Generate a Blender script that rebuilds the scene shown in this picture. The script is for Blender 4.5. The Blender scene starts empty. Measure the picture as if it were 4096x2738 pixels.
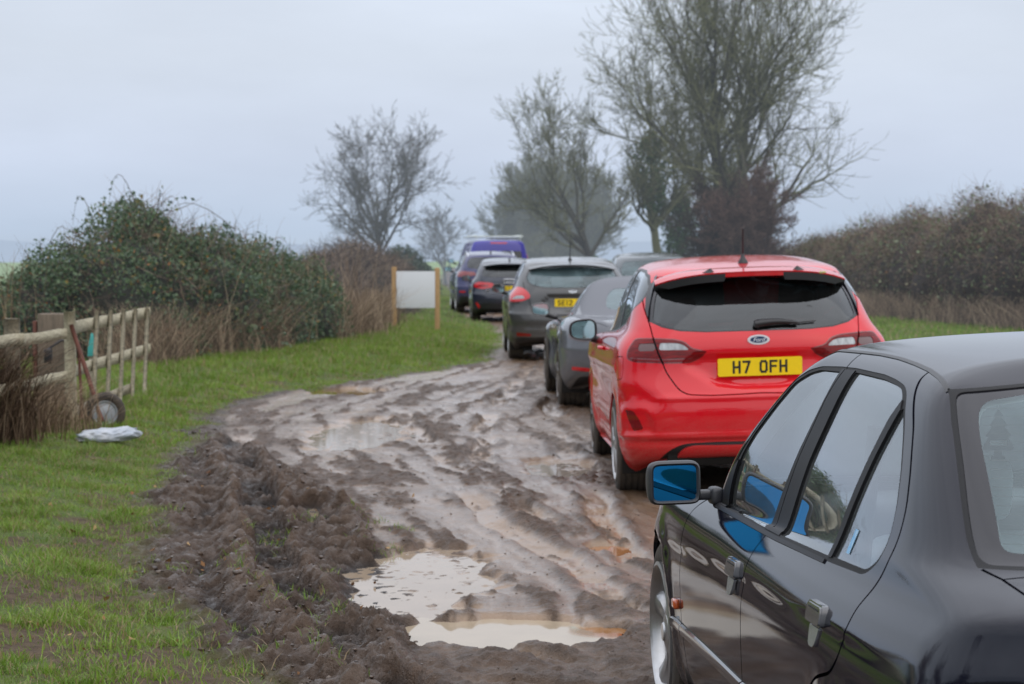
import bpy, bmesh, math, random
import numpy as np
from mathutils import Vector, Matrix
from mathutils.bvhtree import BVHTree
from mathutils.geometry import delaunay_2d_cdt

R = math.radians
SC = bpy.context.scene
COL = SC.collection
rng = np.random.default_rng(7)


# ------------------------------------------------------------------ objects
def link(o, parent=None, kind=None, label=None, cat=None, group=None):
    if o.name not in COL.objects:
        COL.objects.link(o)
    if parent is not None:
        o.parent = parent
    if kind:
        o["kind"] = kind
    if label:
        o["label"] = label
    if cat:
        o["category"] = cat
    if group:
        o["group"] = group
    return o


def empty(name, label, cat, loc=(0, 0, 0), rot=(0, 0, 0), group=None):
    o = bpy.data.objects.new(name, None)
    o.empty_display_size = 0.2
    o.location = loc
    o.rotation_euler = rot
    return link(o, label=label, cat=cat, group=group)


def mesh_np(name, V, F, mat=None, parent=None, smooth=False, normals=None, midx=None, mats=None, **kw):
    """V (n,3); F (m,k) int array or list of arrays (mixed tri and quad)."""
    me = bpy.data.meshes.new(name)
    V = np.asarray(V, dtype=np.float32)
    Fs = F if isinstance(F, list) else [F]
    Fs = [np.asarray(f, dtype=np.int32) for f in Fs if len(f)]
    me.vertices.add(len(V))
    me.vertices.foreach_set("co", V.ravel())
    loops = np.concatenate([f.ravel() for f in Fs])
    tot = np.concatenate([np.full(len(f), f.shape[1], dtype=np.int32) for f in Fs])
    start = np.concatenate([[0], np.cumsum(tot)[:-1]]).astype(np.int32)
    me.loops.add(len(loops))
    me.loops.foreach_set("vertex_index", loops)
    me.polygons.add(len(tot))
    me.polygons.foreach_set("loop_start", start)
    me.polygons.foreach_set("loop_total", tot)
    for m in (mats or ([mat] if mat else [])):
        me.materials.append(m)
    if midx is not None:
        me.polygons.foreach_set("material_index", np.asarray(midx, dtype=np.int32))
    me.update(calc_edges=True)
    if smooth or normals is not None:
        me.polygons.foreach_set("use_smooth", np.ones(len(tot), dtype=bool))
    if normals is not None:
        me.normals_split_custom_set_from_vertices(np.asarray(normals, dtype=np.float32))
    o = bpy.data.objects.new(name, me)
    return link(o, parent, **kw)


def attr(o, name, vals):
    a = o.data.attributes.new(name, 'FLOAT', 'POINT')
    a.data.foreach_set("value", np.asarray(vals, dtype=np.float32))


class MB:
    """collects simple shapes, builds ONE mesh"""
    def __init__(self):
        self.v = []
        self.f3 = []
        self.f4 = []
        self.n = 0

    def add(self, V, F):
        V = np.asarray(V, float)
        F = np.asarray(F, int)
        self.v.append(V)
        (self.f3 if F.shape[1] == 3 else self.f4).append(F + self.n)
        self.n += len(V)
        return self

    def box(self, c, s, rot=None, bev=0.0):
        c = np.asarray(c, float)
        s = np.asarray(s, float) / 2
        if bev <= 0:
            V = np.array([(x, y, z) for x in (-1, 1) for y in (-1, 1) for z in (-1, 1)], float) * s
            F = [(0, 1, 3, 2), (4, 6, 7, 5), (0, 4, 5, 1), (2, 3, 7, 6), (0, 2, 6, 4), (1, 5, 7, 3)]
            if rot is not None:
                V = V @ np.array(rot).T
            return self.add(V + c, F)
        b = min(bev, min(s) * 0.95)
        # rounded box by super-sampling a cube grid
        k = [-1, -1 + 1e-9, 0, 1 - 1e-9, 1]
        bm = bmesh.new()
        bmesh.ops.create_cube(bm, size=2)
        for v in bm.verts:
            v.co = Vector((v.co.x * s[0], v.co.y * s[1], v.co.z * s[2]))
        bmesh.ops.bevel(bm, geom=bm.edges[:] + bm.verts[:], offset=b, segments=3, affect='EDGES', profile=0.5)
        bmesh.ops.triangulate(bm, faces=bm.faces[:])
        V = np.array([v.co[:] for v in bm.verts])
        F = np.array([[v.index for v in f.verts] for f in bm.faces])
        bm.free()
        if rot is not None:
            V = V @ np.array(rot).T
        return self.add(V + c, F)

    def tube(self, pts, r, n=8, cap=True):
        pts = [np.asarray(p, float) for p in pts]
        r = [r] * len(pts) if np.isscalar(r) else r
        V = []
        up = np.array([0.03, 0.02, 1.0])
        for i, p in enumerate(pts):
            d = pts[min(i + 1, len(pts) - 1)] - pts[max(i - 1, 0)]
            d = d / (np.linalg.norm(d) + 1e-9)
            u0 = up if abs(d @ up) < 0.95 else np.array([1.0, 0.05, 0])
            a = np.cross(d, u0)
            a /= np.linalg.norm(a) + 1e-9
            b = np.cross(d, a)
            for k in range(n):
                t = 2 * math.pi * k / n
                V.append(p + r[i] * (math.cos(t) * a + math.sin(t) * b))
        F = []
        m = len(pts)
        for i in range(m - 1):
            for k in range(n):
                k2 = (k + 1) % n
                F.append((i * n + k, i * n + k2, (i + 1) * n + k2, (i + 1) * n + k))
        self.add(V, F)
        if cap:
            base = self.n - len(V)
            for e, p in ((0, pts[0]), (m - 1, pts[-1])):
                self.v.append(np.array([p]))
                c = self.n
                self.n += 1
                self.f3.append(np.array([(c, base + e * n + k, base + e * n + (k + 1) % n) for k in range(n)]))
        return self

    def lathe(self, prof, n=32, axis='y', c=(0, 0, 0)):
        """prof: list of (r, h) ; h along axis"""
        V = []
        for (r, h) in prof:
            for k in range(n):
                t = 2 * math.pi * k / n
                a, b = r * math.cos(t), r * math.sin(t)
                V.append({'y': (a, h, b), 'z': (a, b, h), 'x': (h, a, b)}[axis])
        F = []
        for i in range(len(prof) - 1):
            for k in range(n):
                k2 = (k + 1) % n
                F.append((i * n + k, i * n + k2, (i + 1) * n + k2, (i + 1) * n + k))
        return self.add(np.array(V) + np.array(c), F)

    def prism(self, poly, z0, z1, fn=lambda x, y, z: (x, y, z)):
        """poly in 2D, extruded z0..z1 ; fn maps to 3D"""
        poly = [tuple(p) for p in poly]
        n = len(poly)
        r = delaunay_2d_cdt([Vector(p) for p in poly], [(i, (i + 1) % n) for i in range(n)], [list(range(n))], 1, 1e-7)
        vs, fs = r[0], r[2]
        m = len(vs)
        V = [fn(v[0], v[1], z0) for v in vs] + [fn(v[0], v[1], z1) for v in vs]
        F = [(a, c, b) for a, b, c in fs] + [(a + m, b + m, c + m) for a, b, c in fs]
        self.add(V, F)
        V = [fn(p[0], p[1], z0) for p in poly] + [fn(p[0], p[1], z1) for p in poly]
        return self.add(V, [(i, (i + 1) % n, n + (i + 1) % n, n + i) for i in range(n)])

    def build(self, name, mat, parent=None, smooth=False, xf=None, **kw):
        V = np.concatenate(self.v)
        if xf is not None:
            V = xf(V)
        Fs = []
        if self.f3:
            Fs.append(np.concatenate(self.f3))
        if self.f4:
            Fs.append(np.concatenate(self.f4))
        o = mesh_np(name, V, Fs, mat, parent, **kw)
        if smooth:
            for p in o.data.polygons:
                p.use_smooth = True
            o.data.set_sharp_from_angle(angle=R(smooth if smooth > 1 else 40))
        return o


# ------------------------------------------------------------------ materials
def newmat(name):
    m = bpy.data.materials.new(name)
    m.use_nodes = True
    nt = m.node_tree
    for n in list(nt.nodes):
        nt.nodes.remove(n)
    out = nt.nodes.new("ShaderNodeOutputMaterial")
    return m, nt, out


def N(nt, typ, **kw):
    n = nt.nodes.new(typ)
    for k, v in kw.items():
        if k == 'inp':
            for kk, vv in v.items():
                if isinstance(vv, bpy.types.NodeSocket):
                    nt.links.new(vv, n.inputs[kk])
                else:
                    n.inputs[kk].default_value = vv
        else:
            setattr(n, k, v)
    return n


def rgba(c):
    return (c[0], c[1], c[2], 1.0)


def pbr(name, col, rough=0.5, metal=0.0, coat=0.0, coat_r=0.03, spec=0.5, noise=0.0, nscale=6.0, col2=None,
        bump=0.0, bscale=60.0, emis=None, es=0.0, dirt=None, ior=1.5, nstretch=None):
    m, nt, out = newmat(name)
    b = N(nt, "ShaderNodeBsdfPrincipled", inp={'Roughness': rough, 'Metallic': metal, 'Coat Weight': coat,
                                               'Coat Roughness': coat_r, 'Specular IOR Level': spec, 'IOR': ior,
                                               'Base Color': rgba(col)})
    tc = N(nt, "ShaderNodeTexCoord")
    vec = tc.outputs['Object']
    if nstretch:
        mp = N(nt, "ShaderNodeMapping", inp={'Vector': vec, 'Scale': nstretch})
        vec = mp.outputs[0]
    if noise > 0 or col2 is not None:
        nz = N(nt, "ShaderNodeTexNoise", inp={'Vector': vec, 'Scale': nscale, 'Detail': 6.0, 'Roughness': 0.65})
        rp = N(nt, "ShaderNodeMapRange", inp={0: nz.outputs[0], 1: 0.3, 2: 0.7, 3: 0.0, 4: 1.0})
        c2 = col2 if col2 is not None else tuple(x * (1 - noise) for x in col)
        mx = N(nt, "ShaderNodeMix", data_type='RGBA', inp={0: rp.outputs[0], 6: rgba(col), 7: rgba(c2)})
        nt.links.new(mx.outputs[2], b.inputs['Base Color'])
    if bump > 0:
        nz = N(nt, "ShaderNodeTexNoise", inp={'Vector': vec, 'Scale': bscale, 'Detail': 5.0})
        bp = N(nt, "ShaderNodeBump", inp={'Height': nz.outputs[0], 'Strength': bump, 'Distance': 0.01})
        nt.links.new(bp.outputs[0], b.inputs['Normal'])
    if emis:
        b.inputs['Emission Color'].default_value = rgba(emis)
        b.inputs['Emission Strength'].default_value = es
    nt.links.new(b.outputs[0], out.inputs[0])
    return m


def car_paint(name, col, bspec=.12, rough=0.3, coat=1.0, mud=(0.16, 0.115, 0.08), mud_top=0.38, mud_amt=0.75, metal=0.0, haze=0.0, cior=1.55):
    """clear coated paint with a film of road dirt rising from the sills (object z)"""
    m, nt, out = newmat(name)
    b = N(nt, "ShaderNodeBsdfPrincipled", inp={'Coat Weight': coat, 'Coat Roughness': 0.015, 'Metallic': metal,
                                               'Coat IOR': cior, 'Specular IOR Level': bspec})
    tc = N(nt, "ShaderNodeTexCoord")
    obj = tc.outputs['Object']
    sep = N(nt, "ShaderNodeSeparateXYZ", inp={0: obj})
    nz = N(nt, "ShaderNodeTexNoise", inp={'Vector': obj, 'Scale': 5.0, 'Detail': 8.0, 'Roughness': 0.7})
    fine = N(nt, "ShaderNodeTexNoise", inp={'Vector': obj, 'Scale': 90.0, 'Detail': 3.0})
    add = N(nt, "ShaderNodeMath", operation='MULTIPLY_ADD', inp={0: nz.outputs[0], 1: -0.42, 2: sep.outputs[2]})
    mr = N(nt, "ShaderNodeMapRange", inp={0: add.outputs[0], 1: mud_top - 0.05, 2: mud_top - 0.42, 3: 0.0, 4: mud_amt})
    spk = N(nt, "ShaderNodeMapRange", inp={0: fine.outputs[0], 1: 0.35, 2: 0.62, 3: 0.35, 4: 1.0})
    dm = N(nt, "ShaderNodeMath", operation='MULTIPLY', use_clamp=True, inp={0: mr.outputs[0], 1: spk.outputs[0]})
    mx = N(nt, "ShaderNodeMix", data_type='RGBA', inp={0: dm.outputs[0], 6: rgba(col), 7: rgba(mud)})
    nt.links.new(mx.outputs[2], b.inputs['Base Color'])
    rr = N(nt, "ShaderNodeMapRange", inp={0: dm.outputs[0], 1: 0.0, 2: 1.0, 3: rough, 4: 0.75})
    nt.links.new(rr.outputs[0], b.inputs['Roughness'])
    cw = N(nt, "ShaderNodeMapRange", inp={0: dm.outputs[0], 1: 0.0, 2: 0.6, 3: coat, 4: 0.1})
    nt.links.new(cw.outputs[0], b.inputs['Coat Weight'])
    film = N(nt, "ShaderNodeTexNoise", inp={'Vector': obj, 'Scale': 2.2, 'Detail': 9.0, 'Roughness': 0.75})
    cr = N(nt, "ShaderNodeMapRange", inp={0: film.outputs[0], 1: 0.35, 2: 0.75, 3: 0.004 + haze, 4: 0.022 + haze})
    nt.links.new(cr.outputs[0], b.inputs['Coat Roughness'])
    bz = N(nt, "ShaderNodeTexNoise", inp={'Vector': obj, 'Scale': 420.0, 'Detail': 1.0})
    bp = N(nt, "ShaderNodeBump", inp={'Height': bz.outputs[0], 'Strength': 0.02, 'Distance': 0.002})
    nt.links.new(bp.outputs[0], b.inputs['Coat Normal'])
    nt.links.new(b.outputs[0], out.inputs[0])
    return m


def glass(name, tint=(0.8, 0.88, 0.86), dens=1.0, ior=1.52, rough=0.0, boost=1.0, film=0.05, fcol=(.5, .52, .52)):
    """thin pane: tinted see-through mixed with a sharp Fresnel reflection"""
    m, nt, out = newmat(name)
    tr = N(nt, "ShaderNodeBsdfTransparent", inp={0: rgba(tuple(t * dens for t in tint))})
    gl = N(nt, "ShaderNodeBsdfGlossy", inp={0: (0.93, 0.97, 1.0, 1), 'Roughness': rough})
    fr = N(nt, "ShaderNodeFresnel", inp={'IOR': ior})
    mb = N(nt, "ShaderNodeMath", operation='MULTIPLY', use_clamp=True, inp={0: fr.outputs[0], 1: boost})
    mx = N(nt, "ShaderNodeMixShader", inp={0: mb.outputs[0], 1: tr.outputs[0], 2: gl.outputs[0]})
    df = N(nt, "ShaderNodeBsdfDiffuse", inp={0: rgba(fcol)})
    tc = N(nt, "ShaderNodeTexCoord")
    nz = N(nt, "ShaderNodeTexNoise", inp={'Vector': tc.outputs['Object'], 'Scale': 4.0, 'Detail': 8.0})
    fm = N(nt, "ShaderNodeMapRange", inp={0: nz.outputs[0], 1: 0.3, 2: 0.8, 3: film * 0.3, 4: film})
    m2 = N(nt, "ShaderNodeMixShader", inp={0: fm.outputs[0], 1: mx.outputs[0], 2: df.outputs[0]})
    nt.links.new(m2.outputs[0], out.inputs[0])
    return m
# ------------------------------------------------------------------ car bodies
def _resample(P, n):
    d = np.concatenate([[0], np.cumsum(np.linalg.norm(np.diff(P, axis=0), axis=1))])
    t = np.linspace(0, d[-1], n)
    return np.stack([np.interp(t, d, P[:, k]) for k in range(P.shape[1])], 1)


def row_outline(r, NF, NS, NR, taper):
    """one plan outline of the half body, from the front centre round the side to the rear centre"""
    xf, xr, W = r['xf'], r['xr'], r['w']
    df, dr = r.get('df', .3), r.get('dr', .3)
    nf, nr = r.get('nf', 2.6), r.get('nr', 2.6)
    a = np.linspace(0, math.pi / 2, 160)
    fx = xf - df + df * np.cos(a) ** (2 / nf)
    fy = np.sin(a) ** (2 / nf)
    bx = xr + dr - dr * np.sin(a) ** (2 / nr)
    by = np.cos(a) ** (2 / nr)
    def wid(x):
        t_ = np.clip((x - .9) / .8, 0, 1)
        return W * np.interp(x, taper[0], taper[1]) * (1 + r.get('fw', 0) * t_ * t_ * (3 - 2 * t_))
    F_ = np.stack([fx, fy * wid(fx)], 1)
    B_ = np.stack([bx, by * wid(bx)], 1)
    sx = np.linspace(xf - df, xr + dr, NS + 2)[1:-1]
    S_ = np.stack([sx, wid(sx)], 1)
    if W < 1e-6:
        F_ = np.stack([np.linspace(xf, xf - df, NF), np.zeros(NF)], 1)
        B_ = np.stack([np.linspace(xr + dr, xr, NR), np.zeros(NR)], 1)
    else:
        F_ = _resample(F_, NF)
        B_ = _resample(B_, NR)
    O = np.concatenate([F_, S_, B_])
    zk = r['z']
    if np.isscalar(zk):
        zz = np.full(len(O), float(zk))
    else:
        zx = r.get('zx') or [xr, xr + dr, xf - df, xf]
        zs = list(zk)[::-1]
        # smooth interpolation over x (cosine-free cubic Hermite)
        zz = _pchip(np.array(zx), np.array(zs), O[:, 0])
    if 'bow' in r:   # x shift across width: nose / tail curvature already handled by the outline
        pass
    return np.column_stack([O, zz])


def _pchip(x, y, t):
    h = np.diff(x)
    d = np.diff(y) / h
    m = np.zeros_like(y)
    m[0], m[-1] = d[0], d[-1]
    for i in range(1, len(x) - 1):
        if d[i - 1] * d[i] > 0:
            w1, w2 = 2 * h[i] + h[i - 1], h[i] + 2 * h[i - 1]
            m[i] = (w1 + w2) / (w1 / d[i - 1] + w2 / d[i])
    i = np.clip(np.searchsorted(x, t) - 1, 0, len(x) - 2)
    s = np.clip((t - x[i]) / h[i], 0, 1)
    return ((2 * s**3 - 3 * s**2 + 1) * y[i] + (s**3 - 2 * s**2 + s) * h[i] * m[i]
            + (-2 * s**3 + 3 * s**2) * y[i + 1] + (s**3 - s**2) * h[i] * m[i + 1])


def _smooth1(A, k):
    """light smoothing of a taper table into a dense C1 curve"""
    x = np.linspace(A[0][0], A[-1][0], 400)
    y = _pchip(np.array([p[0] for p in A], float), np.array([p[1] for p in A], float), x)
    ker = np.hanning(k)
    ker /= ker.sum()
    yp = np.pad(y, (k // 2, k // 2), mode='edge')
    return x, np.convolve(yp, ker, 'valid')[:len(x)]


class Body:
    def __init__(self, rows, taper, NF=60, NS=220, NR=90, per=12, warp=None):
        tp = _smooth1(sorted(taper), 31)
        C = np.array([row_outline(r, NF, NS, NR, tp) for r in rows])     # (R, cols, 3)
        C = np.concatenate([2 * C[:1] - C[1:2], C, C[-1:] * [1, 1, 1] + (C[-1:] - C[-2:-1]) * [0, -1, 0] * -1])
        # last phantom: mirror of the row before the centre line
        C[-1] = C[-3] * np.array([1, -1, 1])
        n = len(rows)
        out = []
        rowid = []
        for i in range(n - 1):
            m = rows[i].get('per', per)
            for k in range(m):
                t = k / m
                b = np.array([(1 - t)**3, 3 * t**3 - 6 * t**2 + 4, -3 * t**3 + 3 * t**2 + 3 * t + 1, t**3]) / 6
                # blend the approximating spline with the interpolating one for a closer fit
                cr = np.array([-t**3 + 2 * t**2 - t, 3 * t**3 - 5 * t**2 + 2, -3 * t**3 + 4 * t**2 + t, t**3 - t**2]) / 2
                w = 0.0
                b = b * (1 - w) + cr * w
                out.append(np.tensordot(b, C[i:i + 4], 1))
                rowid.append(i + t)
        out.append((C[n - 1] + 4 * C[n] + C[n + 1]) / 6)
        rowid.append(n - 1)
        P = np.array(out)
        P[-1, :, 1] = 0
        P[:, 0, 1] = 0
        P[:, -1, 1] = 0
        self.rowid = np.array(rowid)
        self.P = P
        if warp is not None:
            P[:] = warp(P, self.rowid)
        self._metrics()
        self.normals()

    def _metrics(self):
        P = self.P
        self.nr, self.nc = P.shape[:2]
        du = np.linalg.norm(np.diff(P, axis=1), axis=2).mean(0)
        dv = np.linalg.norm(np.diff(P, axis=0), axis=2)
        dv = np.sqrt((dv ** 2).mean(1))
        self.U = np.concatenate([[0], np.cumsum(du + 1e-4)])
        self.Vv = np.concatenate([[0], np.cumsum(dv + 1e-4)])

    def normals(self):
        P = self.P
        # mirrored padding over the centre line for exact symmetry
        m = np.array([1, -1, 1])
        top = np.concatenate([P, (P[-2:-1] * m)], 0)
        dv = np.empty_like(P)
        dv[1:-1] = P[2:] - P[:-2]
        dv[0] = P[1] - P[0]
        dv[-1] = top[-1] - P[-2]
        du = np.empty_like(P)
        du[:, 1:-1] = P[:, 2:] - P[:, :-2]
        du[:, 0] = P[:, 1] - P[:, 1] * m
        du[:, -1] = P[:, -2] * m - P[:, -2]
        n = np.cross(du, dv)
        l = np.linalg.norm(n, axis=2, keepdims=True)
        bad = l[..., 0] < 1e-12
        n = n / np.maximum(l, 1e-12)
        # orientation: should point outwards
        c = P - np.array([P[..., 0].mean(), 0, 0.7])
        if (n * c).sum() < 0:
            n = -n
        n[bad] = (0, 0, 1)
        n[:, 0, 1] = 0
        n[:, -1, 1] = 0
        n[-1, :, 1] = 0
        n /= np.maximum(np.linalg.norm(n, axis=2, keepdims=True), 1e-9)
        self.Nn = n
        self._bvh = None

    def displace(self, fn):
        """fn(P,N,rowid)-> signed offset array along normal"""
        self.P = self.P + self.Nn * fn(self.P, self.Nn, self.rowid)[..., None]
        self.P[:, 0, 1] = 0
        self.P[:, -1, 1] = 0
        self.P[-1, :, 1] = 0
        self.normals()

    def bvh(self):
        if self._bvh is None:
            nr, nc = self.nr, self.nc
            i, j = np.meshgrid(np.arange(nr - 1), np.arange(nc - 1), indexing='ij')
            a = (i * nc + j).ravel()
            F = np.stack([a, a + 1, a + nc + 1, a + nc], 1)
            T = np.concatenate([F[:, [0, 1, 2]], F[:, [0, 2, 3]]])
            self._nq = len(F)
            self._bvh = BVHTree.FromPolygons(self.P.reshape(-1, 3).tolist(), T.tolist(), all_triangles=True)
        return self._bvh

    def hit_uv(self, loc, idx):
        q = idx % self._nq
        up = idx < self._nq
        i, j = divmod(q, self.nc - 1)
        P = self.P
        if up:
            A, B, C_ = P[i, j], P[i, j + 1], P[i + 1, j + 1]
            uv = np.array([[j, i], [j + 1, i], [j + 1, i + 1]], float)
        else:
            A, B, C_ = P[i, j], P[i + 1, j + 1], P[i + 1, j]
            uv = np.array([[j, i], [j + 1, i + 1], [j, i + 1]], float)
        v0, v1, v2 = B - A, C_ - A, np.array(loc) - A
        d00, d01, d11, d20, d21 = v0 @ v0, v0 @ v1, v1 @ v1, v2 @ v0, v2 @ v1
        den = d00 * d11 - d01 * d01
        if abs(den) < 1e-20:
            return uv.mean(0)
        b = (d11 * d20 - d01 * d21) / den
        c = (d00 * d21 - d01 * d20) / den
        return uv[0] * (1 - b - c) + uv[1] * b + uv[2] * c

    def cast(self, view, p):
        """view 'S' side (x,z); 'R' rear (y,z); 'F' front (y,z); 'T' top (x,y)"""
        a, b = p
        if view == 'S':
            o, d = (a, 3.0, b), (0, -1, 0)
        elif view == 'R':
            o, d = (-6.0, max(a, 1e-4), b), (1, 0, 0)
        elif view == 'F':
            o, d = (8.0, max(a, 1e-4), b), (-1, 0, 0)
        else:
            o, d = (a, max(b, 1e-4), 4.0), (0, 0, -1)
        loc, nn, idx, _ = self.bvh().ray_cast(Vector(o), Vector(d))
        k = 0
        while loc is None and k < 60 and view in 'SRF':
            # just outside the outline: slide towards the body until it is met
            k += 1
            c = k * .004
            o = (a, 3.0, b - c * (1 if b > .6 else -1)) if view == 'S' else (o[0], max(a - c, 1e-4), b - c * .4)
            loc, nn, idx, _ = self.bvh().ray_cast(Vector(o), Vector(d))
        if loc is None:
            loc, nn, idx, _ = self.bvh().find_nearest(Vector((a, 0.9, b)) if view == 'S' else
                                                      Vector((-3.0, a, b)) if view == 'R' else
                                                      Vector((5.0, a, b)) if view == 'F' else Vector((a, b, 2)))
        uv = self.hit_uv(loc, idx)
        if view in 'RFT' and a <= 1e-4 and view != 'T':
            uv[0] = (self.nc - 1) if view == 'R' else 0
        return uv

    def toM(self, uv):
        uv = np.atleast_2d(uv)
        return np.stack([np.interp(uv[:, 0], np.arange(self.nc), self.U), np.interp(uv[:, 1], np.arange(self.nr), self.Vv)], 1)

    def fromM(self, m):
        return np.stack([np.interp(m[:, 0], self.U, np.arange(self.nc)), np.interp(m[:, 1], self.Vv, np.arange(self.nr))], 1)

    def ev(self, uv):
        u = np.clip(uv[:, 0], 0, self.nc - 1 - 1e-9)
        v = np.clip(uv[:, 1], 0, self.nr - 1 - 1e-9)
        j, i = u.astype(int), v.astype(int)
        a, b = (u - j)[:, None], (v - i)[:, None]
        def bl(A):
            return (A[i, j] * (1 - a) + A[i, j + 1] * a) * (1 - b) + (A[i + 1, j] * (1 - a) + A[i + 1, j + 1] * a) * b
        p, n = bl(self.P), bl(self.Nn)
        n /= np.maximum(np.linalg.norm(n, axis=1, keepdims=True), 1e-9)
        return p, n


def dens2(P, step, closed=True):
    P = np.asarray(P, float)
    if closed:
        P = np.vstack([P, P[:1]])
    out = []
    for a, b in zip(P[:-1], P[1:]):
        n = max(1, int(np.ceil(np.linalg.norm(b - a) / step)))
        for k in range(n):
            out.append(a + (b - a) * k / n)
    if not closed:
        out.append(P[-1])
    return np.array(out)


def rnd(P, r=0.03, seg=5, closed=True):
    """round the corners of a 2D polygon; a point may carry its own radius as a third value"""
    P = [tuple(p) for p in P]
    n = len(P)
    out = []
    for i in range(n):
        p = np.array(P[i][:2], float)
        rr = P[i][2] if len(P[i]) > 2 else r
        if not closed and i in (0, n - 1) or rr <= 0:
            out.append(p)
            continue
        a, b = np.array(P[i - 1][:2], float), np.array(P[(i + 1) % n][:2], float)
        la, lb = np.linalg.norm(a - p), np.linalg.norm(b - p)
        q = min(rr, la * .48, lb * .48)
        p0, p1 = p + (a - p) / la * q, p + (b - p) / lb * q
        for k in range(seg + 1):
            t = k / seg
            out.append((1 - t)**2 * p0 + 2 * t * (1 - t) * p + t * t * p1)
    return np.array(out)


def strip(P, w):
    """polyline -> thin closed polygon of width w"""
    P = np.asarray(P, float)[:, :2]
    d = np.gradient(P, axis=0)
    d /= np.linalg.norm(d, axis=1, keepdims=True) + 1e-12
    n = np.stack([-d[:, 1], d[:, 0]], 1)
    return np.vstack([P + n * w / 2, (P - n * w / 2)[::-1]])


def inpoly(Q, P):
    x, y = Q[:, 0], Q[:, 1]
    c = np.zeros(len(Q), bool)
    n = len(P)
    j = n - 1
    for i in range(n):
        xi, yi = P[i]
        xj, yj = P[j]
        if yi != yj:
            m = ((yi > y) != (yj > y)) & (x < (xj - xi) * (y - yi) / (yj - yi) + xi)
            c ^= m
        j = i
    return c


def sdist(Q, P, closed=True):
    """distance of the points Q to polyline P"""
    P = np.asarray(P, float)
    A = P
    B = np.roll(P, -1, 0) if closed else P[1:]
    if not closed:
        A = P[:-1]
    best = np.full(len(Q), 1e9)
    for a, b in zip(A, B):
        ab = b - a
        t = np.clip(((Q - a) @ ab) / (ab @ ab + 1e-12), 0, 1)
        best = np.minimum(best, np.linalg.norm(Q - (a + t[:, None] * ab), axis=1))
    return best


def tessellate(body, regions, grid=0.02):
    """regions: list of (name, view, loop2D) ; last one containing a face wins.
    returns dict name -> (V, N, F, boundary-edge list) for the left half"""
    pts, edges, loops = [], [], []
    M = (body.U[-1], body.Vv[-1])
    for (name, view, loop) in regions:
        L = np.asarray(loop, float)
        L = dens2(L, 0.012)
        if view == 'M':
            m = L
        else:
            uv = np.array([body.cast(view, tuple(p)) for p in L])
            m = body.toM(uv)
            # snap to the outline when meant to reach it
        m = np.clip(m, [0, 0], M)
        # drop repeated
        keep = [0]
        for i in range(1, len(m)):
            if np.linalg.norm(m[i] - m[keep[-1]]) > 1e-4:
                keep.append(i)
        m = m[keep]
        loops.append((name, m))
        b = len(pts)
        pts += [tuple(p) for p in m]
        k = len(m)
        edges += [(b + i, b + (i + 1) % k) for i in range(k)]
    # border
    nu, nv = int(M[0] / grid), int(M[1] / grid)
    us, vs = np.linspace(0, M[0], nu + 1), np.linspace(0, M[1], nv + 1)
    gu, gv = np.meshgrid(us, vs, indexing='ij')
    G = np.stack([gu.ravel(), gv.ravel()], 1)
    bd = (G[:, 0] == 0) | (G[:, 0] == M[0]) | (G[:, 1] == 0) | (G[:, 1] == M[1])
    # keep grid points away from constraint lines
    allp = np.array(pts) if pts else np.zeros((0, 2))
    keepg = np.ones(len(G), bool)
    if len(allp):
        from mathutils.kdtree import KDTree
        kd = KDTree(len(allp))
        for i, p in enumerate(allp):
            kd.insert((p[0], p[1], 0), i)
        kd.balance()
        for i, g in enumerate(G):
            if not bd[i] and kd.find((g[0], g[1], 0))[2] < grid * 0.35:
                keepg[i] = False
    G = G[keepg]
    bd = bd[keepg]
    b = len(pts)
    pts += [tuple(p) for p in G]
    gi = {tuple(np.round(p, 9)): b + i for i, p in enumerate(G)}
    def chain(c):
        ids = [gi[tuple(np.round(p, 9))] for p in c if tuple(np.round(p, 9)) in gi]
        return list(zip(ids[:-1], ids[1:]))
    edges += chain([(u, 0.0) for u in us]) + chain([(u, M[1]) for u in us]) + chain([(0.0, v) for v in vs]) + chain([(M[0], v) for v in vs])
    r = delaunay_2d_cdt([Vector(p) for p in pts], edges, [], 0, 1e-6, False)
    Vm = np.array([v[:] for v in r[0]])
    F = np.array(r[2])
    cen = Vm[F].mean(1)
    who = np.full(len(F), -1)
    for k, (name, m) in enumerate(loops):
        lo, hi = m.min(0), m.max(0)
        s = np.where(((cen >= lo) & (cen <= hi)).all(1))[0]
        if len(s):
            who[s[inpoly(cen[s], m)]] = k
    P, Nn = body.ev(body.fromM(Vm))
    out = {}
    names = ['body'] + [l[0] for l in loops]
    for nm in dict.fromkeys(names):
        ks = [-1] if nm == 'body' else []
        ks += [k for k, l in enumerate(loops) if l[0] == nm]
        f = F[np.isin(who, ks)]
        if not len(f):
            continue
        ids, inv = np.unique(f, return_inverse=True)
        f = inv.reshape(f.shape)
        out[nm] = (P[ids], Nn[ids], f, Vm[ids])
    return out


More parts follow.
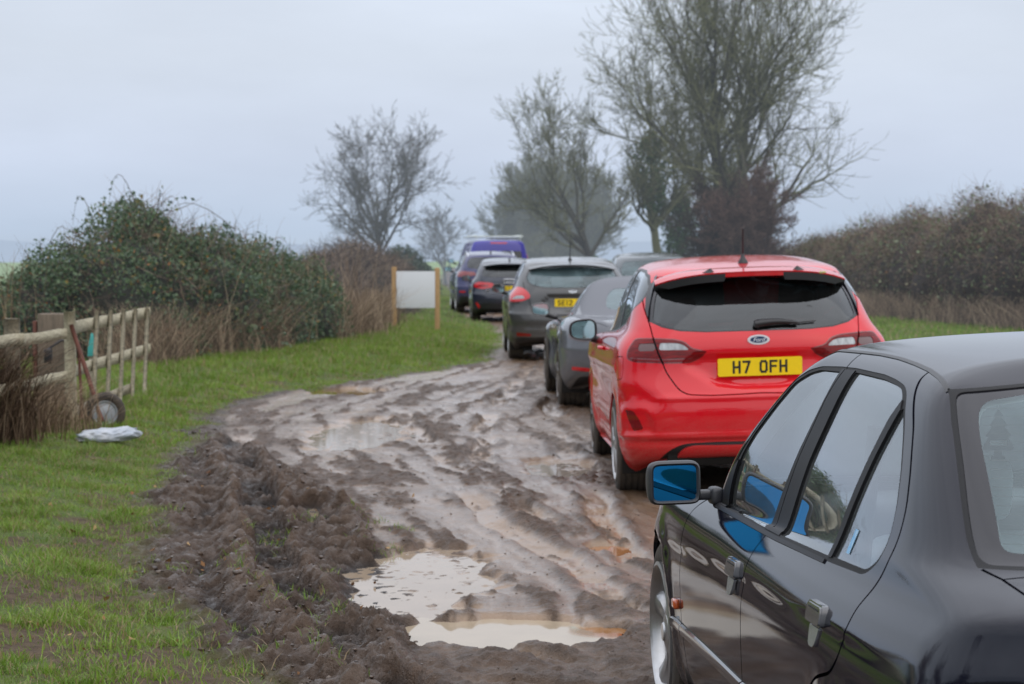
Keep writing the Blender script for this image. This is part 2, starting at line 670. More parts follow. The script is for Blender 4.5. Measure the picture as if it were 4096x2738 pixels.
def offset_part(T, off=0.0, rim=0.012, bevel=0.0, centre=True):
    """offset inward, add a rim. returns V,N,F"""
    P, Nn, F, m = T
    P = P - Nn * off
    V, NN, FF = [P], [Nn], [F]
    # check winding against normal
    a, b, c = P[F[:, 0]], P[F[:, 1]], P[F[:, 2]]
    fn = np.cross(b - a, c - a)
    flip = (fn * Nn[F].mean(1)).sum(1) < 0
    F = F.copy()
    F[flip] = F[flip][:, ::-1]
    FF = [F]
    if rim > 0:
        from collections import Counter
        E = np.concatenate([F[:, [0, 1]], F[:, [1, 2]], F[:, [2, 0]]])
        key = np.sort(E, 1)
        code = key[:, 0].astype(np.int64) * (len(P) + 1) + key[:, 1]
        u, idx, cnt = np.unique(code, return_index=True, return_counts=True)
        be = E[idx[cnt == 1]]
        # not along the centre line
        onc = (np.abs(P[be[:, 0], 1]) < 1e-5) & (np.abs(P[be[:, 1], 1]) < 1e-5)
        be = be[~onc]
        if len(be):
            A, B = P[be[:, 0]], P[be[:, 1]]
            nA, nB = Nn[be[:, 0]], Nn[be[:, 1]]
            side = np.cross(B - A, (nA + nB) / 2)
            side /= np.linalg.norm(side, axis=1, keepdims=True) + 1e-12
            k = len(be)
            V0 = np.concatenate([A, B, B - nB * rim, A - nA * rim])
            base = len(P)
            i = np.arange(k)
            quads = np.stack([base + i, base + 3 * k + i, base + 2 * k + i, base + k + i], 1)
            tri = np.concatenate([quads[:, [0, 1, 2]], quads[:, [0, 2, 3]]])
            V.append(V0)
            NN.append(np.concatenate([side] * 4))
            FF.append(tri)
    return np.concatenate(V), np.concatenate(NN), np.concatenate(FF)


def make_part(name, T, mat, parent, off=0.0, rim=0.012, mode='both', label=None):
    """mode: 'both' one mesh with both halves, 'pair' two meshes, 'left' only, 'right' only"""
    V, Nn, F = offset_part(T, off, rim)
    m = np.array([1, -1, 1.0])
    res = []
    def mk(V, Nn, F):
        o = mesh_np(name, V, F, mat, parent, normals=Nn)
        if label:
            o['label'] = label
        res.append(o)
    if mode == 'both':
        mk(np.concatenate([V, V * m]), np.concatenate([Nn, Nn * m]), np.concatenate([F, F[:, ::-1] + len(V)]))
    else:
        if mode in ('pair', 'left'):
            mk(V, Nn, F)
        if mode in ('pair', 'right'):
            mk(V * m, Nn * m, F[:, ::-1])
    return res


def arch_loop(cx, cz, r, z0, n=40, flare=0.0):
    a = np.linspace(-0.35, math.pi + 0.35, n)
    P = [(cx + r * math.cos(t), cz + r * math.sin(t)) for t in a]
    P = [p for p in P if p[1] > z0 + 0.01]
    return [(P[0][0], z0 - 0.001)] + P + [(P[-1][0], z0 - 0.001)]
# ------------------------------------------------------------------ black saloon: surface
def saloon_rows():
    L = []
    def a(z, w, xf, xr, **k):
        L.append(dict(z=z, w=w, xf=xf, xr=xr, **k))
    lo = dict(df=.55, nf=2.6, dr=.42, nr=3.0)
    a((.20, .175, .175, .24), .74, 3.25, -.86, per=5, **lo)
    a((.21, .19, .19, .26), .80, 3.36, -.94, per=6, **lo)
    a((.30, .29, .29, .34), .832, 3.42, -.99, per=10, **lo)
    a((.42, .42, .42, .46), .846, 3.44, -1.02, **lo)
    a((.50, .55, .56, .58), .852, 3.43, -1.02, **lo)
    a((.57, .645, .685, .70), .853, 3.41, -.99, **lo)
    a((.63, .72, .775, .79), .850, 3.38, -.98, **lo)
    a((.675, .785, .82, .86), .836, 3.36, -.97, **lo)
    a((.70, .81, .865, .915), .815, 3.33, -.96, per=10, **lo)
    a((.715, .825, .895, .95), .794, 3.29, -.945, per=10, df=.5, nf=2.7, dr=.38, nr=3.2)
    a((.725, .835, .92, .965), .778, 3.22, -.92, per=10, df=.46, nf=2.8, dr=.36, nr=3.4)
    # bonnet and boot deck
    a((.80, .85, .94, .985), .766, 2.72, -.80, per=10, df=.42, nf=3, dr=.45, nr=3.8)
    a((.885, .868, .965, 1.0), .7545, 2.15, -.69, per=8, df=.32, nf=3.2, fw=.01, dr=.58, nr=4)
    # glasshouse
    a((.93, .93, .99, 1.02), .741, 2.07, -.62, per=12, df=.32, nf=3.4, fw=.035, dr=.55, nr=4)
    a((1.06, 1.06, 1.08, 1.10), .712, 1.90, -.48, df=.30, nf=3.6, fw=.04, dr=.46, nr=4.3)
    a((1.18, 1.18, 1.19, 1.20), .670, 1.68, -.32, df=.28, nf=3.8, fw=.035, dr=.36, nr=4.8)
    a((1.28, 1.285, 1.28, 1.277), .634, 1.48, -.19, df=.26, nf=3.8, fw=.035, dr=.27, nr=5)
    a((1.33, 1.342, 1.328, 1.317), .602, 1.34, -.12, per=8, df=.24, nf=3.8, fw=.03, dr=.2, nr=5)
    a((1.356, 1.378, 1.358, 1.334), .56, 1.23, -.085, per=8, df=.2, nf=3.2, dr=.16, nr=5)
    a((1.367, 1.398, 1.379, 1.341), .47, 1.13, -.07, per=8, df=.2, nf=3.2, dr=.14, nr=5)
    a((1.374, 1.410, 1.392, 1.346), .32, 1.10, -.065, per=8, df=.2, nf=3.2, dr=.14, nr=5)
    a((1.378, 1.416, 1.398, 1.349), .15, 1.09, -.062, per=6, df=.2, nf=3.2, dr=.14, nr=5)
    a((1.379, 1.418, 1.399, 1.350), 0., 1.09, -.062, df=.2, nf=3.2, dr=.14, nr=5)
    return L


SALOON_TAPER = [(-1.05, .925), (-.6, .975), (0, .995), (.7, 1.0), (1.6, 1.0), (2.2, 1.006), (2.6, 1.0), (2.95, .965), (3.5, .90)]
# ------------------------------------------------------------------ red hatchback: surface
def hatch_rows():
    L = []
    def a(z, w, xf, xr, **k):
        L.append(dict(z=z, w=w, xf=xf, xr=xr, **k))
    lo = dict(df=.60, nf=2.4, dr=.36, nr=2.9)
    a((.20, .17, .17, .27), .74, 3.10, -.60, per=5, **lo)
    a((.21, .19, .19, .27), .80, 3.22, -.68, per=6, **lo)
    a((.30, .29, .29, .33), .845, 3.30, -.725, per=10, **lo)
    a((.42, .42, .42, .44), .862, 3.33, -.745, **lo)
    a((.52, .54, .54, .545), .868, 3.34, -.755, **lo)
    a((.60, .64, .64, .64), .869, 3.33, -.745, **lo)
    a((.66, .74, .74, .72), .868, 3.30, -.70, **lo)
    a((.70, .82, .83, .80), .866, 3.27, -.672, **lo)
    a((.73, .88, .91, .88), .862, 3.24, -.668, **lo)
    a((.75, .915, .965, .955), .846, 3.20, -.665, per=10, df=.55, nf=2.5, dr=.40, nr=2.8)
    a((.76, .935, 1.01, 1.01), .815, 3.14, -.650, per=10, df=.5, nf=2.7, dr=.42, nr=2.8)
    a((.88, .955, 1.045, 1.06), .785, 2.70, -.625, per=10, df=.42, nf=3, dr=.42, nr=2.8)
    a((1.0, .975, 1.075, 1.10), .768, 2.20, -.605, per=8, df=.40, nf=2.6, dr=.42, nr=2.8)
    a((1.05, 1.03, 1.12, 1.15), .752, 2.02, -.575, per=10, df=.42, nf=2.5, dr=.44, nr=2.7)
    a((1.18, 1.18, 1.22, 1.235), .722, 1.74, -.505, df=.38, nf=2.5, dr=.46, nr=2.7)
    a((1.30, 1.305, 1.32, 1.32), .684, 1.48, -.420, df=.34, nf=2.6, dr=.50, nr=2.6)
    a((1.385, 1.40, 1.395, 1.38), .640, 1.29, -.358, per=10, df=.3, nf=2.8, dr=.54, nr=2.5)
    a((1.43, 1.458, 1.436, 1.402), .592, 1.15, -.33, per=8, df=.28, nf=2.8, dr=.56, nr=2.5)
    a((1.45, 1.486, 1.456, 1.412), .505, 1.08, -.32, per=8, df=.26, nf=3, dr=.5, nr=2.5)
    a((1.46, 1.503, 1.470, 1.418), .35, 1.04, -.315, per=8, df=.26, nf=3, dr=.5, nr=2.5)
    a((1.464, 1.510, 1.476, 1.421), .16, 1.03, -.312, per=6, df=.26, nf=3, dr=.5, nr=2.5)
    a((1.465, 1.512, 1.477, 1.422), 0., 1.03, -.312, df=.26, nf=3, dr=.5, nr=2.5)
    return L


HATCH_TAPER = [(-.8, .95), (-.45, .985), (0, 1.0), (.7, 1.0), (1.7, 1.0), (2.2, 1.012), (2.6, 1.01), (2.9, .96), (3.4, .88)]
# ------------------------------------------------------------------ materials shared by the vehicles
M_RUB = pbr("black_rubber", (.011, .011, .012), spec=.3, rough=.62, bump=.15, bscale=250)
M_TRIM = pbr("black_trim", (.014, .014, .016), rough=.38, bump=.05, bscale=300)
M_SATIN = pbr("satin_black_trim", (.010, .010, .012), rough=.5, spec=.25)
M_SEALB = pbr("shut_line_rubber", (.002, .002, .002), rough=1.0, spec=.05)
M_LINER = pbr("cabin_lining", (.012, .012, .013), rough=.9)
M_HEAD = pbr("headlining_light", (.34, .37, .38), rough=.9)
M_DARK = pbr("underbody", (.012, .011, .010), rough=.95)
M_TYRE = pbr("tyre_rubber", (.020, .019, .018), rough=.85, col2=(.075, .058, .042), nscale=9, bump=.3, bscale=120)
M_RIM = pbr("alloy_silver", (.50, .51, .53), rough=.28, metal=.75, col2=(.34, .33, .31), nscale=7)
M_RIMD = pbr("alloy_dark", (.10, .10, .11), rough=.3, metal=.7, col2=(.16, .13, .10), nscale=6)
M_CHROME = pbr("chrome", (.75, .77, .8), rough=.08, metal=1.0)
M_CHROMEW = pbr("bright_chrome", (.80, .82, .86), rough=.3, metal=.5)
M_SEAT = pbr("seat_cloth", (.13, .145, .155), rough=.9, noise=.3, nscale=20, bump=.2, bscale=200)
M_SEATL = pbr("seat_leather_light", (.48, .54, .56), rough=.55, noise=.15, nscale=10)
M_DASH = pbr("dashboard_plastic", (.05, .055, .06), rough=.6)
M_GLASS = glass("side_glass", (.86, .95, .96), boost=1.6, film=.12)
M_GLASSB = glass("heated_glass", (.66, .84, .84), boost=1.4, film=.22, fcol=(.40, .58, .62))
M_GLASSR = glass("rear_glass", (.80, .93, .93), boost=1.3, film=.15, fcol=(.40, .58, .62))
M_GLASSD = glass("privacy_glass", (.08, .10, .10), boost=1.45, film=.02)
M_FRIT = pbr("black_glass_border", (.012, .012, .016), rough=.03)
M_MIRRB = pbr("blue_mirror_glass", (.015, .22, .50), rough=.02, metal=1.0)
M_MIRR = pbr("mirror_glass", (.28, .42, .44), rough=.03, metal=1.0)
M_LRED = pbr("lamp_red", (.42, .004, .008), rough=.12, coat=1.0, emis=(.5, .0, .01), es=.12)
M_LREDB = pbr("lamp_red_deep", (.22, .0, .002), rough=.4, spec=.1, coat=.45, emis=(.6, .0, .01), es=.03, col2=(.02, .0, .0), nscale=9, nstretch=(1, 1.5, 14))
M_LRED2 = pbr("lamp_red_dark", (.16, .002, .006), rough=.12, coat=1.0)
M_LCLR = pbr("lamp_clear", (.42, .45, .47), rough=.2, coat=.5, col2=(.18, .19, .20), nscale=1.6, nstretch=(1, 22, 9))
M_LSMK = pbr("lamp_smoked", (.10, .07, .07), rough=.1, coat=1.0)
M_LSMK2 = pbr("lamp_smoky_clear", (.10, .05, .05), rough=.15, coat=.4)
M_AMBER = pbr("lamp_amber", (.50, .09, .02), rough=.2, coat=1.0)
M_YEL = pbr("plate_yellow", (.86, .60, .004), rough=.38, noise=.06, nscale=30)
M_INK = pbr("plate_black", (.01, .01, .01), rough=.5)
M_WHITE = pbr("white_plastic", (.75, .76, .76), rough=.5)


def expand(P, d):
    """offset a closed 2D loop outwards by d"""
    P = np.asarray(P, float)
    a = np.roll(P, 1, 0)
    b = np.roll(P, -1, 0)
    t = b - a
    t /= np.linalg.norm(t, axis=1, keepdims=True) + 1e-12
    n = np.stack([t[:, 1], -t[:, 0]], 1)
    area = (P[:, 0] * b[:, 1] - b[:, 0] * P[:, 1]).sum()
    return P + n * d * (1 if area > 0 else -1)


def blur2(M, k=5, n=3):
    """smooth a mask over the surface grid"""
    for _ in range(n):
        for ax in (0, 1):
            pad = [(0, 0), (0, 0)]
            pad[ax] = (k, k)
            q = np.cumsum(np.pad(M, pad, mode='edge'), axis=ax)
            M = (q[2 * k:] - q[:-2 * k]) / (2 * k) if ax == 0 else (q[:, 2 * k:] - q[:, :-2 * k]) / (2 * k)
    return M


def bump1(d, w):
    return np.exp(-(d / w) ** 2)


def smooth01(x):
    x = np.clip(x, 0, 1)
    return x * x * (3 - 2 * x)


def wheel(parent, x, y, z, r, w, rr, matr, spokes=5, style='plain', hub=M_TRIM, steer=0.0, sw=.042, rim_y=.0):
    """a wheel on side sign(y); outer face at |y|"""
    s = 1 if y > 0 else -1
    e = bpy.data.objects.new("wheel", None)
    e.location = (x, y, z)
    e.rotation_euler = (0, 0, steer)
    link(e, parent)
    t = MB()
    hw = w / 2
    pr = [(rr, -w + .01), (rr + .02, -w), (r - .028, -w + .0), (r - .006, -w + .018)]
    # tread with grooves
    ys = np.linspace(-w + .03, -.03, 17)
    for k, yy in enumerate(ys):
        g = (k % 4 == 2)
        pr.append((r - (.009 if g else 0) - .004 * abs((yy + hw) / hw) ** 4, yy))
    pr += [(r - .006, -.014), (r - .022, -.003), (r - .035, 0), (rr + .022, .002), (rr + .006, -.004), (rr, -.012)]
    t.lathe([(a, b * s) for a, b in pr], 72, 'y')
    o = t.build("tyre", M_TYRE, e, smooth=35)
    m = MB()
    # rim barrel and lip
    m.lathe([(a, b * s) for a, b in [(rr + .004, -.006), (rr + .006, .004 + rim_y), (rr - .006, .008 + rim_y), (rr - .016, -.002 + rim_y),
                                     (rr - .022, -.04), (rr - .035, -w + .03)]], 72, 'y')
    m.lathe([(a, b * s) for a, b in [(.001, .0), (.03, .0), (.034, -.006), (.06, -.012), (.072, -.03), (.074, -.07)]], 40, 'y')
    R0 = rr - .012
    for k in range(spokes):
        a0 = 2 * math.pi * (k + .25) / spokes
        if style == 'plain':
            n = 7
            L_, Rr = [], []
            secs = []
            for q in range(n):
                u = q / (n - 1)
                rad = .045 + (R0 - .045) * u
                hwid = sw * (1.15 - .55 * math.sin(math.pi * min(u, .9) * .9) + .35 * u ** 3)
                dep = -.012 - .014 * math.sin(u * math.pi) + .006 * u
                secs.append((rad, hwid, dep))
            V = []
            for rad, hwid, dep in secs:
                for (oy, f) in ((-1, .0), (-.6, 1), (0, 1.15), (.6, 1), (1, 0)):
                    ta = oy * hwid
                    V.append((rad * math.cos(a0) - ta * math.sin(a0), (dep - .022 + .022 * f) * s, rad * math.sin(a0) + ta * math.cos(a0)))
            F = []
            for q in range(n - 1):
                for j in range(4):
                    F.append((q * 5 + j, q * 5 + j + 1, (q + 1) * 5 + j + 1, (q + 1) * 5 + j))
            m.add(V, F)
        else:
            for da in (-.12, .12):
                m.tube([(.05 * math.cos(a0), -.012 * s, .05 * math.sin(a0)),
                        ((R0) * math.cos(a0 + da), -.012 * s, (R0) * math.sin(a0 + da))], [.018, .013], 6)
    o = m.build("rim", matr, e, smooth=40)
    d = MB()
    d.lathe([(.001, -.055 * s), (rr - .05, -.055 * s), (rr - .05, -.075 * s), (.001, -.075 * s)], 40, 'y')
    d.build("brake_disc", pbr("disc_steel", (.16, .12, .10), rough=.5, metal=.6) if "disc_steel" not in bpy.data.materials else bpy.data.materials["disc_steel"], e, smooth=40)
    return e


def well(parent, x, z, r, hw, name="wheel_well"):
    """dark lining of a wheel arch, one mesh a side"""
    for s in (1, -1):
        m = MB()
        P = []
        a = np.linspace(-.5, math.pi + .5, 26)
        V = [(x + r * math.cos(t), s * (hw - .02), z + r * math.sin(t)) for t in a]
        V += [(x + r * math.cos(t), s * (hw - .34), z + r * math.sin(t)) for t in a]
        n = len(a)
        m.add(V, [(i, i + 1, n + i + 1, n + i) for i in range(n - 1)])
        V = [(x, s * (hw - .34), z)] + [(x + r * math.cos(t), s * (hw - .34), z + r * math.sin(t)) for t in a]
        m.add(V, [(0, i, i + 1) for i in range(1, n)])
        m.build(name, M_DARK, parent)


def seat_mb(m, x, y, z0=.30, w=.50, back=.58, tilt=.22, head=True):
    c, s = math.cos(tilt), math.sin(tilt)
    Rm = [[c, 0, -s], [0, 1, 0], [s, 0, c]]
    Rm = [[math.cos(tilt), 0, -math.sin(tilt)], [0, 1, 0], [math.sin(tilt), 0, math.cos(tilt)]]
    m.box((x, y, z0 + .07), (.50, w, .16), bev=.05)
    bx = x - .24 - math.sin(tilt) * back / 2
    m.box((bx, y, z0 + .12 + back / 2 * c), (.13, w * .94, back), rot=Rm, bev=.055)
    if head:
        hx = x - .24 - math.sin(tilt) * (back + .12)
        m.box((hx, y, z0 + .12 + (back + .12) * c), (.10, w * .52, .17), rot=Rm, bev=.05)
        for q in (-.06, .06):
            m.tube([(hx + .01, y + q, z0 + .12 + back * c - .03), (hx, y + q, z0 + .12 + (back + .1) * c)], .006, 6)


def interior(parent, xfront, xrear, width, roofz, seats=M_SEAT, zf=.28, beltz=.9, shelf=None, hr=1.0, rear_heads=2):
    for (xx, yy) in ((xfront, .36), (xfront, -.36)):
        m = MB()
        seat_mb(m, xx, yy, zf, .50, .58 * hr)
        m.build("front_seat", seats, parent, smooth=50)
    m = MB()
    m.box((xrear, 0, zf + .1), (.5, width * 1.5, .16), bev=.05)
    Rm = [[math.cos(.3), 0, -math.sin(.3)], [0, 1, 0], [math.sin(.3), 0, math.cos(.3)]]
    m.box((xrear - .34, 0, zf + .37), (.14, width * 1.5, .52), rot=Rm, bev=.05)
    for q in ([-.36, .36] if rear_heads == 2 else [-.38, 0, .38]):
        m.box((xrear - .44, q, zf + .70), (.08, .24, .15), rot=Rm, bev=.04)
    m.build("rear_seat", seats, parent, smooth=50)
    m = MB()
    m.box((xfront + .95, 0, beltz - .14), (.45, width * 1.72, .22), bev=.07)
    m.build("dashboard", M_DASH, parent, smooth=50)
    m = MB()
    # steering wheel on the right-hand side
    c = np.array([xfront + .56, -.36, beltz - .06])
    pts = []
    for k in range(25):
        a = 2 * math.pi * k / 24
        pts.append(c + np.array([.09 * math.sin(a) * 1.0, .185 * math.cos(a), .165 * math.sin(a)]))
    m.tube(pts, .014, 8, cap=False)
    m.tube([c + [0, -.17, 0], c + [.03, 0, 0], c + [0, .17, 0]], .014, 6)
    m.tube([c + [.03, 0, 0], c + [.25, 0, -.08]], .04, 8)
    m.build("steering_wheel", M_DASH, parent, smooth=50)
    if shelf:
        m = MB()
        m.box(((shelf[0] + shelf[1]) / 2, 0, shelf[2]), (abs(shelf[1] - shelf[0]), width * 1.5, .03))
        m.build("parcel_shelf", M_DASH, parent)
    m = MB()
    m.box(((xfront + xrear) / 2, 0, zf - .03), (abs(xfront - xrear) + 1.6, width * 1.66, .04))
    m.build("cabin_floor", M_LINER, parent)


def glyph_strokes():
    """condensed registration-plate alphabet as polylines in a 0.50 x 0.79 cell"""
    return {
        'H': [[(0, 0), (0, 1)], [(1, 0), (1, 1)], [(0, .5), (1, .5)]],
        '7': [[(0, 1), (1, 1), (.38, 0)]],
        'O': [[(0, .18), (0, .82), (.2, 1), (.8, 1), (1, .82), (1, .18), (.8, 0), (.2, 0), (0, .18)]],
        '0': [[(0, .18), (0, .82), (.2, 1), (.8, 1), (1, .82), (1, .18), (.8, 0), (.2, 0), (0, .18)]],
        'F': [[(0, 0), (0, 1), (1, 1)], [(0, .52), (.85, .52)]],
        'S': [[(1, .85), (.8, 1), (.2, 1), (0, .82), (0, .68), (.2, .53), (.8, .47), (1, .32), (1, .18), (.8, 0), (.2, 0), (0, .15)]],
        'E': [[(1, 0), (0, 0), (0, 1), (1, 1)], [(0, .52), (.85, .52)]],
        'G': [[(1, .8), (.8, 1), (.2, 1), (0, .82), (0, .18), (.2, 0), (.8, 0), (1, .18), (1, .48), (.55, .48)]],
        'L': [[(0, 1), (0, 0), (1, 0)]],
        '5': [[(1, 1), (0, 1), (0, .56), (.8, .56), (1, .4), (1, .18), (.8, 0), (.2, 0), (0, .15)]],
        '1': [[(.5, 0), (.5, 1), (.2, .82)]],
        '2': [[(0, .82), (.2, 1), (.8, 1), (1, .82), (1, .62), (0, .1), (0, 0), (1, 0)]],
        'U': [[(0, 1), (0, .18), (.2, 0), (.8, 0), (1, .18), (1, 1)]],
        'N': [[(0, 0), (0, 1), (1, 0), (1, 1)]],
    }


def reg_plate(parent, text, x, y, z, tilt=0.0, w=.52, h=.111, fn=None, mat=M_YEL):
    """rear plate facing -x, read from behind (left of text at +y)"""
    m = MB()
    c, s = math.cos(tilt), math.sin(tilt)
    def xf(V):
        V = V.copy()
        X, Z = V[:, 0].copy(), V[:, 2].copy()
        V[:, 0] = x + X * c + Z * s
        V[:, 2] = z - X * s + Z * c
        V[:, 1] += y
        return V
    m.prism(rnd([(-w / 2, -h / 2), (w / 2, -h / 2), (w / 2, h / 2), (-w / 2, h / 2)], .012), 0, .006, lambda a, b, q: (-q, -a, b))
    o = m.build("number_plate", mat, parent, xf=xf)
    g = glyph_strokes()
    m = MB()
    ch, cw, st, gap = .079, .050 - .014, .014, .011
    if not text.strip():
        return o
    n = len(text)
    tot = sum((.033 if t == ' ' else (.050 if t != '1' else .03)) for t in text) + gap * (n - 1)
    cx = -tot / 2
    for t in text:
        if t == ' ':
            cx += .033 + gap
            continue
        for pl in g[t]:
            P = [np.array([cx + .007 + (px if t != '1' else px * .4 + .0) * cw, -ch / 2 + .007 + py * (ch - .014)]) for px, py in pl]
            for a, b in zip(P[:-1], P[1:]):
                d = (b - a) / (np.linalg.norm(b - a) + 1e-9)
                nn = np.array([-d[1], d[0]]) * st / 2
                e0, e1 = a - d * st / 2, b + d * st / 2
                Q = [e0 - nn, e1 - nn, e1 + nn, e0 + nn]
                zz = -.0068 - .00003 * m.n / 8
                V = [(zz, -q[0], q[1]) for q in Q]
                m.add(V, [(0, 1, 2, 3)])
        cx += (.050 if t != '1' else .03) + gap
    m.build("plate_characters", M_INK, o, xf=xf)
    return o


def text_mesh(name, body, size, mat, parent, M4, shear=0.0, offset=0.0, extrude=0.0):
    cu = bpy.data.curves.new(name + "_c", 'FONT')
    cu.body = body
    cu.size = size
    cu.shear = shear
    cu.offset = offset
    cu.extrude = extrude
    cu.align_x = 'CENTER'
    cu.align_y = 'CENTER'
    t = bpy.data.objects.new("tmp", cu)
    COL.objects.link(t)
    dg = bpy.context.evaluated_depsgraph_get()
    me = bpy.data.meshes.new_from_object(t.evaluated_get(dg))
    bpy.data.objects.remove(t)
    me.transform(M4)
    me.materials.clear()
    me.materials.append(mat)
    o = bpy.data.objects.new(name, me)
    return link(o, parent)


def place(e, c):
    """camera-fit placement of a car empty: yaw, roll (left side up) and pitch"""
    A = Matrix(((1, 0, -c.get('pit', 0)), (0, 1, -c.get('roll', 0)), (c.get('pit', 0), c.get('roll', 0), 1)))
    yw = c['yaw'] + math.pi / 2
    W = Matrix.Rotation(yw, 3, 'Z')
    e.rotation_euler = (W @ A).to_quaternion().to_euler()
    e.location = (c['x'], c['y'], c['z'])
# ------------------------------------------------------------------ black saloon in the foreground
def build_saloon():
    root = empty("saloon_car", "black four-door saloon with blue-tinted door mirrors, nearest car at the right", "car")
    place(root, dict(x=1.565, y=4.8915, z=-.026, yaw=.0732, roll=-.0199, pit=-.005))
    paint = car_paint("black_paint", (.006, .007, .014), mud=(.15, .11, .08), mud_top=.20, mud_amt=.5, rough=.5, haze=.0, bspec=.0, cior=1.42)
    B = Body(saloon_rows(), SALOON_TAPER, NF=60, NS=260, NR=100, per=12)
    wz, ra = .345, .345
    swage = [(2.6, .66), (1.84, .711), (1.4, .735), (1.07, .748), (.3, .777), (-.09, .79), (-.9, .82)]

    def disp(P, Nn, rid):
        S = P[..., [0, 2]].reshape(-1, 2)
        side = smooth01((P[..., 1] - .55) / .15)
        out = np.zeros(P.shape[:2])
        for cx, cz, cr in ((-.03, .30, .325), (2.7, wz, ra)):
            d = np.hypot(P[..., 0] - cx, P[..., 2] - cz)
            out += .013 * bump1(np.maximum(d - cr, 0), .055) * side * (P[..., 2] < .9)
        zs = np.interp(P[..., 0], [q[0] for q in swage][::-1], [q[1] for q in swage][::-1])
        d = P[..., 2] - zs
        out += side * (np.abs(Nn[..., 1]) > .5) * (-.0045) * np.where(d < 0, bump1(d, .035), bump1(d, .006)) * (P[..., 2] < .86)
        # boot lid slightly above the wings, bonnet likewise
        return out
    B.displace(disp)
    g = .008
    rd = [(.173, 1.354), (.163, 1.339), (.125, 1.313), (0, 1.239), (-.102, 1.147), (-.160, 1.079), (-.176, 1.017), (-.155, .950), (-.125, .905),
          (-.108, .885), (-.104, .865), (-.102, .82), (-.092, .789), (-.079, .746), (-.03, .69), (.06, .72)]
    rd = [(.173, 1.354), (.163, 1.339), (.125, 1.313), (0, 1.239), (-.102, 1.147), (-.160, 1.079), (-.176, 1.017), (-.155, .950), (-.125, .905),
          (-.106, .872), (-.102, .82), (-.093, .789), (-.078, .746), (-.02, .70), (.12, .665), (.24, .60), (.33, .50), (.40, .38), (.40, .20)]
    rd = rnd(rd, .03, 4, False)
    md = rnd([(.84, 1.372), (.842, 1.334), (.905, 1.25), (.985, 1.09), (1.045, .93), (1.055, .872), (1.052, .82), (1.063, .76), (1.085, .65), (1.10, .45), (1.10, .19)], .02, 4, False)
    fd = rnd([(2.04, .868), (2.09, .84), (2.115, .78), (2.145, .70), (2.165, .6), (2.175, .45), (2.15, .19)], .03, 4, False)
    gut = [(1.5, 1.262), (1.36, 1.325), (1.23, 1.353), (1.10, 1.366), (1.0, 1.369), (.86, 1.371), (.67, 1.373), (.49, 1.370), (.33, 1.364), (.18, 1.356), (.04, 1.343), (-.03, 1.327)]
    gutT = [(1.38, .60), (1.23, .578), (1.1, .568), (1.02, .565), (.865, .559), (.672, .552), (.491, .550), (.326, .554), (.179, .560), (.06, .570), (-.045, .580)]
    FW = rnd([(1.74, .877), (1.118, .886), (1.00, 1.11), (.91, 1.262), (.875, 1.322, .01), (1.10, 1.317), (1.20, 1.303), (1.32, 1.27), (1.44, 1.20), (1.57, 1.11), (1.66, 1.03)], .03, 4)
    RW = rnd([(.930, .891, .01), (.352, .910, .01), (.325, 1.02), (.27, 1.15), (.22, 1.243), (.182, 1.285), (.235, 1.311), (.33, 1.320), (.45, 1.326), (.735, 1.328, .01), (.785, 1.25), (.866, 1.09)], .03, 4)
    QW = rnd([(.328, .913, .01), (-.01, .926, .04), (-.080, .962), (-.097, 1.011), (-.080, 1.069), (-.020, 1.142), (.072, 1.222), (.154, 1.276, .01), (.226, 1.16), (.283, 1.03)], .03, 4)
    # pillar trim between the doors and division bar of the rear door
    BP = [(1.122, .884), (.925, .888), (.862, 1.09), (.78, 1.25), (.738, 1.331), (.878, 1.328), (.912, 1.262), (1.005, 1.11)]
    BAR = [(.356, .907), (.322, .910), (.279, 1.03), (.223, 1.16), (.160, 1.268), (.182, 1.290), (.224, 1.243), (.274, 1.15), (.329, 1.02)]
    DLO = rnd([(1.86, .866), (1.12, .876), (.94, .880), (.3, .900), (-.012, .914, .05), (-.092, .957), (-.108, 1.011), (-.090, 1.073), (-.028, 1.150), (.066, 1.232), (.172, 1.304), (.23, 1.320),
               (.33, 1.329), (.45, 1.335), (.74, 1.337), (.9, 1.334), (1.10, 1.326), (1.21, 1.311), (1.33, 1.278), (1.45, 1.208), (1.585, 1.115), (1.72, 1.0), (1.80, .93)], .03, 4)
    BELT = strip([(1.86, .865), (1.12, .876), (.94, .879), (.36, .8955)], .010)
    sail = [(1.85, .870), (1.735, .873), (1.655, 1.025), (1.72, .994), (1.80, .93)]
    fdoor = np.vstack([fd, [(1.10, .19)], md[::-1], [(1.0, 1.369), (1.2, 1.35), (1.36, 1.31), (1.55, 1.20), (1.78, 1.02), (1.95, .89)]])
    rdoor = np.vstack([md, [(.40, .19)], rd[::-1], [(.5, 1.365), (.7, 1.37)]])
    arF, arR = arch_loop(2.7, wz, ra, .17), arch_loop(-.03, .30, .325, .17)
    bl = rnd([(0, 1.343, 0), (.35, 1.336), (.570, 1.320, .02), (.590, 1.263), (.613, 1.175), (.631, 1.108), (.645, 1.047), (.650, 1.006, .02), (.5, 1.010), (0, 1.020, 0)], .03, 4)
    blseal = [(0, 1.349), (.35, 1.342), (.578, 1.326), (.600, 1.263), (.623, 1.175), (.640, 1.108), (.654, 1.047), (.660, 1.000), (.5, 1.004), (0, 1.014)]
    frit = rnd([(0, 1.328, 0), (.40, 1.321), (.535, 1.303, .05), (.562, 1.229), (.580, 1.136), (.594, 1.071), (.606, 1.030, .04), (.5, 1.027), (0, 1.036, 0)], .03, 4)
    ws = rnd([(0, 1.345, 0), (.40, 1.335), (.54, 1.30, .04), (.60, 1.18), (.66, 1.02), (.70, .92, .03), (0, .90, 0)], .03, 4)
    boot = strip([(-.545, .655), (-.62, .636), (-.75, .622), (-.86, .60), (-.905, .55)], .006)
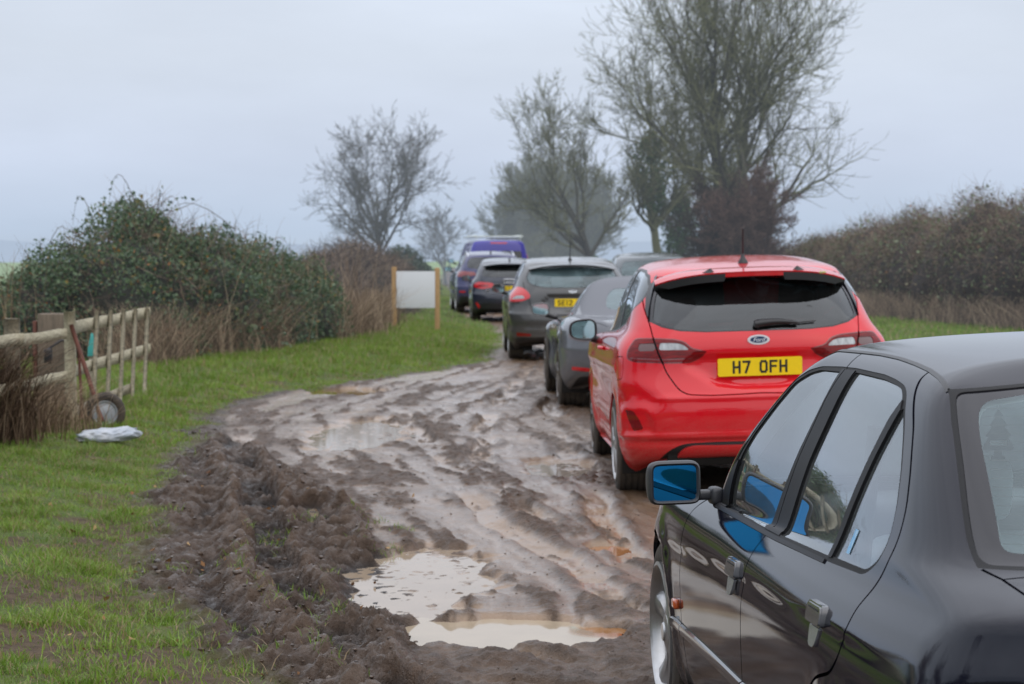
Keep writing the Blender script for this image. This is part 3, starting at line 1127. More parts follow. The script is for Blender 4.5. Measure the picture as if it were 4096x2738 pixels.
    deck = strip([(-.62, .636), (-.632, .60), (-.665, .3), (-.672, 0.002)], .006)
    regs = [("front_door", 'S', fdoor), ("rear_door", 'S', rdoor),
            ("gap", 'S', strip(fd, g)), ("gap", 'S', strip(md, g)), ("gap", 'S', strip(rd, g + .001)),
            ("gutter_trim", 'T', strip(gutT, .010)),
            ("window_seal", 'S', DLO), ("front_door_glass", 'S', FW), ("rear_door_glass", 'S', RW), ("quarter_glass", 'S', QW),
            ("pillar_trim", 'S', BP), ("division_bar", 'S', BAR), ("gap", 'S', strip([(.842, 1.334), (.905, 1.25), (.985, 1.09), (1.045, .93), (1.055, .885)], .006)),
            ("mirror_base", 'S', sail), ("belt_trim", 'S', BELT),
            ("rear_seal", 'R', blseal), ("rear_border", 'R', bl), ("rear_window", 'R', frit),
            ("windscreen", 'F', ws),
            ("gap", 'T', boot), ("gap", 'T', deck),
            ("arch", 'S', arF), ("arch", 'S', arR)]
    T = tessellate(B, regs, .022)
    make_part("body", T['body'], paint, root, rim=.014)
    make_part("front_door", T['front_door'], paint, root, rim=.014, mode='pair')
    make_part("rear_door", T['rear_door'], paint, root, rim=.014, mode='pair')
    make_part("shut_line_seal", T['gap'], M_SEALB, root, off=.011, rim=0, mode='both')
    make_part("gutter_trim", T['gutter_trim'], M_TRIM, root, off=-.002, rim=.01, mode='pair')
    make_part("window_seal", T['window_seal'], M_RUB, root, off=.002, rim=.012, mode='pair')
    make_part("belt_trim", T['belt_trim'], M_SATIN, root, off=-.004, rim=.01, mode='pair')
    make_part("pillar_trim", T['pillar_trim'], M_SATIN, root, off=-.001, rim=.01, mode='pair')
    make_part("division_bar", T['division_bar'], M_SATIN, root, off=-.002, rim=.01, mode='pair')
    make_part("mirror_base", T['mirror_base'], M_SATIN, root, off=-.004, rim=.01, mode='pair')
    make_part("front_door_glass", T['front_door_glass'], M_GLASS, root, off=.007, rim=0, mode='pair')
    make_part("rear_door_glass", T['rear_door_glass'], M_GLASS, root, off=.007, rim=0, mode='pair')
    make_part("quarter_glass", T['quarter_glass'], M_GLASS, root, off=.006, rim=0, mode='pair')
    make_part("rear_window_seal", T['rear_seal'], M_RUB, root, off=.000, rim=.01)
    o = make_part("rear_window_border", T['rear_border'], M_FRIT, root, off=.003, rim=.0)[0]
    rw = make_part("rear_window", T['rear_window'], M_GLASSR, root, off=.003, rim=0)[0]
    make_part("windscreen", T['windscreen'], M_GLASS, root, off=.003, rim=0)
    # heater lines
    m = MB()
    for k in range(17):
        z = 1.045 + k * .0165
        ys = np.linspace(-.60, .60, 26)
        P = []
        for y in ys:
            lim = np.interp(z, [1.03, 1.136, 1.31], [.60, .575, .53])
            yy = max(-lim, min(lim, y))
            uv = B.cast('R', (abs(yy), z))
            p_, n_ = B.ev(uv[None])
            q = p_[0] - n_[0] * .0045
            P.append((q[0], yy, q[2]))
        m.tube(P, .0007, 4, cap=False)
    m.build("heater_lines", pbr("heater_brown", (.05, .035, .03), rough=.6), rw)
    # body lining
    liner = [k for k in T if k not in ('front_door_glass', 'rear_door_glass', 'quarter_glass', 'rear_window', 'windscreen', 'arch')]
    m = MB()
    for k in liner:
        P, Nn, F, _ = T[k]
        V = P - Nn * .02
        m.add(V, F)
        m.add(V * [1, -1, 1], F[:, ::-1])
    m.build("lining", M_HEAD, root)
    # wheels
    for x in (2.7, 0.0):
        for s in (1, -1):
            wheel(root, x, s * .842, wz - .01 if x else .315, .318 if x else .31, .215, .238, M_RIM, 5, sw=.05, rim_y=.004)
    well(root, 2.7, wz, ra + .012, .84)
    well(root, -.03, .30, .337, .84)
    m = MB()
    m.box((1.35, 0, .24), (1.95, 1.5, .12))
    m.box((-.62, 0, .28), (.5, 1.4, .14))
    m.box((3.1, 0, .26), (.4, 1.3, .14))
    m.build("underbody", M_DARK, root)
    # rub strip along the doors and the wing
    def surf(x, z, off=0.0):
        uv = B.cast('S', (x, z))
        p_, n_ = B.ev(uv[None])
        return p_[0] + n_[0] * off
    def ribbon(m, pts, h, t):
        prof = [(-h / 2, 0), (-h / 2 * .8, t * .8), (0, t), (h / 2 * .8, t * .8), (h / 2, 0)]
        V, F = [], []
        for (x, z) in pts:
            for dz, o_ in prof:
                V.append(surf(x, z + dz, o_ - .002))
        k = len(prof)
        for i in range(len(pts) - 1):
            for j in range(k - 1):
                F.append((i * k + j, i * k + j + 1, (i + 1) * k + j + 1, (i + 1) * k + j))
        m.add(V, F)
    rubm = pbr("rub_strip", (.035, .036, .042), rough=.22, coat=.6)
    for (a, b) in ((2.335, 2.183), (2.168, 1.105), (1.092, .40), (-.40, -.85)):
        m = MB()
        ribbon(m, [(x, np.interp(x, [-1, 0, 1.1, 2.2], [.485, .475, .450, .432])) for x in np.linspace(a, b, 14)], .036, .013)
        Vv, Ff = m.v[0].copy(), m.f4[0].copy()
        m.build("rub_strip", rubm, root, smooth=60)
        m = MB()
        m.add(Vv * [1, -1, 1], Ff[:, ::-1])
        m.build("rub_strip", rubm, root, smooth=60)
    # side indicator
    for s in (1, -1):
        m = MB()
        p0 = surf(2.245, .505)
        m.box(p0 * [1, s, 1] + [0, .006 * s, 0], (.062, .022, .032), bev=.008)
        m.build("side_indicator", M_AMBER, root, smooth=50)
    # door handles: cup, flap and lock
    hm = pbr("handle_paint", (.05, .053, .062), rough=.25, coat=1.0)
    cup = pbr("handle_cup", (.62, .66, .72), rough=.2, metal=.8)  # pale metal colour stands in for sky reflected in the cup
    for (hx, hz) in ((1.21, .764), (.165, .802)):
        for s in (1, -1):
            c0 = surf(hx, hz)
            dz = .0
            m = MB()
            poly = rnd([(-.078, -.022, .008), (.078, -.022, .008), (.083, .026, .018), (-.072, .026, .018)], .01)
            def fn(a, b, q, c0=c0, s=s):
                tilt = .22
                return (c0[0] + a, (c0[1] - .006 + q - b * tilt) * s, c0[2] + b + a * -.02)
            m.prism(poly, 0, .015, fn)
            small = rnd([(-.071, -.018, .006), (.071, -.018, .006), (.075, .022, .015), (-.065, .022, .015)], .01)
            m.prism(small, .015, .019, fn)
            o = m.build("door_handle", hm, root, smooth=50)
            m = MB()
            m.prism([(-.052, .012), (.054, .012), (.054, .0155), (-.052, .0155)], .0192, .0197, fn)
            m.build("handle_slot", M_RUB, o)
            m = MB()
            cp = rnd([(-.030, -.074, .022), (.034, -.074, .022), (.050, -.028, .003), (-.046, -.028, .003)], .01)
            m.prism(cp, .001, .0090, fn)
            m.build("handle_cup", cup, o, smooth=30)
    # door mirrors
    for s in (1, -1):
        e = bpy.data.objects.new("door_mirror", None)
        e.location = (1.885, s * .905, .936)
        e.rotation_euler = (0, 0, s * .10)
        link(e, root)
        m = MB()
        sec = []
        n = 36
        def ring(x, w, h, k):
            P = []
            for i in range(n):
                t = 2 * math.pi * i / n
                cx = abs(math.cos(t)) ** (2 / k) * (1 if math.cos(t) >= 0 else -1)
                cz = abs(math.sin(t)) ** (2 / k) * (1 if math.sin(t) >= 0 else -1)
                P.append((x, cx * w / 2 + (.004 * s), cz * h / 2))
            return P
        rings = [ring(-.001, .134, .106, 8), ring(-.010, .140, .112, 8), ring(-.013, .150, .122, 7), ring(-.006, .161, .134, 6), ring(.012, .165, .138, 5.5), ring(.045, .158, .130, 5),
                 ring(.080, .146, .104, 4), ring(.105, .10, .07, 3), ring(.115, .03, .02, 2)]
        V = [p for r_ in rings for p in r_]
        F = [(a * n + i, a * n + (i + 1) % n, (a + 1) * n + (i + 1) % n, (a + 1) * n + i) for a in range(len(rings) - 1) for i in range(n)]
        m.add(V, F)
        m.box((.02, -s * .095, -.042), (.05, .08, .030), bev=.010)
        m.box((.01, -s * .128, -.045), (.07, .04, .055), bev=.014)
        m.build("mirror_housing", pbr("mirror_plastic", (.03, .031, .036), rough=.42, bump=.1, bscale=500), e, smooth=60)
        m = MB()
        P = ring(-.004, .136, .108, 8)
        m.add(np.array([(-.004, .004 * s, 0)] + P), [(0, 1 + i, 1 + (i + 1) % n) for i in range(n)])
        m.build("mirror_glass", M_MIRRB, e)
    # interior
    interior(root, 1.02, .05, .55, 1.3, seats=M_SEATL, zf=.27, beltz=.90, shelf=(-.30, -.66, .935), hr=.92)
    for s in (1, -1):
        m = MB()
        m.tube([(.55, s * .60, 1.2), (.60, s * .62, .9), (.75, s * .62, .45)], .02, 4)
        m.build("seat_belt", M_SEAT, root)
    m = MB()
    m.box((1.30, 0, 1.235), (.02, .22, .06), bev=.01)
    m.tube([(1.31, 0, 1.24), (1.36, 0, 1.30)], .008, 6)
    m.build("interior_mirror", M_TRIM, root, smooth=50)
    # window sticker
    m = MB()
    V = [surf(a, b, -.004) for a, b in ((.228, .935), (.196, .935), (.180, .992), (.212, .992))]
    m.add(np.array(V), [(0, 1, 2, 3)])
    st = m.build("window_sticker", pbr("sticker_blue", (.05, .32, .62), rough=.4, col2=(.45, .62, .75), nscale=45), root)
    return root, B


SALOON, BB = build_saloon()
# tree-shaped air freshener hanging in the saloon
def freshener():
    e = empty("air_freshener", "dark tree-shaped air freshener hanging behind the rear window of the black saloon", "air freshener")
    p = SALOON.matrix_basis @ Vector((.50, .305, 1.178))
    e.location = p
    e.rotation_euler = (0, 0, .0)
    m = MB()
    half = [(0, .062), (.012, .046), (.008, .042), (.022, .022), (.016, .018), (.032, -.004), (.024, -.008), (.040, -.034), (.034, -.040), (.010, -.040), (.010, -.052), (.018, -.056), (.018, -.062)]
    P = half + [(-a, b) for a, b in half[::-1][:-1]]
    m.prism(P, -.001, .001, lambda a, b, q: (a, q, b))
    m.build("card_tree", pbr("freshener_card", (.015, .03, .06), rough=.7), e)
    m = MB()
    m.box((0, -.0016, -.022), (.040, .0008, .012))
    m.build("printed_band", M_WHITE, e)
    m = MB()
    m.tube([(0, 0, .06), (0, 0, .15)], .0008, 5)
    m.build("string", M_WHITE, e)
freshener()
# ------------------------------------------------------------------ red hatchback
def mirror_parts(root, x, y, z, mat, gmat, w=.19, h=.15, arm=.12):
    for s in (1, -1):
        e = bpy.data.objects.new("door_mirror", None)
        e.location = (x, s * y, z)
        link(e, root)
        m = MB()
        n = 28
        def ring(x_, w_, h_, k):
            P = []
            for i in range(n):
                t = 2 * math.pi * i / n
                cx = abs(math.cos(t)) ** (2 / k) * (1 if math.cos(t) >= 0 else -1)
                cz = abs(math.sin(t)) ** (2 / k) * (1 if math.sin(t) >= 0 else -1)
                P.append((x_, cx * w_ / 2, cz * h_ / 2 * (1 + .12 * cx * -s)))
            return P
        rings = [ring(.004, w * .80, h * .78, 3.6), ring(-.008, w * .86, h * .85, 3.4), ring(-.01, w * .93, h * .93, 3.2), ring(0, w, h, 3), ring(.03, w * .99, h * .98, 2.8),
                 ring(.07, w * .84, h * .84, 2.6), ring(.10, w * .55, h * .6, 2.4), ring(.115, w * .1, h * .1, 2)]
        V = [p for r_ in rings for p in r_]
        F = [(a * n + i, a * n + (i + 1) % n, (a + 1) * n + (i + 1) % n, (a + 1) * n + i) for a in range(len(rings) - 1) for i in range(n)]
        m.add(V, F)
        m.build("mirror_housing", mat, e, smooth=60)
        m = MB()
        m.tube([(.03, -s * w * .3, -h * .4), (.04, -s * (w * .5 + arm * .6), -h * .62), (.05, -s * (w * .5 + arm), -h * .6)], [.03, .024, .032], 10)
        m.build("mirror_arm", M_TRIM, e, smooth=60)
        m = MB()
        P = ring(-.001, w * .82, h * .80, 3.6)
        m.add(np.array([(-.001, 0, 0)] + P), [(0, 1 + i, 1 + (i + 1) % n) for i in range(n)])
        m.build("mirror_glass", gmat, e)


def lining(T, skip, root, mat=None, off=.02):
    m = MB()
    for k in T:
        if k in skip:
            continue
        P, Nn, F, _ = T[k]
        V = P - Nn * off
        m.add(V, F)
        m.add(V * [1, -1, 1], F[:, ::-1])
    return m.build("lining", mat or M_LINER, root)


def build_hatch():
    root = empty("hatchback_car", "bright red hatchback with yellow plate H7 OFH, rear wiper and roof spoiler", "car")
    place(root, dict(x=1.5358, y=14.0848, z=.0759, yaw=.0205, roll=-.0308, pit=-.0043))
    paint = car_paint("red_paint", (.56, .002, .010), mud=(.28, .15, .11), mud_top=.40, mud_amt=.35, rough=.5, bspec=.1, haze=.01, cior=1.5)
    B = Body(hatch_rows(), HATCH_TAPER, NF=50, NS=220, NR=150, per=14)
    rw, ra = .315, .335
    wb = 2.493
    rear = lambda P: smooth01((-.38 - P[..., 0]) / .08)
    platep = np.array([(-.35, .908), (.35, .908), (.45, .845), (.34, .785), (.265, .733), (.12, .712), (-.12, .712), (-.265, .733), (-.34, .785), (-.45, .845)])
    facet = np.array([(.60, .63), (.72, .70), (.80, .715), (.86, .66), (.86, .60), (.83, .585), (.66, .60)])
    fogp = np.array([(.84, .575), (.70, .57), (.66, .50), (.66, .44), (.84, .43)])

    def sd(P2, poly):
        return inpoly(P2.reshape(-1, 2), poly).astype(float).reshape(P2.shape[:2])

    def disp(P, Nn, rid):
        out = np.zeros(P.shape[:2])
        side = smooth01((P[..., 1] - .6) / .12)
        for cx in (0.0, wb):
            d = np.hypot(P[..., 0] - cx, P[..., 2] - rw)
            out += .012 * bump1(np.maximum(d - ra, 0), .05) * side * (P[..., 2] < .85)
        r = rear(P)
        yz = np.stack([P[..., 1], P[..., 2]], -1)
        z = P[..., 2]
        y = P[..., 1]
        out -= .030 * blur2(sd(yz, platep) * (P[..., 0] < -.3), 3) * r
        out -= .024 * blur2(sd(yz, facet) * (P[..., 0] < -.3), 4) * r
        out -= .016 * blur2(sd(yz, fogp) * (P[..., 0] < -.3), 2)
        # shelf line across the bumper, lower lip and waist swage on the flank
        out += .010 * bump1(z - .642, .018) * r * smooth01((.72 - y) / .15)
        out += .011 * bump1(z - .405, .016) * smooth01((-.3 - P[..., 0]) / .1)
        out -= .010 * bump1(z - .372, .02) * smooth01((-.3 - P[..., 0]) / .1)
        out += .008 * bump1(z - .90, .016) * r * smooth01((.42 - y) / .1)
        fl = side * (P[..., 0] > -.3) * (P[..., 0] < 2.9)
        out -= .016 * bump1(z - (.60 + .03 * P[..., 0]), .10) * fl
        out += .010 * bump1(z - (.79 + .015 * (2 - P[..., 0])), .035) * fl
        out -= .020 * bump1(z - .36, .06) * fl * smooth01((P[..., 0] - .3) / .2) * smooth01((2.2 - P[..., 0]) / .2)
        return out
    B.displace(disp)
    gl = rnd([(0, 1.046, 0), (.32, 1.046), (.475, 1.058), (.575, 1.085), (.632, 1.120, .02), (.618, 1.19), (.60, 1.26), (.572, 1.32), (.52, 1.36), (.3, 1.392), (0, 1.398, 0)], .05, 4)
    glb = [(0, 1.040), (.32, 1.040), (.475, 1.050), (.58, 1.074), (.655, 1.112), (.668, 1.19), (.655, 1.26), (.625, 1.335), (.56, 1.38), (.3, 1.402), (0, 1.408)]
    gap = rnd([(.655, 1.40), (.672, 1.30), (.676, 1.2), (.655, 1.105), (.641, 1.014), (.618, .923), (.589, .851), (.574, .804), (.54, .748), (.499, .69), (.45, .663, .05), (.308, .655), (.12, .658), (0, .662)], .03, 4, False)
    gate = [(0, 1.42), (.655, 1.42)] + [tuple(q) for q in gap]
    lamp = rnd([(.80, .885), (.79, .94), (.742, 1.005), (.654, 1.006), (.519, .998), (.456, .982), (.413, .940), (.325, .919, 0), (.368, .885), (.425, .860), (.572, .861), (.753, .870)], .02, 4)
    inner = rnd([(.612, .936), (.602, .982), (.50, .978), (.458, .966), (.425, .934), (.52, .936)], .018, 4)
    innero = rnd([(.735, .930), (.728, .978), (.626, .978), (.632, .932)], .02, 4)
    band = [(.79, .893), (.60, .882), (.40, .885), (.41, .878), (.60, .874), (.78, .884)]
    refl = rnd([(.825, .571), (.780, .565), (.746, .512), (.722, .452), (.780, .437), (.810, .505)], .012, 3)
    diff = rnd([(.665, .20), (.60, .30), (.499, .360), (.315, .368), (0, .368, 0), (0, .20, 0)], .06, 5)
    diffr = rnd([(.53, .262), (.49, .325), (.42, .350), (.25, .346), (0, .345, 0), (0, .275, 0), (.40, .262)], .03, 4)
    fuel = rnd([(-.30, .74), (-.47, .76), (-.46, .90), (-.29, .89)], .03, 4)
    SW = rnd([(1.93, .985), (.77, 1.035), (.765, 1.425), (1.05, 1.418), (1.27, 1.355), (1.55, 1.215)], .04, 4)
    SR = rnd([(.70, 1.038), (.15, 1.095), (-.08, 1.165), (-.235, 1.235), (-.19, 1.315), (-.02, 1.385), (.25, 1.415), (.69, 1.427)], .04, 4)
    dlo = rnd([(2.0, .972), (.77, 1.022), (.14, 1.08), (-.09, 1.15), (-.258, 1.23), (-.205, 1.325), (-.03, 1.397), (.25, 1.428), (.7, 1.440), (1.06, 1.431), (1.285, 1.366), (1.57, 1.225)], .04, 4)
    fdoor = rnd([(2.02, .965), (2.05, .75), (1.98, .33), (.80, .33), (.71, .6), (.70, 1.0), (.74, 1.45), (1.1, 1.44), (1.3, 1.375), (1.6, 1.22)], .05, 4)
    fgap = rnd([(2.0, .975), (2.05, .75), (1.98, .33), (.80, .33), (.71, .6), (.70, 1.03)], .05, 4, False)
    ws = rnd([(0, 1.43, 0), (.45, 1.41), (.58, 1.36, .04), (.66, 1.2), (.73, 1.03, .03), (0, 1.0, 0)], .03, 4)
    roofj = strip([(-.24, 0.0), (-.24, .3), (-.20, .50), (-.12, .575)], .006)
    hl = rnd([(.48, .70), (.52, .80), (.80, .86), (.84, .78), (.70, .68)], .03, 4)
    gr = rnd([(0, .36, 0), (.45, .36), (.50, .60), (0, .62, 0)], .03, 4)
    regs = [("front_door", 'S', fdoor), ("tailgate", 'R', gate),
            ("gap", 'S', strip(fgap, .006)), ("gap", 'R', strip(gap, .008)),
            ("gap", 'S', strip(np.vstack([fuel, fuel[:1]]), .005)),
            ("gap", 'T', roofj),
            ("window_seal", 'S', dlo), ("front_door_glass", 'S', SW), ("quarter_glass", 'S', SR),
            ("tailgate_trim", 'R', glb), ("rear_window", 'R', gl),
            ("lamp_rim", 'R', expand(lamp, .007)), ("tail_lamp", 'R', lamp), ("lamp_lens", 'R', inner), ("lamp_lens_outer", 'R', innero), ("lamp_band", 'R', band),
            ("gap", 'R', strip([q for q in gap if .84 < q[1] < 1.02], .012)),
            ("rear_reflector", 'R', refl), ("diffuser", 'R', diff), ("diffuser_insert", 'R', diffr),
            ("windscreen", 'F', ws), ("headlight", 'F', hl), ("grille", 'F', gr),
            ("arch", 'S', arch_loop(0, rw, ra, .16)), ("arch", 'S', arch_loop(wb, rw, ra, .16))]
    T = tessellate(B, regs, .022)
    make_part("body", T['body'], paint, root, rim=.014)
    make_part("tailgate", T['tailgate'], paint, root, rim=.014)
    make_part("front_door", T['front_door'], paint, root, rim=.014, mode='pair')
    make_part("window_seal", T['window_seal'], M_TRIM, root, off=.001, rim=.012, mode='pair')
    make_part("front_door_glass", T['front_door_glass'], M_GLASS, root, off=.004, rim=0, mode='pair')
    make_part("quarter_glass", T['quarter_glass'], M_GLASSD, root, off=.004, rim=0, mode='pair')
    make_part("tailgate_trim", T['tailgate_trim'], M_FRIT, root, off=-.001, rim=.012)
    make_part("rear_window", T['rear_window'], M_GLASSD, root, off=.003, rim=0)
    la = make_part("tail_lamp", T['tail_lamp'], M_LREDB, root, off=-.004, rim=.02, mode='pair')
    make_part("lamp_rim", T['lamp_rim'], M_LRED2, root, off=-.001, rim=.01, mode='pair')
    for o, md in zip(la, ('left', 'right')):
        make_part("smoked_lens", T['lamp_lens_outer'], M_LSMK2, o, off=-.001, rim=.006, mode=md)
        make_part("clear_lens", T['lamp_lens'], M_LCLR, o, off=-.001, rim=.006, mode=md)
        make_part("dark_band", T['lamp_band'], M_LRED2, o, off=-.002, rim=.006, mode=md)
    make_part("rear_reflector", T['rear_reflector'], M_LRED2, root, off=.001, rim=.01, mode='pair')
    make_part("diffuser", T['diffuser'], M_TRIM, root, off=.012, rim=.01)
    make_part("diffuser_insert", T['diffuser_insert'], paint, root, off=-.004, rim=.03)
    make_part("windscreen", T['windscreen'], M_GLASS, root, off=.003, rim=0)
    make_part("headlight", T['headlight'], M_LCLR, root, off=0, rim=.01, mode='pair')
    make_part("grille", T['grille'], M_TRIM, root, off=.01, rim=.0)
    lining(T, ('front_door_glass', 'quarter_glass', 'rear_window', 'windscreen', 'arch'), root)
    for x in (wb, 0.0):
        for s in (1, -1):
            wheel(root, x, s * .862, rw, .315, .215, .235, M_RIMD if x else M_RIM, 5, style='twin')
    well(root, 0, rw, ra + .01, .86)
    well(root, wb, rw, ra + .01, .86)
    m = MB()
    m.box((1.25, 0, .25), (1.78, 1.55, .14))
    m.box((-.50, 0, .30), (.28, 1.15, .16))
    m.box((2.95, 0, .28), (.4, 1.3, .16))
    m.build("underbody", M_DARK, root)
    # roof spoiler: red top shell, black underside with two small fins, red centre
    def surf(view, a, b, off=0.0):
        uv = B.cast(view, (a, b))
        p_, n_ = B.ev(uv[None])
        return p_[0] + n_[0] * off
    half = [0, .09, .18, .19, .25, .31, .38, .45, .52, .57, .60]
    top, edge, low, root_ = [], [], [], []
    for y in half:
        e = (y / .60)
        x_in = -.22 + .08 * e ** 3
        p = surf('T', x_in, y, .002)
        top.append(p)
        xe = -.565 + .02 * e + .21 * e ** 4
        ze = 1.408 - .018 * e ** 2 - .050 * e ** 4
        edge.append(np.array([xe, y, ze]))
        th = .030 + (.026 if .185 < y < .57 else 0)
        th = .016 if y > .58 else th
        low.append(np.array([xe + .008, y, ze - th]))
        root_.append(np.array([xe + .20 - .10 * e, y, ze - .040 - .012 * e]))
    top, edge, low, root_ = map(np.array, (top, edge, low, root_))
    mid1 = top * .66 + edge * .34 + [0, 0, .010]
    mid2 = top * .33 + edge * .67 + [0, 0, .010]
    lip = edge + [.004, 0, -.008]
    def sheet(rows_, name, mat, parent, pick=None):
        m = MB()
        for s in (1, -1):
            V = np.concatenate([r_ * [1, s, 1] for r_ in rows_])
            n = len(rows_[0])
            F = [(i * n + j, i * n + j + 1, (i + 1) * n + j + 1, (i + 1) * n + j) for i in range(len(rows_) - 1) for j in range(n - 1) if pick is None or pick(half[j], half[j + 1])]
            F = np.array(F)
            ids, inv = np.unique(F, return_inverse=True)
            V, F = V[ids], inv.reshape(F.shape)
            m.add(V, F if s == 1 else F[:, ::-1])
            if name == "spoiler_underside":
                o = m.build(name, mat, parent, smooth=45)
                m = MB()
        return o if name == "spoiler_underside" else m.build(name, mat, parent, smooth=45)
    sp = sheet([top, mid1, mid2, edge, lip], "roof_spoiler", paint, root)
    sheet([lip, low, root_], "spoiler_underside", M_TRIM, sp, pick=lambda a, b: b > .185)
    sheet([lip, low], "high_stop_lamp", M_LRED, sp, pick=lambda a, b: b < .185)
    sheet([low, root_], "spoiler_centre", paint, sp, pick=lambda a, b: b < .185)
    for s in (1, -1):
        m = MB()
        m.add(np.array([(-.50, s * .235, 1.40), (-.545, s * .275, 1.395), (-.53, s * .270, 1.434), (-.49, s * .33, 1.40), (-.51, s * .30, 1.41)]), [(0, 1, 2), (1, 3, 2), (3, 4, 2), (4, 0, 2)])
        m.build("spoiler_fin", M_TRIM, sp)
        m = MB()
        P = [surf('R', y, z, .0) for y, z in ((.585, 1.385), (.62, 1.30), (.655, 1.16), (.665, 1.11))]
        Q = [surf('R', y, z, .012) for y, z in ((.560, 1.395), (.605, 1.30), (.645, 1.17), (.655, 1.115))]
        V = np.array(P + Q) * [1, s, 1]
        m.add(V, [(i, i + 1, 5 + i, 4 + i) for i in range(3)])
        m.build("side_trim", M_FRIT, root)
    m = MB()
    m.box((-.548, -.42, 1.388), (.004, .030, .014))
    m.box((-.549, -.435, 1.388), (.004, .022, .012))
    m.build("spoiler_sticker", pbr("sticker_yellow", (.75, .62, .03), rough=.5, col2=(.3, .35, .4), nscale=150), sp)
    # aerial
    m = MB()
    p = surf('T', .00, 0.0)
    m.lathe([(.034, p[2] - .003), (.032, p[2] + .008), (.018, p[2] + .030), (.010, p[2] + .05), (.008, p[2] + .06)], 20, 'z', (p[0], 0, 0))
    m.tube([(p[0], 0, p[2] + .05), (p[0] - .05, 0, p[2] + .225)], [.006, .0045], 8)
    m.build("roof_aerial", M_TRIM, root, smooth=50)
    # wiper
    m = MB()
    p0 = surf('R', 0, 1.075, .02)
    m.tube([p0 + [0, .012, -.02], p0 + [0, 0, .0]], [.02, .016], 10)
    P = []
    for t in np.linspace(0, 1, 9):
        y = .02 - .27 * t
        z = 1.070 + .012 * math.sin(t * 3.1)
        P.append(surf('R', abs(y), z, .026) * [1, 1 if y > 0 else -1, 1])
    m.tube(P, [.022, .024, .022, .020, .018, .016, .014, .012, .006], 8)
    P = []
    for t in np.linspace(0, 1, 9):
        y = .0 - .36 * t
        z = 1.062 + .022 * t
        P.append(surf('R', abs(y), z, .012) * [1, 1 if y > 0 else -1, 1])
    m.tube(P, .005, 6)
    m.build("rear_wiper", M_TRIM, root, smooth=60)
    # plate and emblem
    reg_plate(root, "H7 OFH", -.690, 0, .822, tilt=-.10)
    m = MB()
    c = surf('R', 0.001, .985, .003)
    tl = .06
    def oval(a, b, t0, t1, mat, name, par):
        m = MB()
        n = 40
        prof = [(1.0, t0), (.985, t1), (0.001, t1)]
        V = [(c[0] - t - math.sin(tl) * b * r_ * math.sin(2 * math.pi * i / n), a * r_ * math.cos(2 * math.pi * i / n), c[2] + b * r_ * math.sin(2 * math.pi * i / n)) for r_, t in prof for i in range(n)]
        F = [(k * n + i, k * n + (i + 1) % n, (k + 1) * n + (i + 1) % n, (k + 1) * n + i) for k in range(2) for i in range(n)]
        m.add(V, F)
        return m.build(name, mat, par, smooth=40)
    em = oval(.069, .031, 0, .008, M_CHROMEW, "emblem", root)
    oval(.053, .0205, .006, .0095, pbr("emblem_blue", (.01, .035, .10), rough=.25), "emblem_field", em)
    M4 = Matrix.Translation((c[0] - .0105, 0, c[2] - .001)) @ Matrix(((0, 0, -1, 0), (-1, 0, 0, 0), (0, 1, 0, 0), (0, 0, 0, 1)))
    text_mesh("emblem_script", "Ford", .038, M_CHROMEW, em, M4, shear=.35)
    # door handle
    for s in (1, -1):
        m = MB()
        P = [surf('S', x, .90, .028 if 0 < i < 4 else .004) * [1, s, 1] for i, x in enumerate((.86, .90, .96, 1.02, 1.06))]
        m.tube(P, [.012, .014, .015, .014, .012], 8)
        m.build("door_handle", paint, root, smooth=60)
    mirror_parts(root, 1.735, .955, 1.005, M_TRIM, M_MIRR, .205, .155, .08)
    interior(root, 1.15, .15, .55, 1.4, seats=pbr("seat_dark", (.03, .03, .032), rough=.9), zf=.32, beltz=1.0, shelf=(-.15, -.55, 1.0), hr=1.05, rear_heads=3)
    return root, B


HATCH, HB = build_hatch()
# ------------------------------------------------------------------ the queue ahead
def scale_rows(rows, sx, sy, sz, xr_add=None):
    out = []
    for r in rows:
        q = dict(r)
        for k in ('xf', 'xr', 'df', 'dr'):
            if k in q:
                q[k] = q[k] * sx
        q['w'] = q['w'] * sy
        q['z'] = tuple(z * sz for z in q['z']) if not np.isscalar(q['z']) else q['z'] * sz
        out.append(q)
    return out


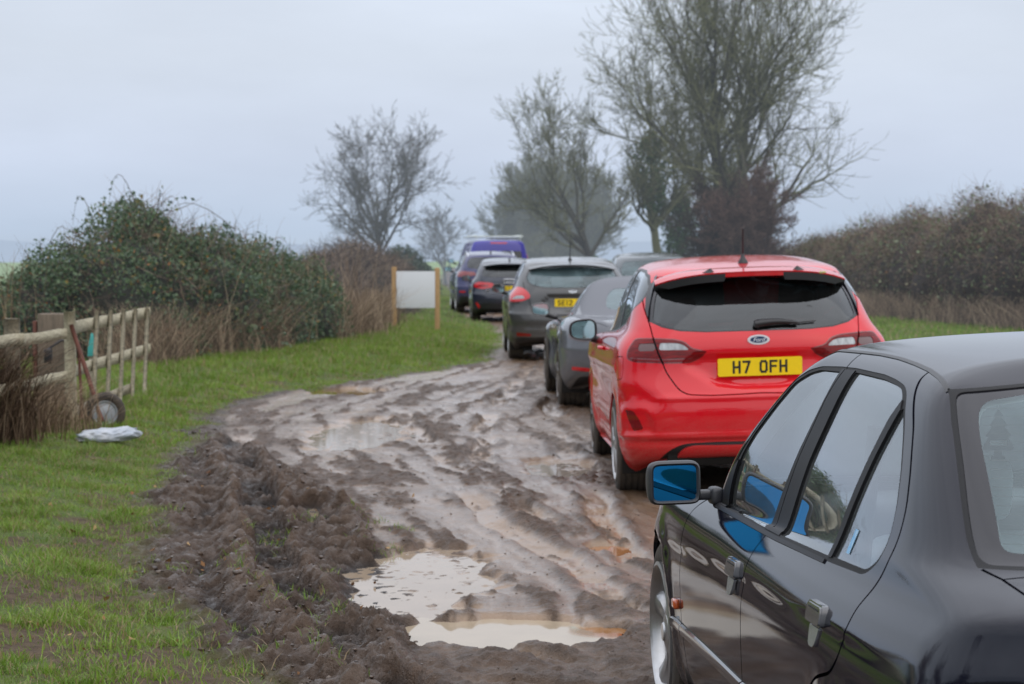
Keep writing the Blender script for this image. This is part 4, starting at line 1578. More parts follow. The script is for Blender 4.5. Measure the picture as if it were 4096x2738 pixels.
def simple_car(name, label, rows, taper, pl, paint, ft, cat="car"):
    root = empty(name, label, cat)
    place(root, pl)
    B = Body(rows, taper, NF=36, NS=130, NR=80, per=7)
    rw, ra, wb, hw = ft['rw'], ft['ra'], ft['wb'], ft['hw']

    def disp(P, Nn, rid):
        out = np.zeros(P.shape[:2])
        side = smooth01((P[..., 1] - .5) / .12)
        for cx in (0.0, wb):
            d = np.hypot(P[..., 0] - cx, P[..., 2] - rw)
            out += ft.get('flare', .012) * bump1(np.maximum(d - ra, 0), .06) * side * (P[..., 2] < .85)
        r = smooth01((-.3 - P[..., 0]) / .1)
        z = P[..., 2]
        for (zc, a, w) in ft.get('creases', ()):
            out += a * bump1(z - zc, w) * r
        for (zc, a, w) in ft.get('flank', ((.58, -.014, .10), (.80, .008, .04))):
            out += a * bump1(z - zc, w) * side * (P[..., 0] > -.2) * (P[..., 0] < wb + .3)
        if 'dents' in ft:
            yz = np.stack([P[..., 1], P[..., 2]], -1).reshape(-1, 2)
            for poly, dep, wd in ft['dents']:
                poly = np.array(poly)
                d = sdist(yz, poly)
                d = np.where(inpoly(yz, poly), d, 0).reshape(P.shape[:2])
                out -= dep * smooth01(d / wd) * r
        return out
    B.displace(disp)
    z0 = ft.get('z0', .16)
    regs = []
    for k, (n, v, lp, *_) in enumerate(ft['regions']):
        regs.append((n, v, lp))
    regs += [("arch", 'S', arch_loop(0, rw, ra, z0)), ("arch", 'S', arch_loop(wb, rw, ra, z0))]
    T = tessellate(B, regs, .035)
    make_part("body", T['body'], paint, root, rim=.012)
    clear = ['arch']
    seen = set()
    lampparents = {}
    for (n, v, lp, mat, off, mode) in ft['regions']:
        if n in seen or mat is None or n not in T:
            continue
        seen.add(n)
        if 'glass' in n or 'windscreen' in n or n == 'rear_window':
            clear.append(n)
            make_part(n, T[n], mat, root, off=off, rim=0, mode=mode)
        else:
            make_part(n, T[n], mat, root, off=off, rim=.012, mode=mode)
    lining(T, clear, root)
    for x in (wb, 0.0):
        for s in (1, -1):
            wheel(root, x, s * (hw - .006), ft['wr'], ft['wr'], ft.get('ww', .21), ft.get('rr', .22), ft.get('rim', M_RIMD), 5, style=ft.get('style', 'twin'))
    well(root, 0, rw, ra + .01, hw)
    well(root, wb, rw, ra + .01, hw)
    m = MB()
    m.box((wb / 2, 0, z0 + .10), (wb - .72, hw * 1.78, .12))
    m.box((-.46, 0, z0 + .14), (.25, hw * 1.3, .14))
    m.build("underbody", M_DARK, root)
    if 'plate' in ft:
        t, z, yy = ft['plate']
        uv = B.cast('R', (0.02, z))
        x = B.ev(uv[None])[0][0][0]
        reg_plate(root, t, x - .012, yy, z, tilt=-.08)
    if 'mirror' in ft:
        mx, my, mz, mm, gg = ft['mirror']
        mirror_parts(root, mx, my, mz, mm, gg, .20, .14, .08)
    if 'aerial' in ft:
        ax, kind = ft['aerial']
        uv = B.cast('T', (ax, 0.001))
        p = B.ev(uv[None])[0][0]
        m = MB()
        if kind == 'rod':
            m.lathe([(.03, p[2] - .003), (.03, p[2] + .008), (.014, p[2] + .03), (.008, p[2] + .05)], 16, 'z', (p[0], 0, 0))
            m.tube([(p[0], 0, p[2] + .045), (p[0] - .07, 0, p[2] + .27)], [.007, .005], 6)
        else:
            m.prism([(-.10, 0), (.08, 0), (-.06, .055), (-.085, .055)], -.018, .018, lambda a, b, q: (p[0] + a, q, p[2] - .004 + b))
        m.build("roof_aerial", M_TRIM, root, smooth=40)
    if 'interior' in ft:
        interior(root, *ft['interior'][:4], seats=M_SEAT, **ft['interior'][4])
    return root, B


def mirror_y(P):
    return P


def family_hatch():
    """dark grey family hatchback"""
    sx, sy, sz = 1.07, 1.05, .985
    rows = scale_rows(hatch_rows(), sx, sy, sz)
    taper = [(a * sx, b) for a, b in HATCH_TAPER]
    paint = car_paint("grey_paint", (.040, .042, .044), mud=(.10, .08, .062), mud_top=.52, mud_amt=.6, rough=.4, haze=.03)
    rear = rnd([(0, 1.045, 0), (.40, 1.05), (.58, 1.09), (.655, 1.16), (.62, 1.26), (.54, 1.315), (.3, 1.335), (0, 1.34, 0)], .06, 5)
    rear_o = expand(rear, .014)
    rear_o[rear_o[:, 0] < .02, 0] = 0
    lamp = rnd([(.90, .84), (.885, .97), (.80, 1.06), (.70, 1.04), (.62, .97), (.60, .90), (.72, .85)], .04, 4)
    lampc = rnd([(.86, .88), (.80, .93), (.70, .93), (.68, .89)], .02, 3)
    gap = rnd([(.70, 1.12), (.68, 1.0), (.62, .86), (.58, .70), (.45, .655), (0, .655)], .04, 4, False)
    refl = rnd([(.80, .355), (.60, .355), (.60, .39), (.80, .41)], .01, 3)
    low = rnd([(.82, .20), (.80, .335), (.60, .335), (.4, .33), (0, .33, 0), (0, .20, 0)], .03, 4)
    SW = rnd([(2.06, .985), (.82, 1.025), (.82, 1.40), (1.12, 1.39), (1.36, 1.335), (1.66, 1.2)], .04, 4)
    SR = rnd([(.75, 1.028), (.12, 1.085), (-.10, 1.16), (-.22, 1.23), (-.1, 1.32), (.2, 1.39), (.74, 1.405)], .04, 4)
    dlo = np.array(expand(rnd([(2.06, .985), (.12, 1.075), (-.10, 1.15), (-.23, 1.23), (-.1, 1.325), (.2, 1.395), (.78, 1.41), (1.12, 1.395), (1.36, 1.34), (1.66, 1.205)], .04, 4), .014))
    ws = rnd([(0, 1.41, 0), (.45, 1.39), (.60, 1.34, .04), (.69, 1.18), (.76, 1.01, .03), (0, .985, 0)], .03, 4)
    G = [("front_door_gap", 'S', strip([(.80, 1.03), (.75, .6), (.84, .33)], .007), None, 0, 'pair'),
         ("front_door_gap", 'S', strip([(2.12, .97), (2.15, .7), (2.08, .33)], .007), None, 0, 'pair'),
         ("front_door_gap", 'S', strip([(-.02, 1.06), (-.05, .85), (.15, .72), (.38, .45), (.40, .33)], .007), None, 0, 'pair'),
         ("tailgate_gap", 'R', strip(gap, .009), None, 0, 'both'),
         ("window_seal", 'S', dlo, M_TRIM, .001, 'pair'), ("front_door_glass", 'S', SW, M_GLASS, .004, 'pair'), ("rear_door_glass", 'S', SR, M_GLASSD, .004, 'pair'),
         ("rear_window_seal", 'R', rear_o, M_TRIM, .0, 'both'), ("rear_window", 'R', rear, M_GLASSB, .003, 'both'), ("windscreen", 'F', ws, M_GLASS, .003, 'both'),
         ("tail_lamp", 'R', lamp, M_LRED, -.006, 'pair'), ("reversing_lamp", 'R', lampc, M_LCLR, -.008, 'pair'),
         ("rear_reflector", 'R', refl, M_LRED2, -.004, 'pair'), ("lower_bumper", 'R', low, M_TRIM, .004, 'both')]
    root, B = simple_car("hatchback_car", "dark grey hatchback with curved rear window, between the grey roadster and the dark compact car", rows, taper,
                         dict(x=.85, y=31.75, z=.076, yaw=.030, roll=-.004, pit=0), paint,
                         dict(rw=.318, ra=.345, wb=2.648, hw=.905, wr=.318, rr=.21, regions=G, creases=((.66, .012, .02), (.50, -.016, .06), (.34, .01, .02)), rim=M_RIM, style='plain',
                              dents=[([(0, .70), (.40, .72), (.46, .83), (.36, .945), (0, .945), (-.36, .945), (-.46, .83), (-.4, .72)], .022, .03)],
                              plate=("SE12 OUN", .83, 0), mirror=(1.86, 1.0, 1.0, paint, M_MIRR), aerial=(.02, 'rod'),
                              interior=(1.25, .15, .56, 1.4, dict(zf=.32, beltz=1.0, hr=1.0, rear_heads=3))))
    m = MB()
    for s in (1, -1):
        pass
    uv = B.cast('R', (0.01, .985))
    p = B.ev(uv[None])[0][0]
    m.lathe([(.001, -.012), (.040, -.012), (.048, -.004), (.050, 0)], 24, 'x')
    o = m.build("emblem", M_CHROME, root, smooth=40)
    o.scale = (1, 1.3, .55)
    o.location = (p[0], 0, .985)
    # rear spoiler lip
    m = MB()
    n = 13
    ys = np.linspace(-.62, .62, n)
    top = [(-.40 + .16 * abs(y / .62) ** 3, y, 1.392 - .05 * abs(y / .62) ** 2.5) for y in ys]
    edge = [(-.56 + .20 * abs(y / .62) ** 3, y, 1.370 - .07 * abs(y / .62) ** 2.5) for y in ys]
    low = [(e[0] + .02, e[1], e[2] - .022) for e in edge]
    V = top + edge + low
    m.add(V, [(k * n + i, k * n + i + 1, (k + 1) * n + i + 1, (k + 1) * n + i) for k in range(2) for i in range(n - 1)])
    m.build("roof_spoiler", paint, root, smooth=60)
    return root


def compact_dark():
    sx, sy, sz = 1.0, 1.0, .955
    rows = scale_rows(hatch_rows(), sx, sy, sz)
    paint = car_paint("midnight_paint", (.010, .016, .034), mud=(.08, .06, .05), mud_top=.50, mud_amt=.5, rough=.35, haze=.03)
    rear = rnd([(0, 1.02, 0), (.45, 1.02), (.62, 1.04), (.60, 1.15), (.52, 1.245), (0, 1.265, 0)], .04, 4)
    rear_o = expand(rear, .012)
    rear_o[rear_o[:, 0] < .02, 0] = 0
    lamp = rnd([(.82, .79), (.80, .87), (.70, .905), (.42, .885), (.34, .83), (.42, .775), (.65, .745)], .02, 3)
    lampd = rnd([(.74, .80), (.70, .835), (.50, .835), (.47, .80)], .02, 3)
    gap = rnd([(.66, 1.04), (.64, .9), (.60, .72), (.55, .63), (0, .63)], .04, 4, False)
    refl = rnd([(.78, .44), (.74, .44), (.66, .32), (.70, .31)], .01, 3)
    low = rnd([(.74, .20), (.66, .40), (.60, .43), (0, .43, 0), (0, .20, 0)], .03, 4)
    SW = rnd([(1.93, .955), (.77, .985), (.77, 1.36), (1.05, 1.35), (1.27, 1.295), (1.55, 1.165)], .04, 4)
    SR = rnd([(.70, .988), (.12, 1.03), (-.08, 1.08), (-.14, 1.17), (0, 1.29), (.25, 1.345), (.69, 1.36)], .04, 4)
    dlo = expand(rnd([(1.93, .95), (.12, 1.02), (-.08, 1.07), (-.16, 1.17), (0, 1.295), (.25, 1.35), (.72, 1.365), (1.05, 1.355), (1.27, 1.30), (1.55, 1.17)], .04, 4), .012)
    ws = rnd([(0, 1.365, 0), (.45, 1.345), (.58, 1.30, .04), (.66, 1.15), (.73, .985, .03), (0, .955, 0)], .03, 4)
    G = [("door_gap", 'S', strip([(.75, .99), (.70, .6), (.80, .33)], .007), None, 0, 'pair'), ("tailgate_gap", 'R', strip(gap, .009), None, 0, 'both'),
         ("window_seal", 'S', dlo, M_TRIM, .001, 'pair'), ("front_door_glass", 'S', SW, M_GLASS, .004, 'pair'), ("rear_door_glass", 'S', SR, M_GLASSD, .004, 'pair'),
         ("rear_window_seal", 'R', rear_o, M_TRIM, 0, 'both'), ("rear_window", 'R', rear, M_GLASSD, .003, 'both'), ("windscreen", 'F', ws, M_GLASS, .003, 'both'),
         ("tail_lamp", 'R', lamp, M_LRED, -.006, 'pair'), ("lamp_core", 'R', lampd, M_LRED2, -.008, 'pair'), ("rear_reflector", 'R', refl, M_LRED, -.012, 'pair'), ("lower_bumper", 'R', low, M_TRIM, .004, 'both')]
    root, B = simple_car("compact_car", "near-black compact hatchback with four interlocked rings above its yellow plate", rows, HATCH_TAPER,
                         dict(x=-.06, y=49.6, z=.076, yaw=.035, roll=0, pit=0), paint,
                         dict(rw=.31, ra=.335, wb=2.563, hw=.865, wr=.31, rr=.21, regions=G, creases=((.62, .010, .02), (.30, .01, .02)), rim=M_RIM, style='plain',
                              plate=("LG17 NUE", .755, 0), mirror=(1.75, .96, .96, M_TRIM, M_MIRR), aerial=(-.02, 'fin'), interior=(1.15, .15, .55, 1.35, dict(zf=.30, beltz=.95, rear_heads=3))))
    uv = B.cast('R', (0.01, .925))
    x = B.ev(uv[None])[0][0][0] - .012
    for k in range(4):
        m = MB()
        c = (-1.5 + k) * .072
        m.tube([(x - .001 * k, c + .046 * math.cos(t), .925 + .046 * math.sin(t)) for t in np.linspace(0, 2 * math.pi, 25)], .0075, 6, cap=False)
        m.build("badge_ring", M_CHROME, root, smooth=60)
    m = MB()
    m.lathe([(.001, -.01), (.035, -.01), (.04, 0)], 20, 'x')
    o = m.build("model_badge", M_CHROME, root, smooth=40)
    uv = B.cast('R', (.50, .70))
    p = B.ev(uv[None])[0][0]
    o.location = (p[0] - .004, .50, .70)
    # roof spoiler
    m = MB()
    n = 11
    ys = np.linspace(-.60, .60, n)
    V = [(-.36 + .16 * abs(y / .6) ** 3, y, 1.345 - .04 * abs(y / .6) ** 2.5) for y in ys] + [(-.56 + .18 * abs(y / .6) ** 3, y, 1.315 - .06 * abs(y / .6) ** 2.5) for y in ys] + [(-.54 + .18 * abs(y / .6) ** 3, y, 1.285 - .06 * abs(y / .6) ** 2.5) for y in ys]
    m.add(V, [(k * n + i, k * n + i + 1, (k + 1) * n + i + 1, (k + 1) * n + i) for k in range(2) for i in range(n - 1)])
    m.build("roof_spoiler", paint, root, smooth=60)


def suv_rows():
    return scale_rows(hatch_rows(), 1.08, 1.065, 1.065)


def suv_blue():
    sy, sz = 1.065, 1.10
    paint = car_paint("deep_blue_paint", (.012, .016, .085), mud=(.10, .08, .06), mud_top=.60, mud_amt=.6, rough=.35, haze=.03)
    rear = rnd([(0, 1.152, 0), (.45, 1.162), (.62, 1.181), (.62, 1.316), (.54, 1.423), (0, 1.442, 0)], .04, 4)
    rear_o = expand(rear, .012)
    rear_o[rear_o[:, 0] < .02, 0] = 0
    lamp = rnd([(.90, 0.949), (.88, 1.065), (.76, 1.094), (.45, 1.065), (.42, 0.987), (.70, 0.939)], .02, 3)
    refl = rnd([(.84, 0.542), (.70, 0.542), (.70, 0.581), (.84, 0.581)], .01, 3)
    low = rnd([(.86, 0.213), (.84, 0.445), (.60, 0.445), (0, 0.445, 0), (0, 0.213, 0)], .03, 4)
    gap = rnd([(.70, 1.181), (.70, 0.968), (.64, 0.774), (.58, 0.658), (0, 0.658)], .04, 4, False)
    SW = rnd([(2.06, 1.065), (.82, 1.104), (.82, 1.520), (1.12, 1.510), (1.36, 1.442), (1.66, 1.297)], .04, 4)
    SR = rnd([(.75, 1.106), (.12, 1.142), (-.20, 1.200), (-.30, 1.297), (-.1, 1.442), (.2, 1.505), (.74, 1.525)], .04, 4)
    dlo = expand(rnd([(2.06, 1.060), (.12, 1.133), (-.20, 1.191), (-.32, 1.297), (-.1, 1.447), (.2, 1.510), (.78, 1.529), (1.12, 1.515), (1.36, 1.447), (1.66, 1.302)], .04, 4), .012)
    ws = rnd([(0, 1.525, 0), (.45, 1.505), (.60, 1.452, .04), (.69, 1.278), (.76, 1.094, .03), (0, 1.065, 0)], .03, 4)
    G = [("tailgate_gap", 'R', strip(gap, .009), None, 0, 'both'), ("door_gap", 'S', strip([(.80, 1.14), (.75, .6), (.84, .33)], .007), None, 0, 'pair'),
         ("window_seal", 'S', dlo, M_TRIM, .001, 'pair'), ("front_door_glass", 'S', SW, M_GLASS, .004, 'pair'), ("rear_door_glass", 'S', SR, M_GLASSD, .004, 'pair'),
         ("rear_window_seal", 'R', rear_o, M_TRIM, 0, 'both'), ("rear_window", 'R', rear, M_GLASSD, .003, 'both'), ("windscreen", 'F', ws, M_GLASS, .003, 'both'),
         ("tail_lamp", 'R', lamp, M_LRED2, -.006, 'pair'), ("rear_reflector", 'R', refl, M_LRED, -.008, 'pair'), ("lower_bumper", 'R', low, M_TRIM, -.004, 'both')]
    root, B = simple_car("suv_car", "deep blue sport utility car with pale roof rails, in front of the dark compact car", suv_rows(), [(a * 1.08, b) for a, b in HATCH_TAPER],
                         dict(x=-.56, y=57.0, z=.076, yaw=.075, roll=0, pit=0), paint,
                         dict(rw=.35, ra=.38, wb=2.67, hw=.92, wr=.35, rr=.235, ww=.23, regions=G, creases=((.68, .012, .02),), rim=M_RIM, style='plain', z0=.19,
                              plate=(" ", .90, 0), mirror=(1.88, 1.02, 1.13, paint, M_MIRR), aerial=(0, 'fin'), interior=(1.25, .15, .56, 1.5, dict(zf=.38, beltz=1.1, rear_heads=3))))
    for s in (1, -1):
        m = MB()
        m.tube([(-.12, s * .60, 1.455), (-.05, s * .60, 1.528), (.5, s * .61, 1.594), (1.0, s * .60, 1.598), (1.25, s * .59, 1.55)], .016, 8)
        m.build("roof_rail", M_CHROME, root, smooth=60)


def roadster_rows():
    L = []
    def a(z, w, xf, xr, **k):
        L.append(dict(z=z, w=w, xf=xf, xr=xr, **k))
    lo = dict(df=.75, nf=2.3, dr=.62, nr=2.5)
    a((.18, .16, .16, .27), .76, 3.15, -.62, per=5, **lo)
    a((.19, .18, .18, .28), .83, 3.28, -.74, per=6, **lo)
    a((.28, .28, .28, .34), .875, 3.36, -.85, **lo)
    a((.40, .40, .42, .44), .885, 3.40, -.93, **lo)
    a((.48, .54, .56, .56), .890, 3.38, -.955, **lo)
    a((.55, .65, .69, .67), .892, 3.34, -.95, **lo)
    a((.60, .73, .79, .76), .880, 3.28, -.93, **lo)
    a((.63, .78, .855, .825), .845, 3.20, -.90, per=8, **lo)
    a((.65, .80, .89, .86), .795, 3.10, -.86, per=8, df=.7, nf=2.4, dr=.55, nr=2.6)
    a((.72, .81, .905, .885), .755, 2.70, -.70, per=8, df=.6, nf=2.5, dr=.5, nr=2.8)
    a((.80, .83, .905, .895), .735, 2.25, -.46, per=8, df=.5, nf=2.5, dr=.45, nr=2.8)
    a((.88, .88, .93, .915), .715, 2.02, -.34, df=.45, nf=2.6, dr=.42, nr=3.2)
    a((1.00, 1.00, 1.02, 1.00), .668, 1.72, -.16, df=.38, nf=2.7, dr=.36, nr=3.4)
    a((1.11, 1.12, 1.12, 1.10), .605, 1.46, .04, df=.34, nf=2.8, dr=.32, nr=3.4)
    a((1.19, 1.205, 1.195, 1.18), .54, 1.27, .22, df=.30, nf=2.8, dr=.30, nr=3.2)
    a((1.235, 1.25, 1.24, 1.23), .46, 1.16, .34, per=6, df=.28, nf=2.8, dr=.28, nr=3)
    a((1.255, 1.28, 1.265, 1.252), .33, 1.10, .42, per=6, df=.26, nf=2.8, dr=.26, nr=3)
    a((1.262, 1.292, 1.277, 1.262), .16, 1.08, .46, per=6, df=.26, nf=2.8, dr=.26, nr=3)
    a((1.264, 1.295, 1.279, 1.264), 0., 1.08, .46, df=.26, nf=2.8, dr=.26, nr=3)
    return L


def roadster():
    tp = [(-1.0, .93), (-.5, .99), (0, 1.015), (.45, 1.0), (1.1, .965), (1.9, .975), (2.45, 1.0), (2.9, .96), (3.4, .86)]
    paint = car_paint("graphite_paint", (.105, .112, .128), mud=(.13, .105, .08), mud_top=.42, mud_amt=.5, rough=.4, haze=.03)
    hood = pbr("hood_fabric", (.15, .157, .175), rough=.85, bump=.1, bscale=300)
    rear = rnd([(0, .965, 0), (.30, .965), (.44, .98), (.41, 1.10), (.34, 1.17), (0, 1.185, 0)], .05, 4)
    top = [(0, 1.35), (.9, 1.35), (.9, .925), (.60, .915), (0, .905)]
    lamp = rnd([(.84, .70), (.82, .78), (.72, .80), (.58, .78), (.56, .72), (.70, .67)], .04, 4)
    refl = rnd([(.80, .395), (.50, .38), (.50, .41), (.80, .43)], .01, 3)
    low = rnd([(.80, .20), (.74, .33), (.5, .345), (0, .345, 0), (0, .20, 0)], .04, 4)
    SW = rnd([(1.86, .90), (.72, .925), (.46, .965), (.60, 1.08), (.80, 1.155), (1.05, 1.165), (1.28, 1.12), (1.55, 1.04)], .05, 4)
    dlo = expand(SW, .012)
    ws = rnd([(0, 1.225, 0), (.35, 1.21), (.48, 1.17, .04), (.60, 1.02), (.67, .90, .03), (0, .865, 0)], .03, 4)
    vent = rnd([(.62, .56), (.42, .60), (.44, .80), (.58, .80)], .03, 4)
    topside = [(.0, .93), (.46, .94), (.60, .91), (1.9, .885), (1.75, .98), (1.5, 1.09), (1.25, 1.18), (1.1, 1.22), (1.1, 1.35), (-.2, 1.35), (-.5, 1.0)]
    G = [("soft_top", 'R', top, hood, -.001, 'both'),
         ("door_gap", 'S', strip([(1.95, .87), (2.0, .6), (1.92, .22)], .008), None, 0, 'pair'), ("door_gap", 'S', strip([(.66, .91), (.60, .6), (.72, .22)], .008), None, 0, 'pair'),
         ("side_intake", 'S', vent, M_TRIM, .012, 'pair'),
         ("window_seal", 'S', dlo, M_TRIM, .001, 'pair'), ("door_glass", 'S', SW, M_GLASS, .004, 'pair'),
         ("rear_window", 'R', rear, M_GLASSB, .001, 'both'), ("windscreen", 'F', ws, M_GLASS, .003, 'both'),
         ("tail_lamp", 'R', lamp, M_LSMK, -.003, 'pair'), ("rear_reflector", 'R', refl, M_LRED, -.004, 'pair'), ("lower_bumper", 'R', low, M_TRIM, .002, 'both')]
    root, B = simple_car("roadster_car", "grey soft-top roadster with wide rear haunches, behind the red hatchback", roadster_rows(), tp,
                         dict(x=1.36, y=21.75, z=.076, yaw=.036, roll=0, pit=0), paint,
                         dict(rw=.335, ra=.358, wb=2.475, hw=.905, wr=.335, rr=.245, ww=.265, regions=G, flare=.02, creases=((.60, .006, .03),), flank=((.52, -.03, .12),), rim=M_RIMD, style='twin', z0=.15,
                              mirror=(1.60, 1.0, .93, paint, M_MIRR), interior=(.95, .35, .5, 1.2, dict(zf=.20, beltz=.88, hr=.85))))
    return root


def queue_car():
    paint = car_paint("steel_blue_paint", (.05, .065, .075), rough=.4, haze=.03)
    rows = scale_rows(hatch_rows(), 1.08, 1.04, 1.03)
    rear = rnd([(0, 1.11, 0), (.40, 1.11), (.60, 1.13), (.60, 1.27), (.54, 1.38), (0, 1.40, 0)], .05, 4)
    SW = rnd([(2.06, 1.03), (.82, 1.07), (.82, 1.47), (1.12, 1.46), (1.36, 1.40), (1.66, 1.25)], .04, 4)
    SR = rnd([(.75, 1.073), (.12, 1.11), (-.16, 1.17), (-.26, 1.26), (-.1, 1.39), (.2, 1.455), (.74, 1.475)], .04, 4)
    ws = rnd([(0, 1.475, 0), (.45, 1.455), (.60, 1.40, .04), (.69, 1.24), (.76, 1.06, .03), (0, 1.03, 0)], .03, 4)
    lamp = rnd([(.88, .88), (.86, 1.0), (.74, 1.03), (.52, 1.0), (.60, .90)], .02, 3)
    G = [("front_door_glass", 'S', SW, M_GLASS, .004, 'pair'), ("rear_door_glass", 'S', SR, M_GLASS, .004, 'pair'), ("rear_window", 'R', rear, M_GLASSB, .003, 'both'),
         ("windscreen", 'F', ws, M_GLASS, .003, 'both'), ("tail_lamp", 'R', lamp, M_LRED, -.006, 'pair')]
    simple_car("estate_car", "blue-grey car whose roof shows between the grey hatchback and the red one", rows, [(a * 1.08, b) for a, b in HATCH_TAPER],
               dict(x=2.60, y=40.5, z=.076, yaw=.02, roll=0, pit=0), paint,
               dict(rw=.32, ra=.35, wb=2.65, hw=.895, wr=.32, rr=.21, regions=G, plate=(" ", .84, 0), mirror=(1.87, 1.0, 1.06, M_TRIM, M_MIRR),
                    interior=(1.25, .15, .56, 1.45, dict(zf=.34, beltz=1.03, rear_heads=3))))


def van():
    L = []
    def a(z, w, xf, xr, **k):
        L.append(dict(z=z, w=w, xf=xf, xr=xr, **k))
    lo = dict(df=.5, nf=2.8, dr=.16, nr=3.2)
    a((.24, .22, .22, .30), .86, 3.75, -.86, per=5, **lo)
    a((.26, .25, .25, .32), .93, 3.86, -.93, per=6, **lo)
    a((.42, .42, .42, .42), .97, 3.93, -.97, **lo)
    a((.62, .64, .64, .64), .985, 3.95, -.98, **lo)
    a((.80, .86, .86, .86), .985, 3.92, -.97, **lo)
    a((.92, 1.02, 1.06, 1.06), .975, 3.86, -.965, **lo)
    a((.98, 1.09, 1.16, 1.16), .955, 3.70, -.96, per=8, **lo)
    a((1.10, 1.13, 1.22, 1.22), .935, 3.30, -.955, per=8, **lo)
    a((1.30, 1.30, 1.38, 1.38), .90, 2.98, -.945, **lo)
    a((1.55, 1.56, 1.60, 1.60), .85, 2.62, -.93, **lo)
    a((1.76, 1.78, 1.80, 1.80), .80, 2.32, -.915, **lo)
    a((1.86, 1.89, 1.90, 1.89), .75, 2.15, -.90, per=8, **lo)
    a((1.90, 1.935, 1.945, 1.93), .66, 2.05, -.88, per=8, **lo)
    a((1.92, 1.95, 1.96, 1.945), .40, 2.0, -.86, per=6, **lo)
    a((1.925, 1.955, 1.965, 1.95), 0., 2.0, -.86, **lo)
    tp = [(-1, .985), (-.5, 1), (2.2, 1), (3, .985), (4, .90)]
    paint = car_paint("purple_paint", (.040, .036, .30), mud=(.12, .09, .07), mud_top=.6, mud_amt=.6, rough=.35, haze=.03)
    door = rnd([(.02, .55), (.86, .55), (.86, 1.25), (.78, 1.80), (.02, 1.83)], .05, 4)
    win = rnd([(.08, 1.22), (.72, 1.22), (.68, 1.62), (.08, 1.64)], .05, 4)
    lamp = rnd([(.98, 1.02), (.90, 1.02), (.86, 1.55), (.90, 1.57)], .02, 3)
    stop = rnd([(0, 1.85), (.25, 1.85), (.25, 1.885), (0, 1.885)], .004, 2)
    SW = rnd([(2.95, 1.20), (1.85, 1.25), (1.85, 1.74), (2.2, 1.73), (2.45, 1.60)], .05, 4)
    ws = rnd([(0, 1.82, 0), (.60, 1.78, .04), (.78, 1.40), (.82, 1.20, .03), (0, 1.14, 0)], .03, 4)
    low = rnd([(.95, .28), (.93, .52), (0, .52, 0), (0, .30, 0)], .02, 3)
    G = [("rear_door", 'R', door, paint, -.006, 'pair'), ("rear_window", 'R', win, M_GLASSD, .0, 'pair'), ("tail_lamp", 'R', lamp, pbr("lamp_pink", (.55, .12, .14), rough=.3), -.012, 'pair'), ("stop_lamp", 'R', stop, M_LRED, -.01, 'both'),
         ("bumper", 'R', low, M_TRIM, -.03, 'both'), ("front_door_glass", 'S', SW, M_GLASS, .004, 'pair'), ("windscreen", 'F', ws, M_GLASS, .003, 'both'),
         ("door_gap", 'S', strip([(1.78, 1.72), (1.75, .45)], .012), None, 0, 'pair'), ("door_gap", 'S', strip([(.55, 1.72), (.52, .5)], .012), None, 0, 'pair')]
    root, B = simple_car("panel_van", "purple-blue panel van with a pale roof rack at the head of the queue", L, tp,
                         dict(x=-.50, y=66.5, z=.076, yaw=.115, roll=0, pit=0), paint,
                         dict(rw=.34, ra=.38, wb=2.93, hw=.975, wr=.34, rr=.21, regions=G, creases=(), rim=M_RIM, style='plain', z0=.21,
                              mirror=(2.72, 1.13, 1.32, M_TRIM, M_MIRR), interior=(1.9, .9, .6, 1.8, dict(zf=.6, beltz=1.2))), cat="van")
    m = MB()
    for s in (1, -1):
        m.tube([(-.80, s * .68, 2.08), (1.9, s * .68, 2.08)], .028, 6)
    for x in (-.78, -.1, .6, 1.3, 1.9):
        m.tube([(x, -.74, 2.06), (x, .74, 2.06)], .026, 6)
        for s in (1, -1):
            m.tube([(x, s * .66, 1.90), (x, s * .66, 2.06)], .014, 6)
    m.build("roof_rack", pbr("rack_metal", (.62, .68, .66), rough=.4), root, smooth=60)


family_hatch()
compact_dark()
suv_blue()
roadster()
queue_car()
van()
# ------------------------------------------------------------------ ground
def _hash2(ix, iy, seed):
    n = (ix.astype(np.int64) * 374761393 + iy.astype(np.int64) * 668265263 + seed * 1442695041) & 0xFFFFFFFF
    n = ((n ^ (n >> 13)) * 1274126177) & 0xFFFFFFFF
    n = n ^ (n >> 16)
    return n & 0xFFFF


def pnoise(x, y, seed=0):
    x0, y0 = np.floor(x), np.floor(y)
    fx, fy = x - x0, y - y0
    u, v = fx * fx * fx * (fx * (fx * 6 - 15) + 10), fy * fy * fy * (fy * (fy * 6 - 15) + 10)
    def g(dx, dy):
        a = _hash2(x0 + dx, y0 + dy, seed) * (2 * math.pi / 65536)
        return np.cos(a) * (fx - dx) + np.sin(a) * (fy - dy)
    a, b, c, d = g(0, 0), g(1, 0), g(0, 1), g(1, 1)
    return ((a * (1 - u) + b * u) * (1 - v) + (c * (1 - u) + d * u) * v) * 1.5


def fbm(x, y, sc, oc=4, seed=0, gain=.5, ridged=False):
    out, a, f, tot = 0, 1.0, 1.0 / sc, 0
    for i in range(oc):
        n = pnoise(x * f, y * f, seed + i * 17)
        if ridged:
            n = 1 - 2 * np.abs(n)
        out = out + a * n
        tot += a
        a *= gain
        f *= 2.03
    return out / tot


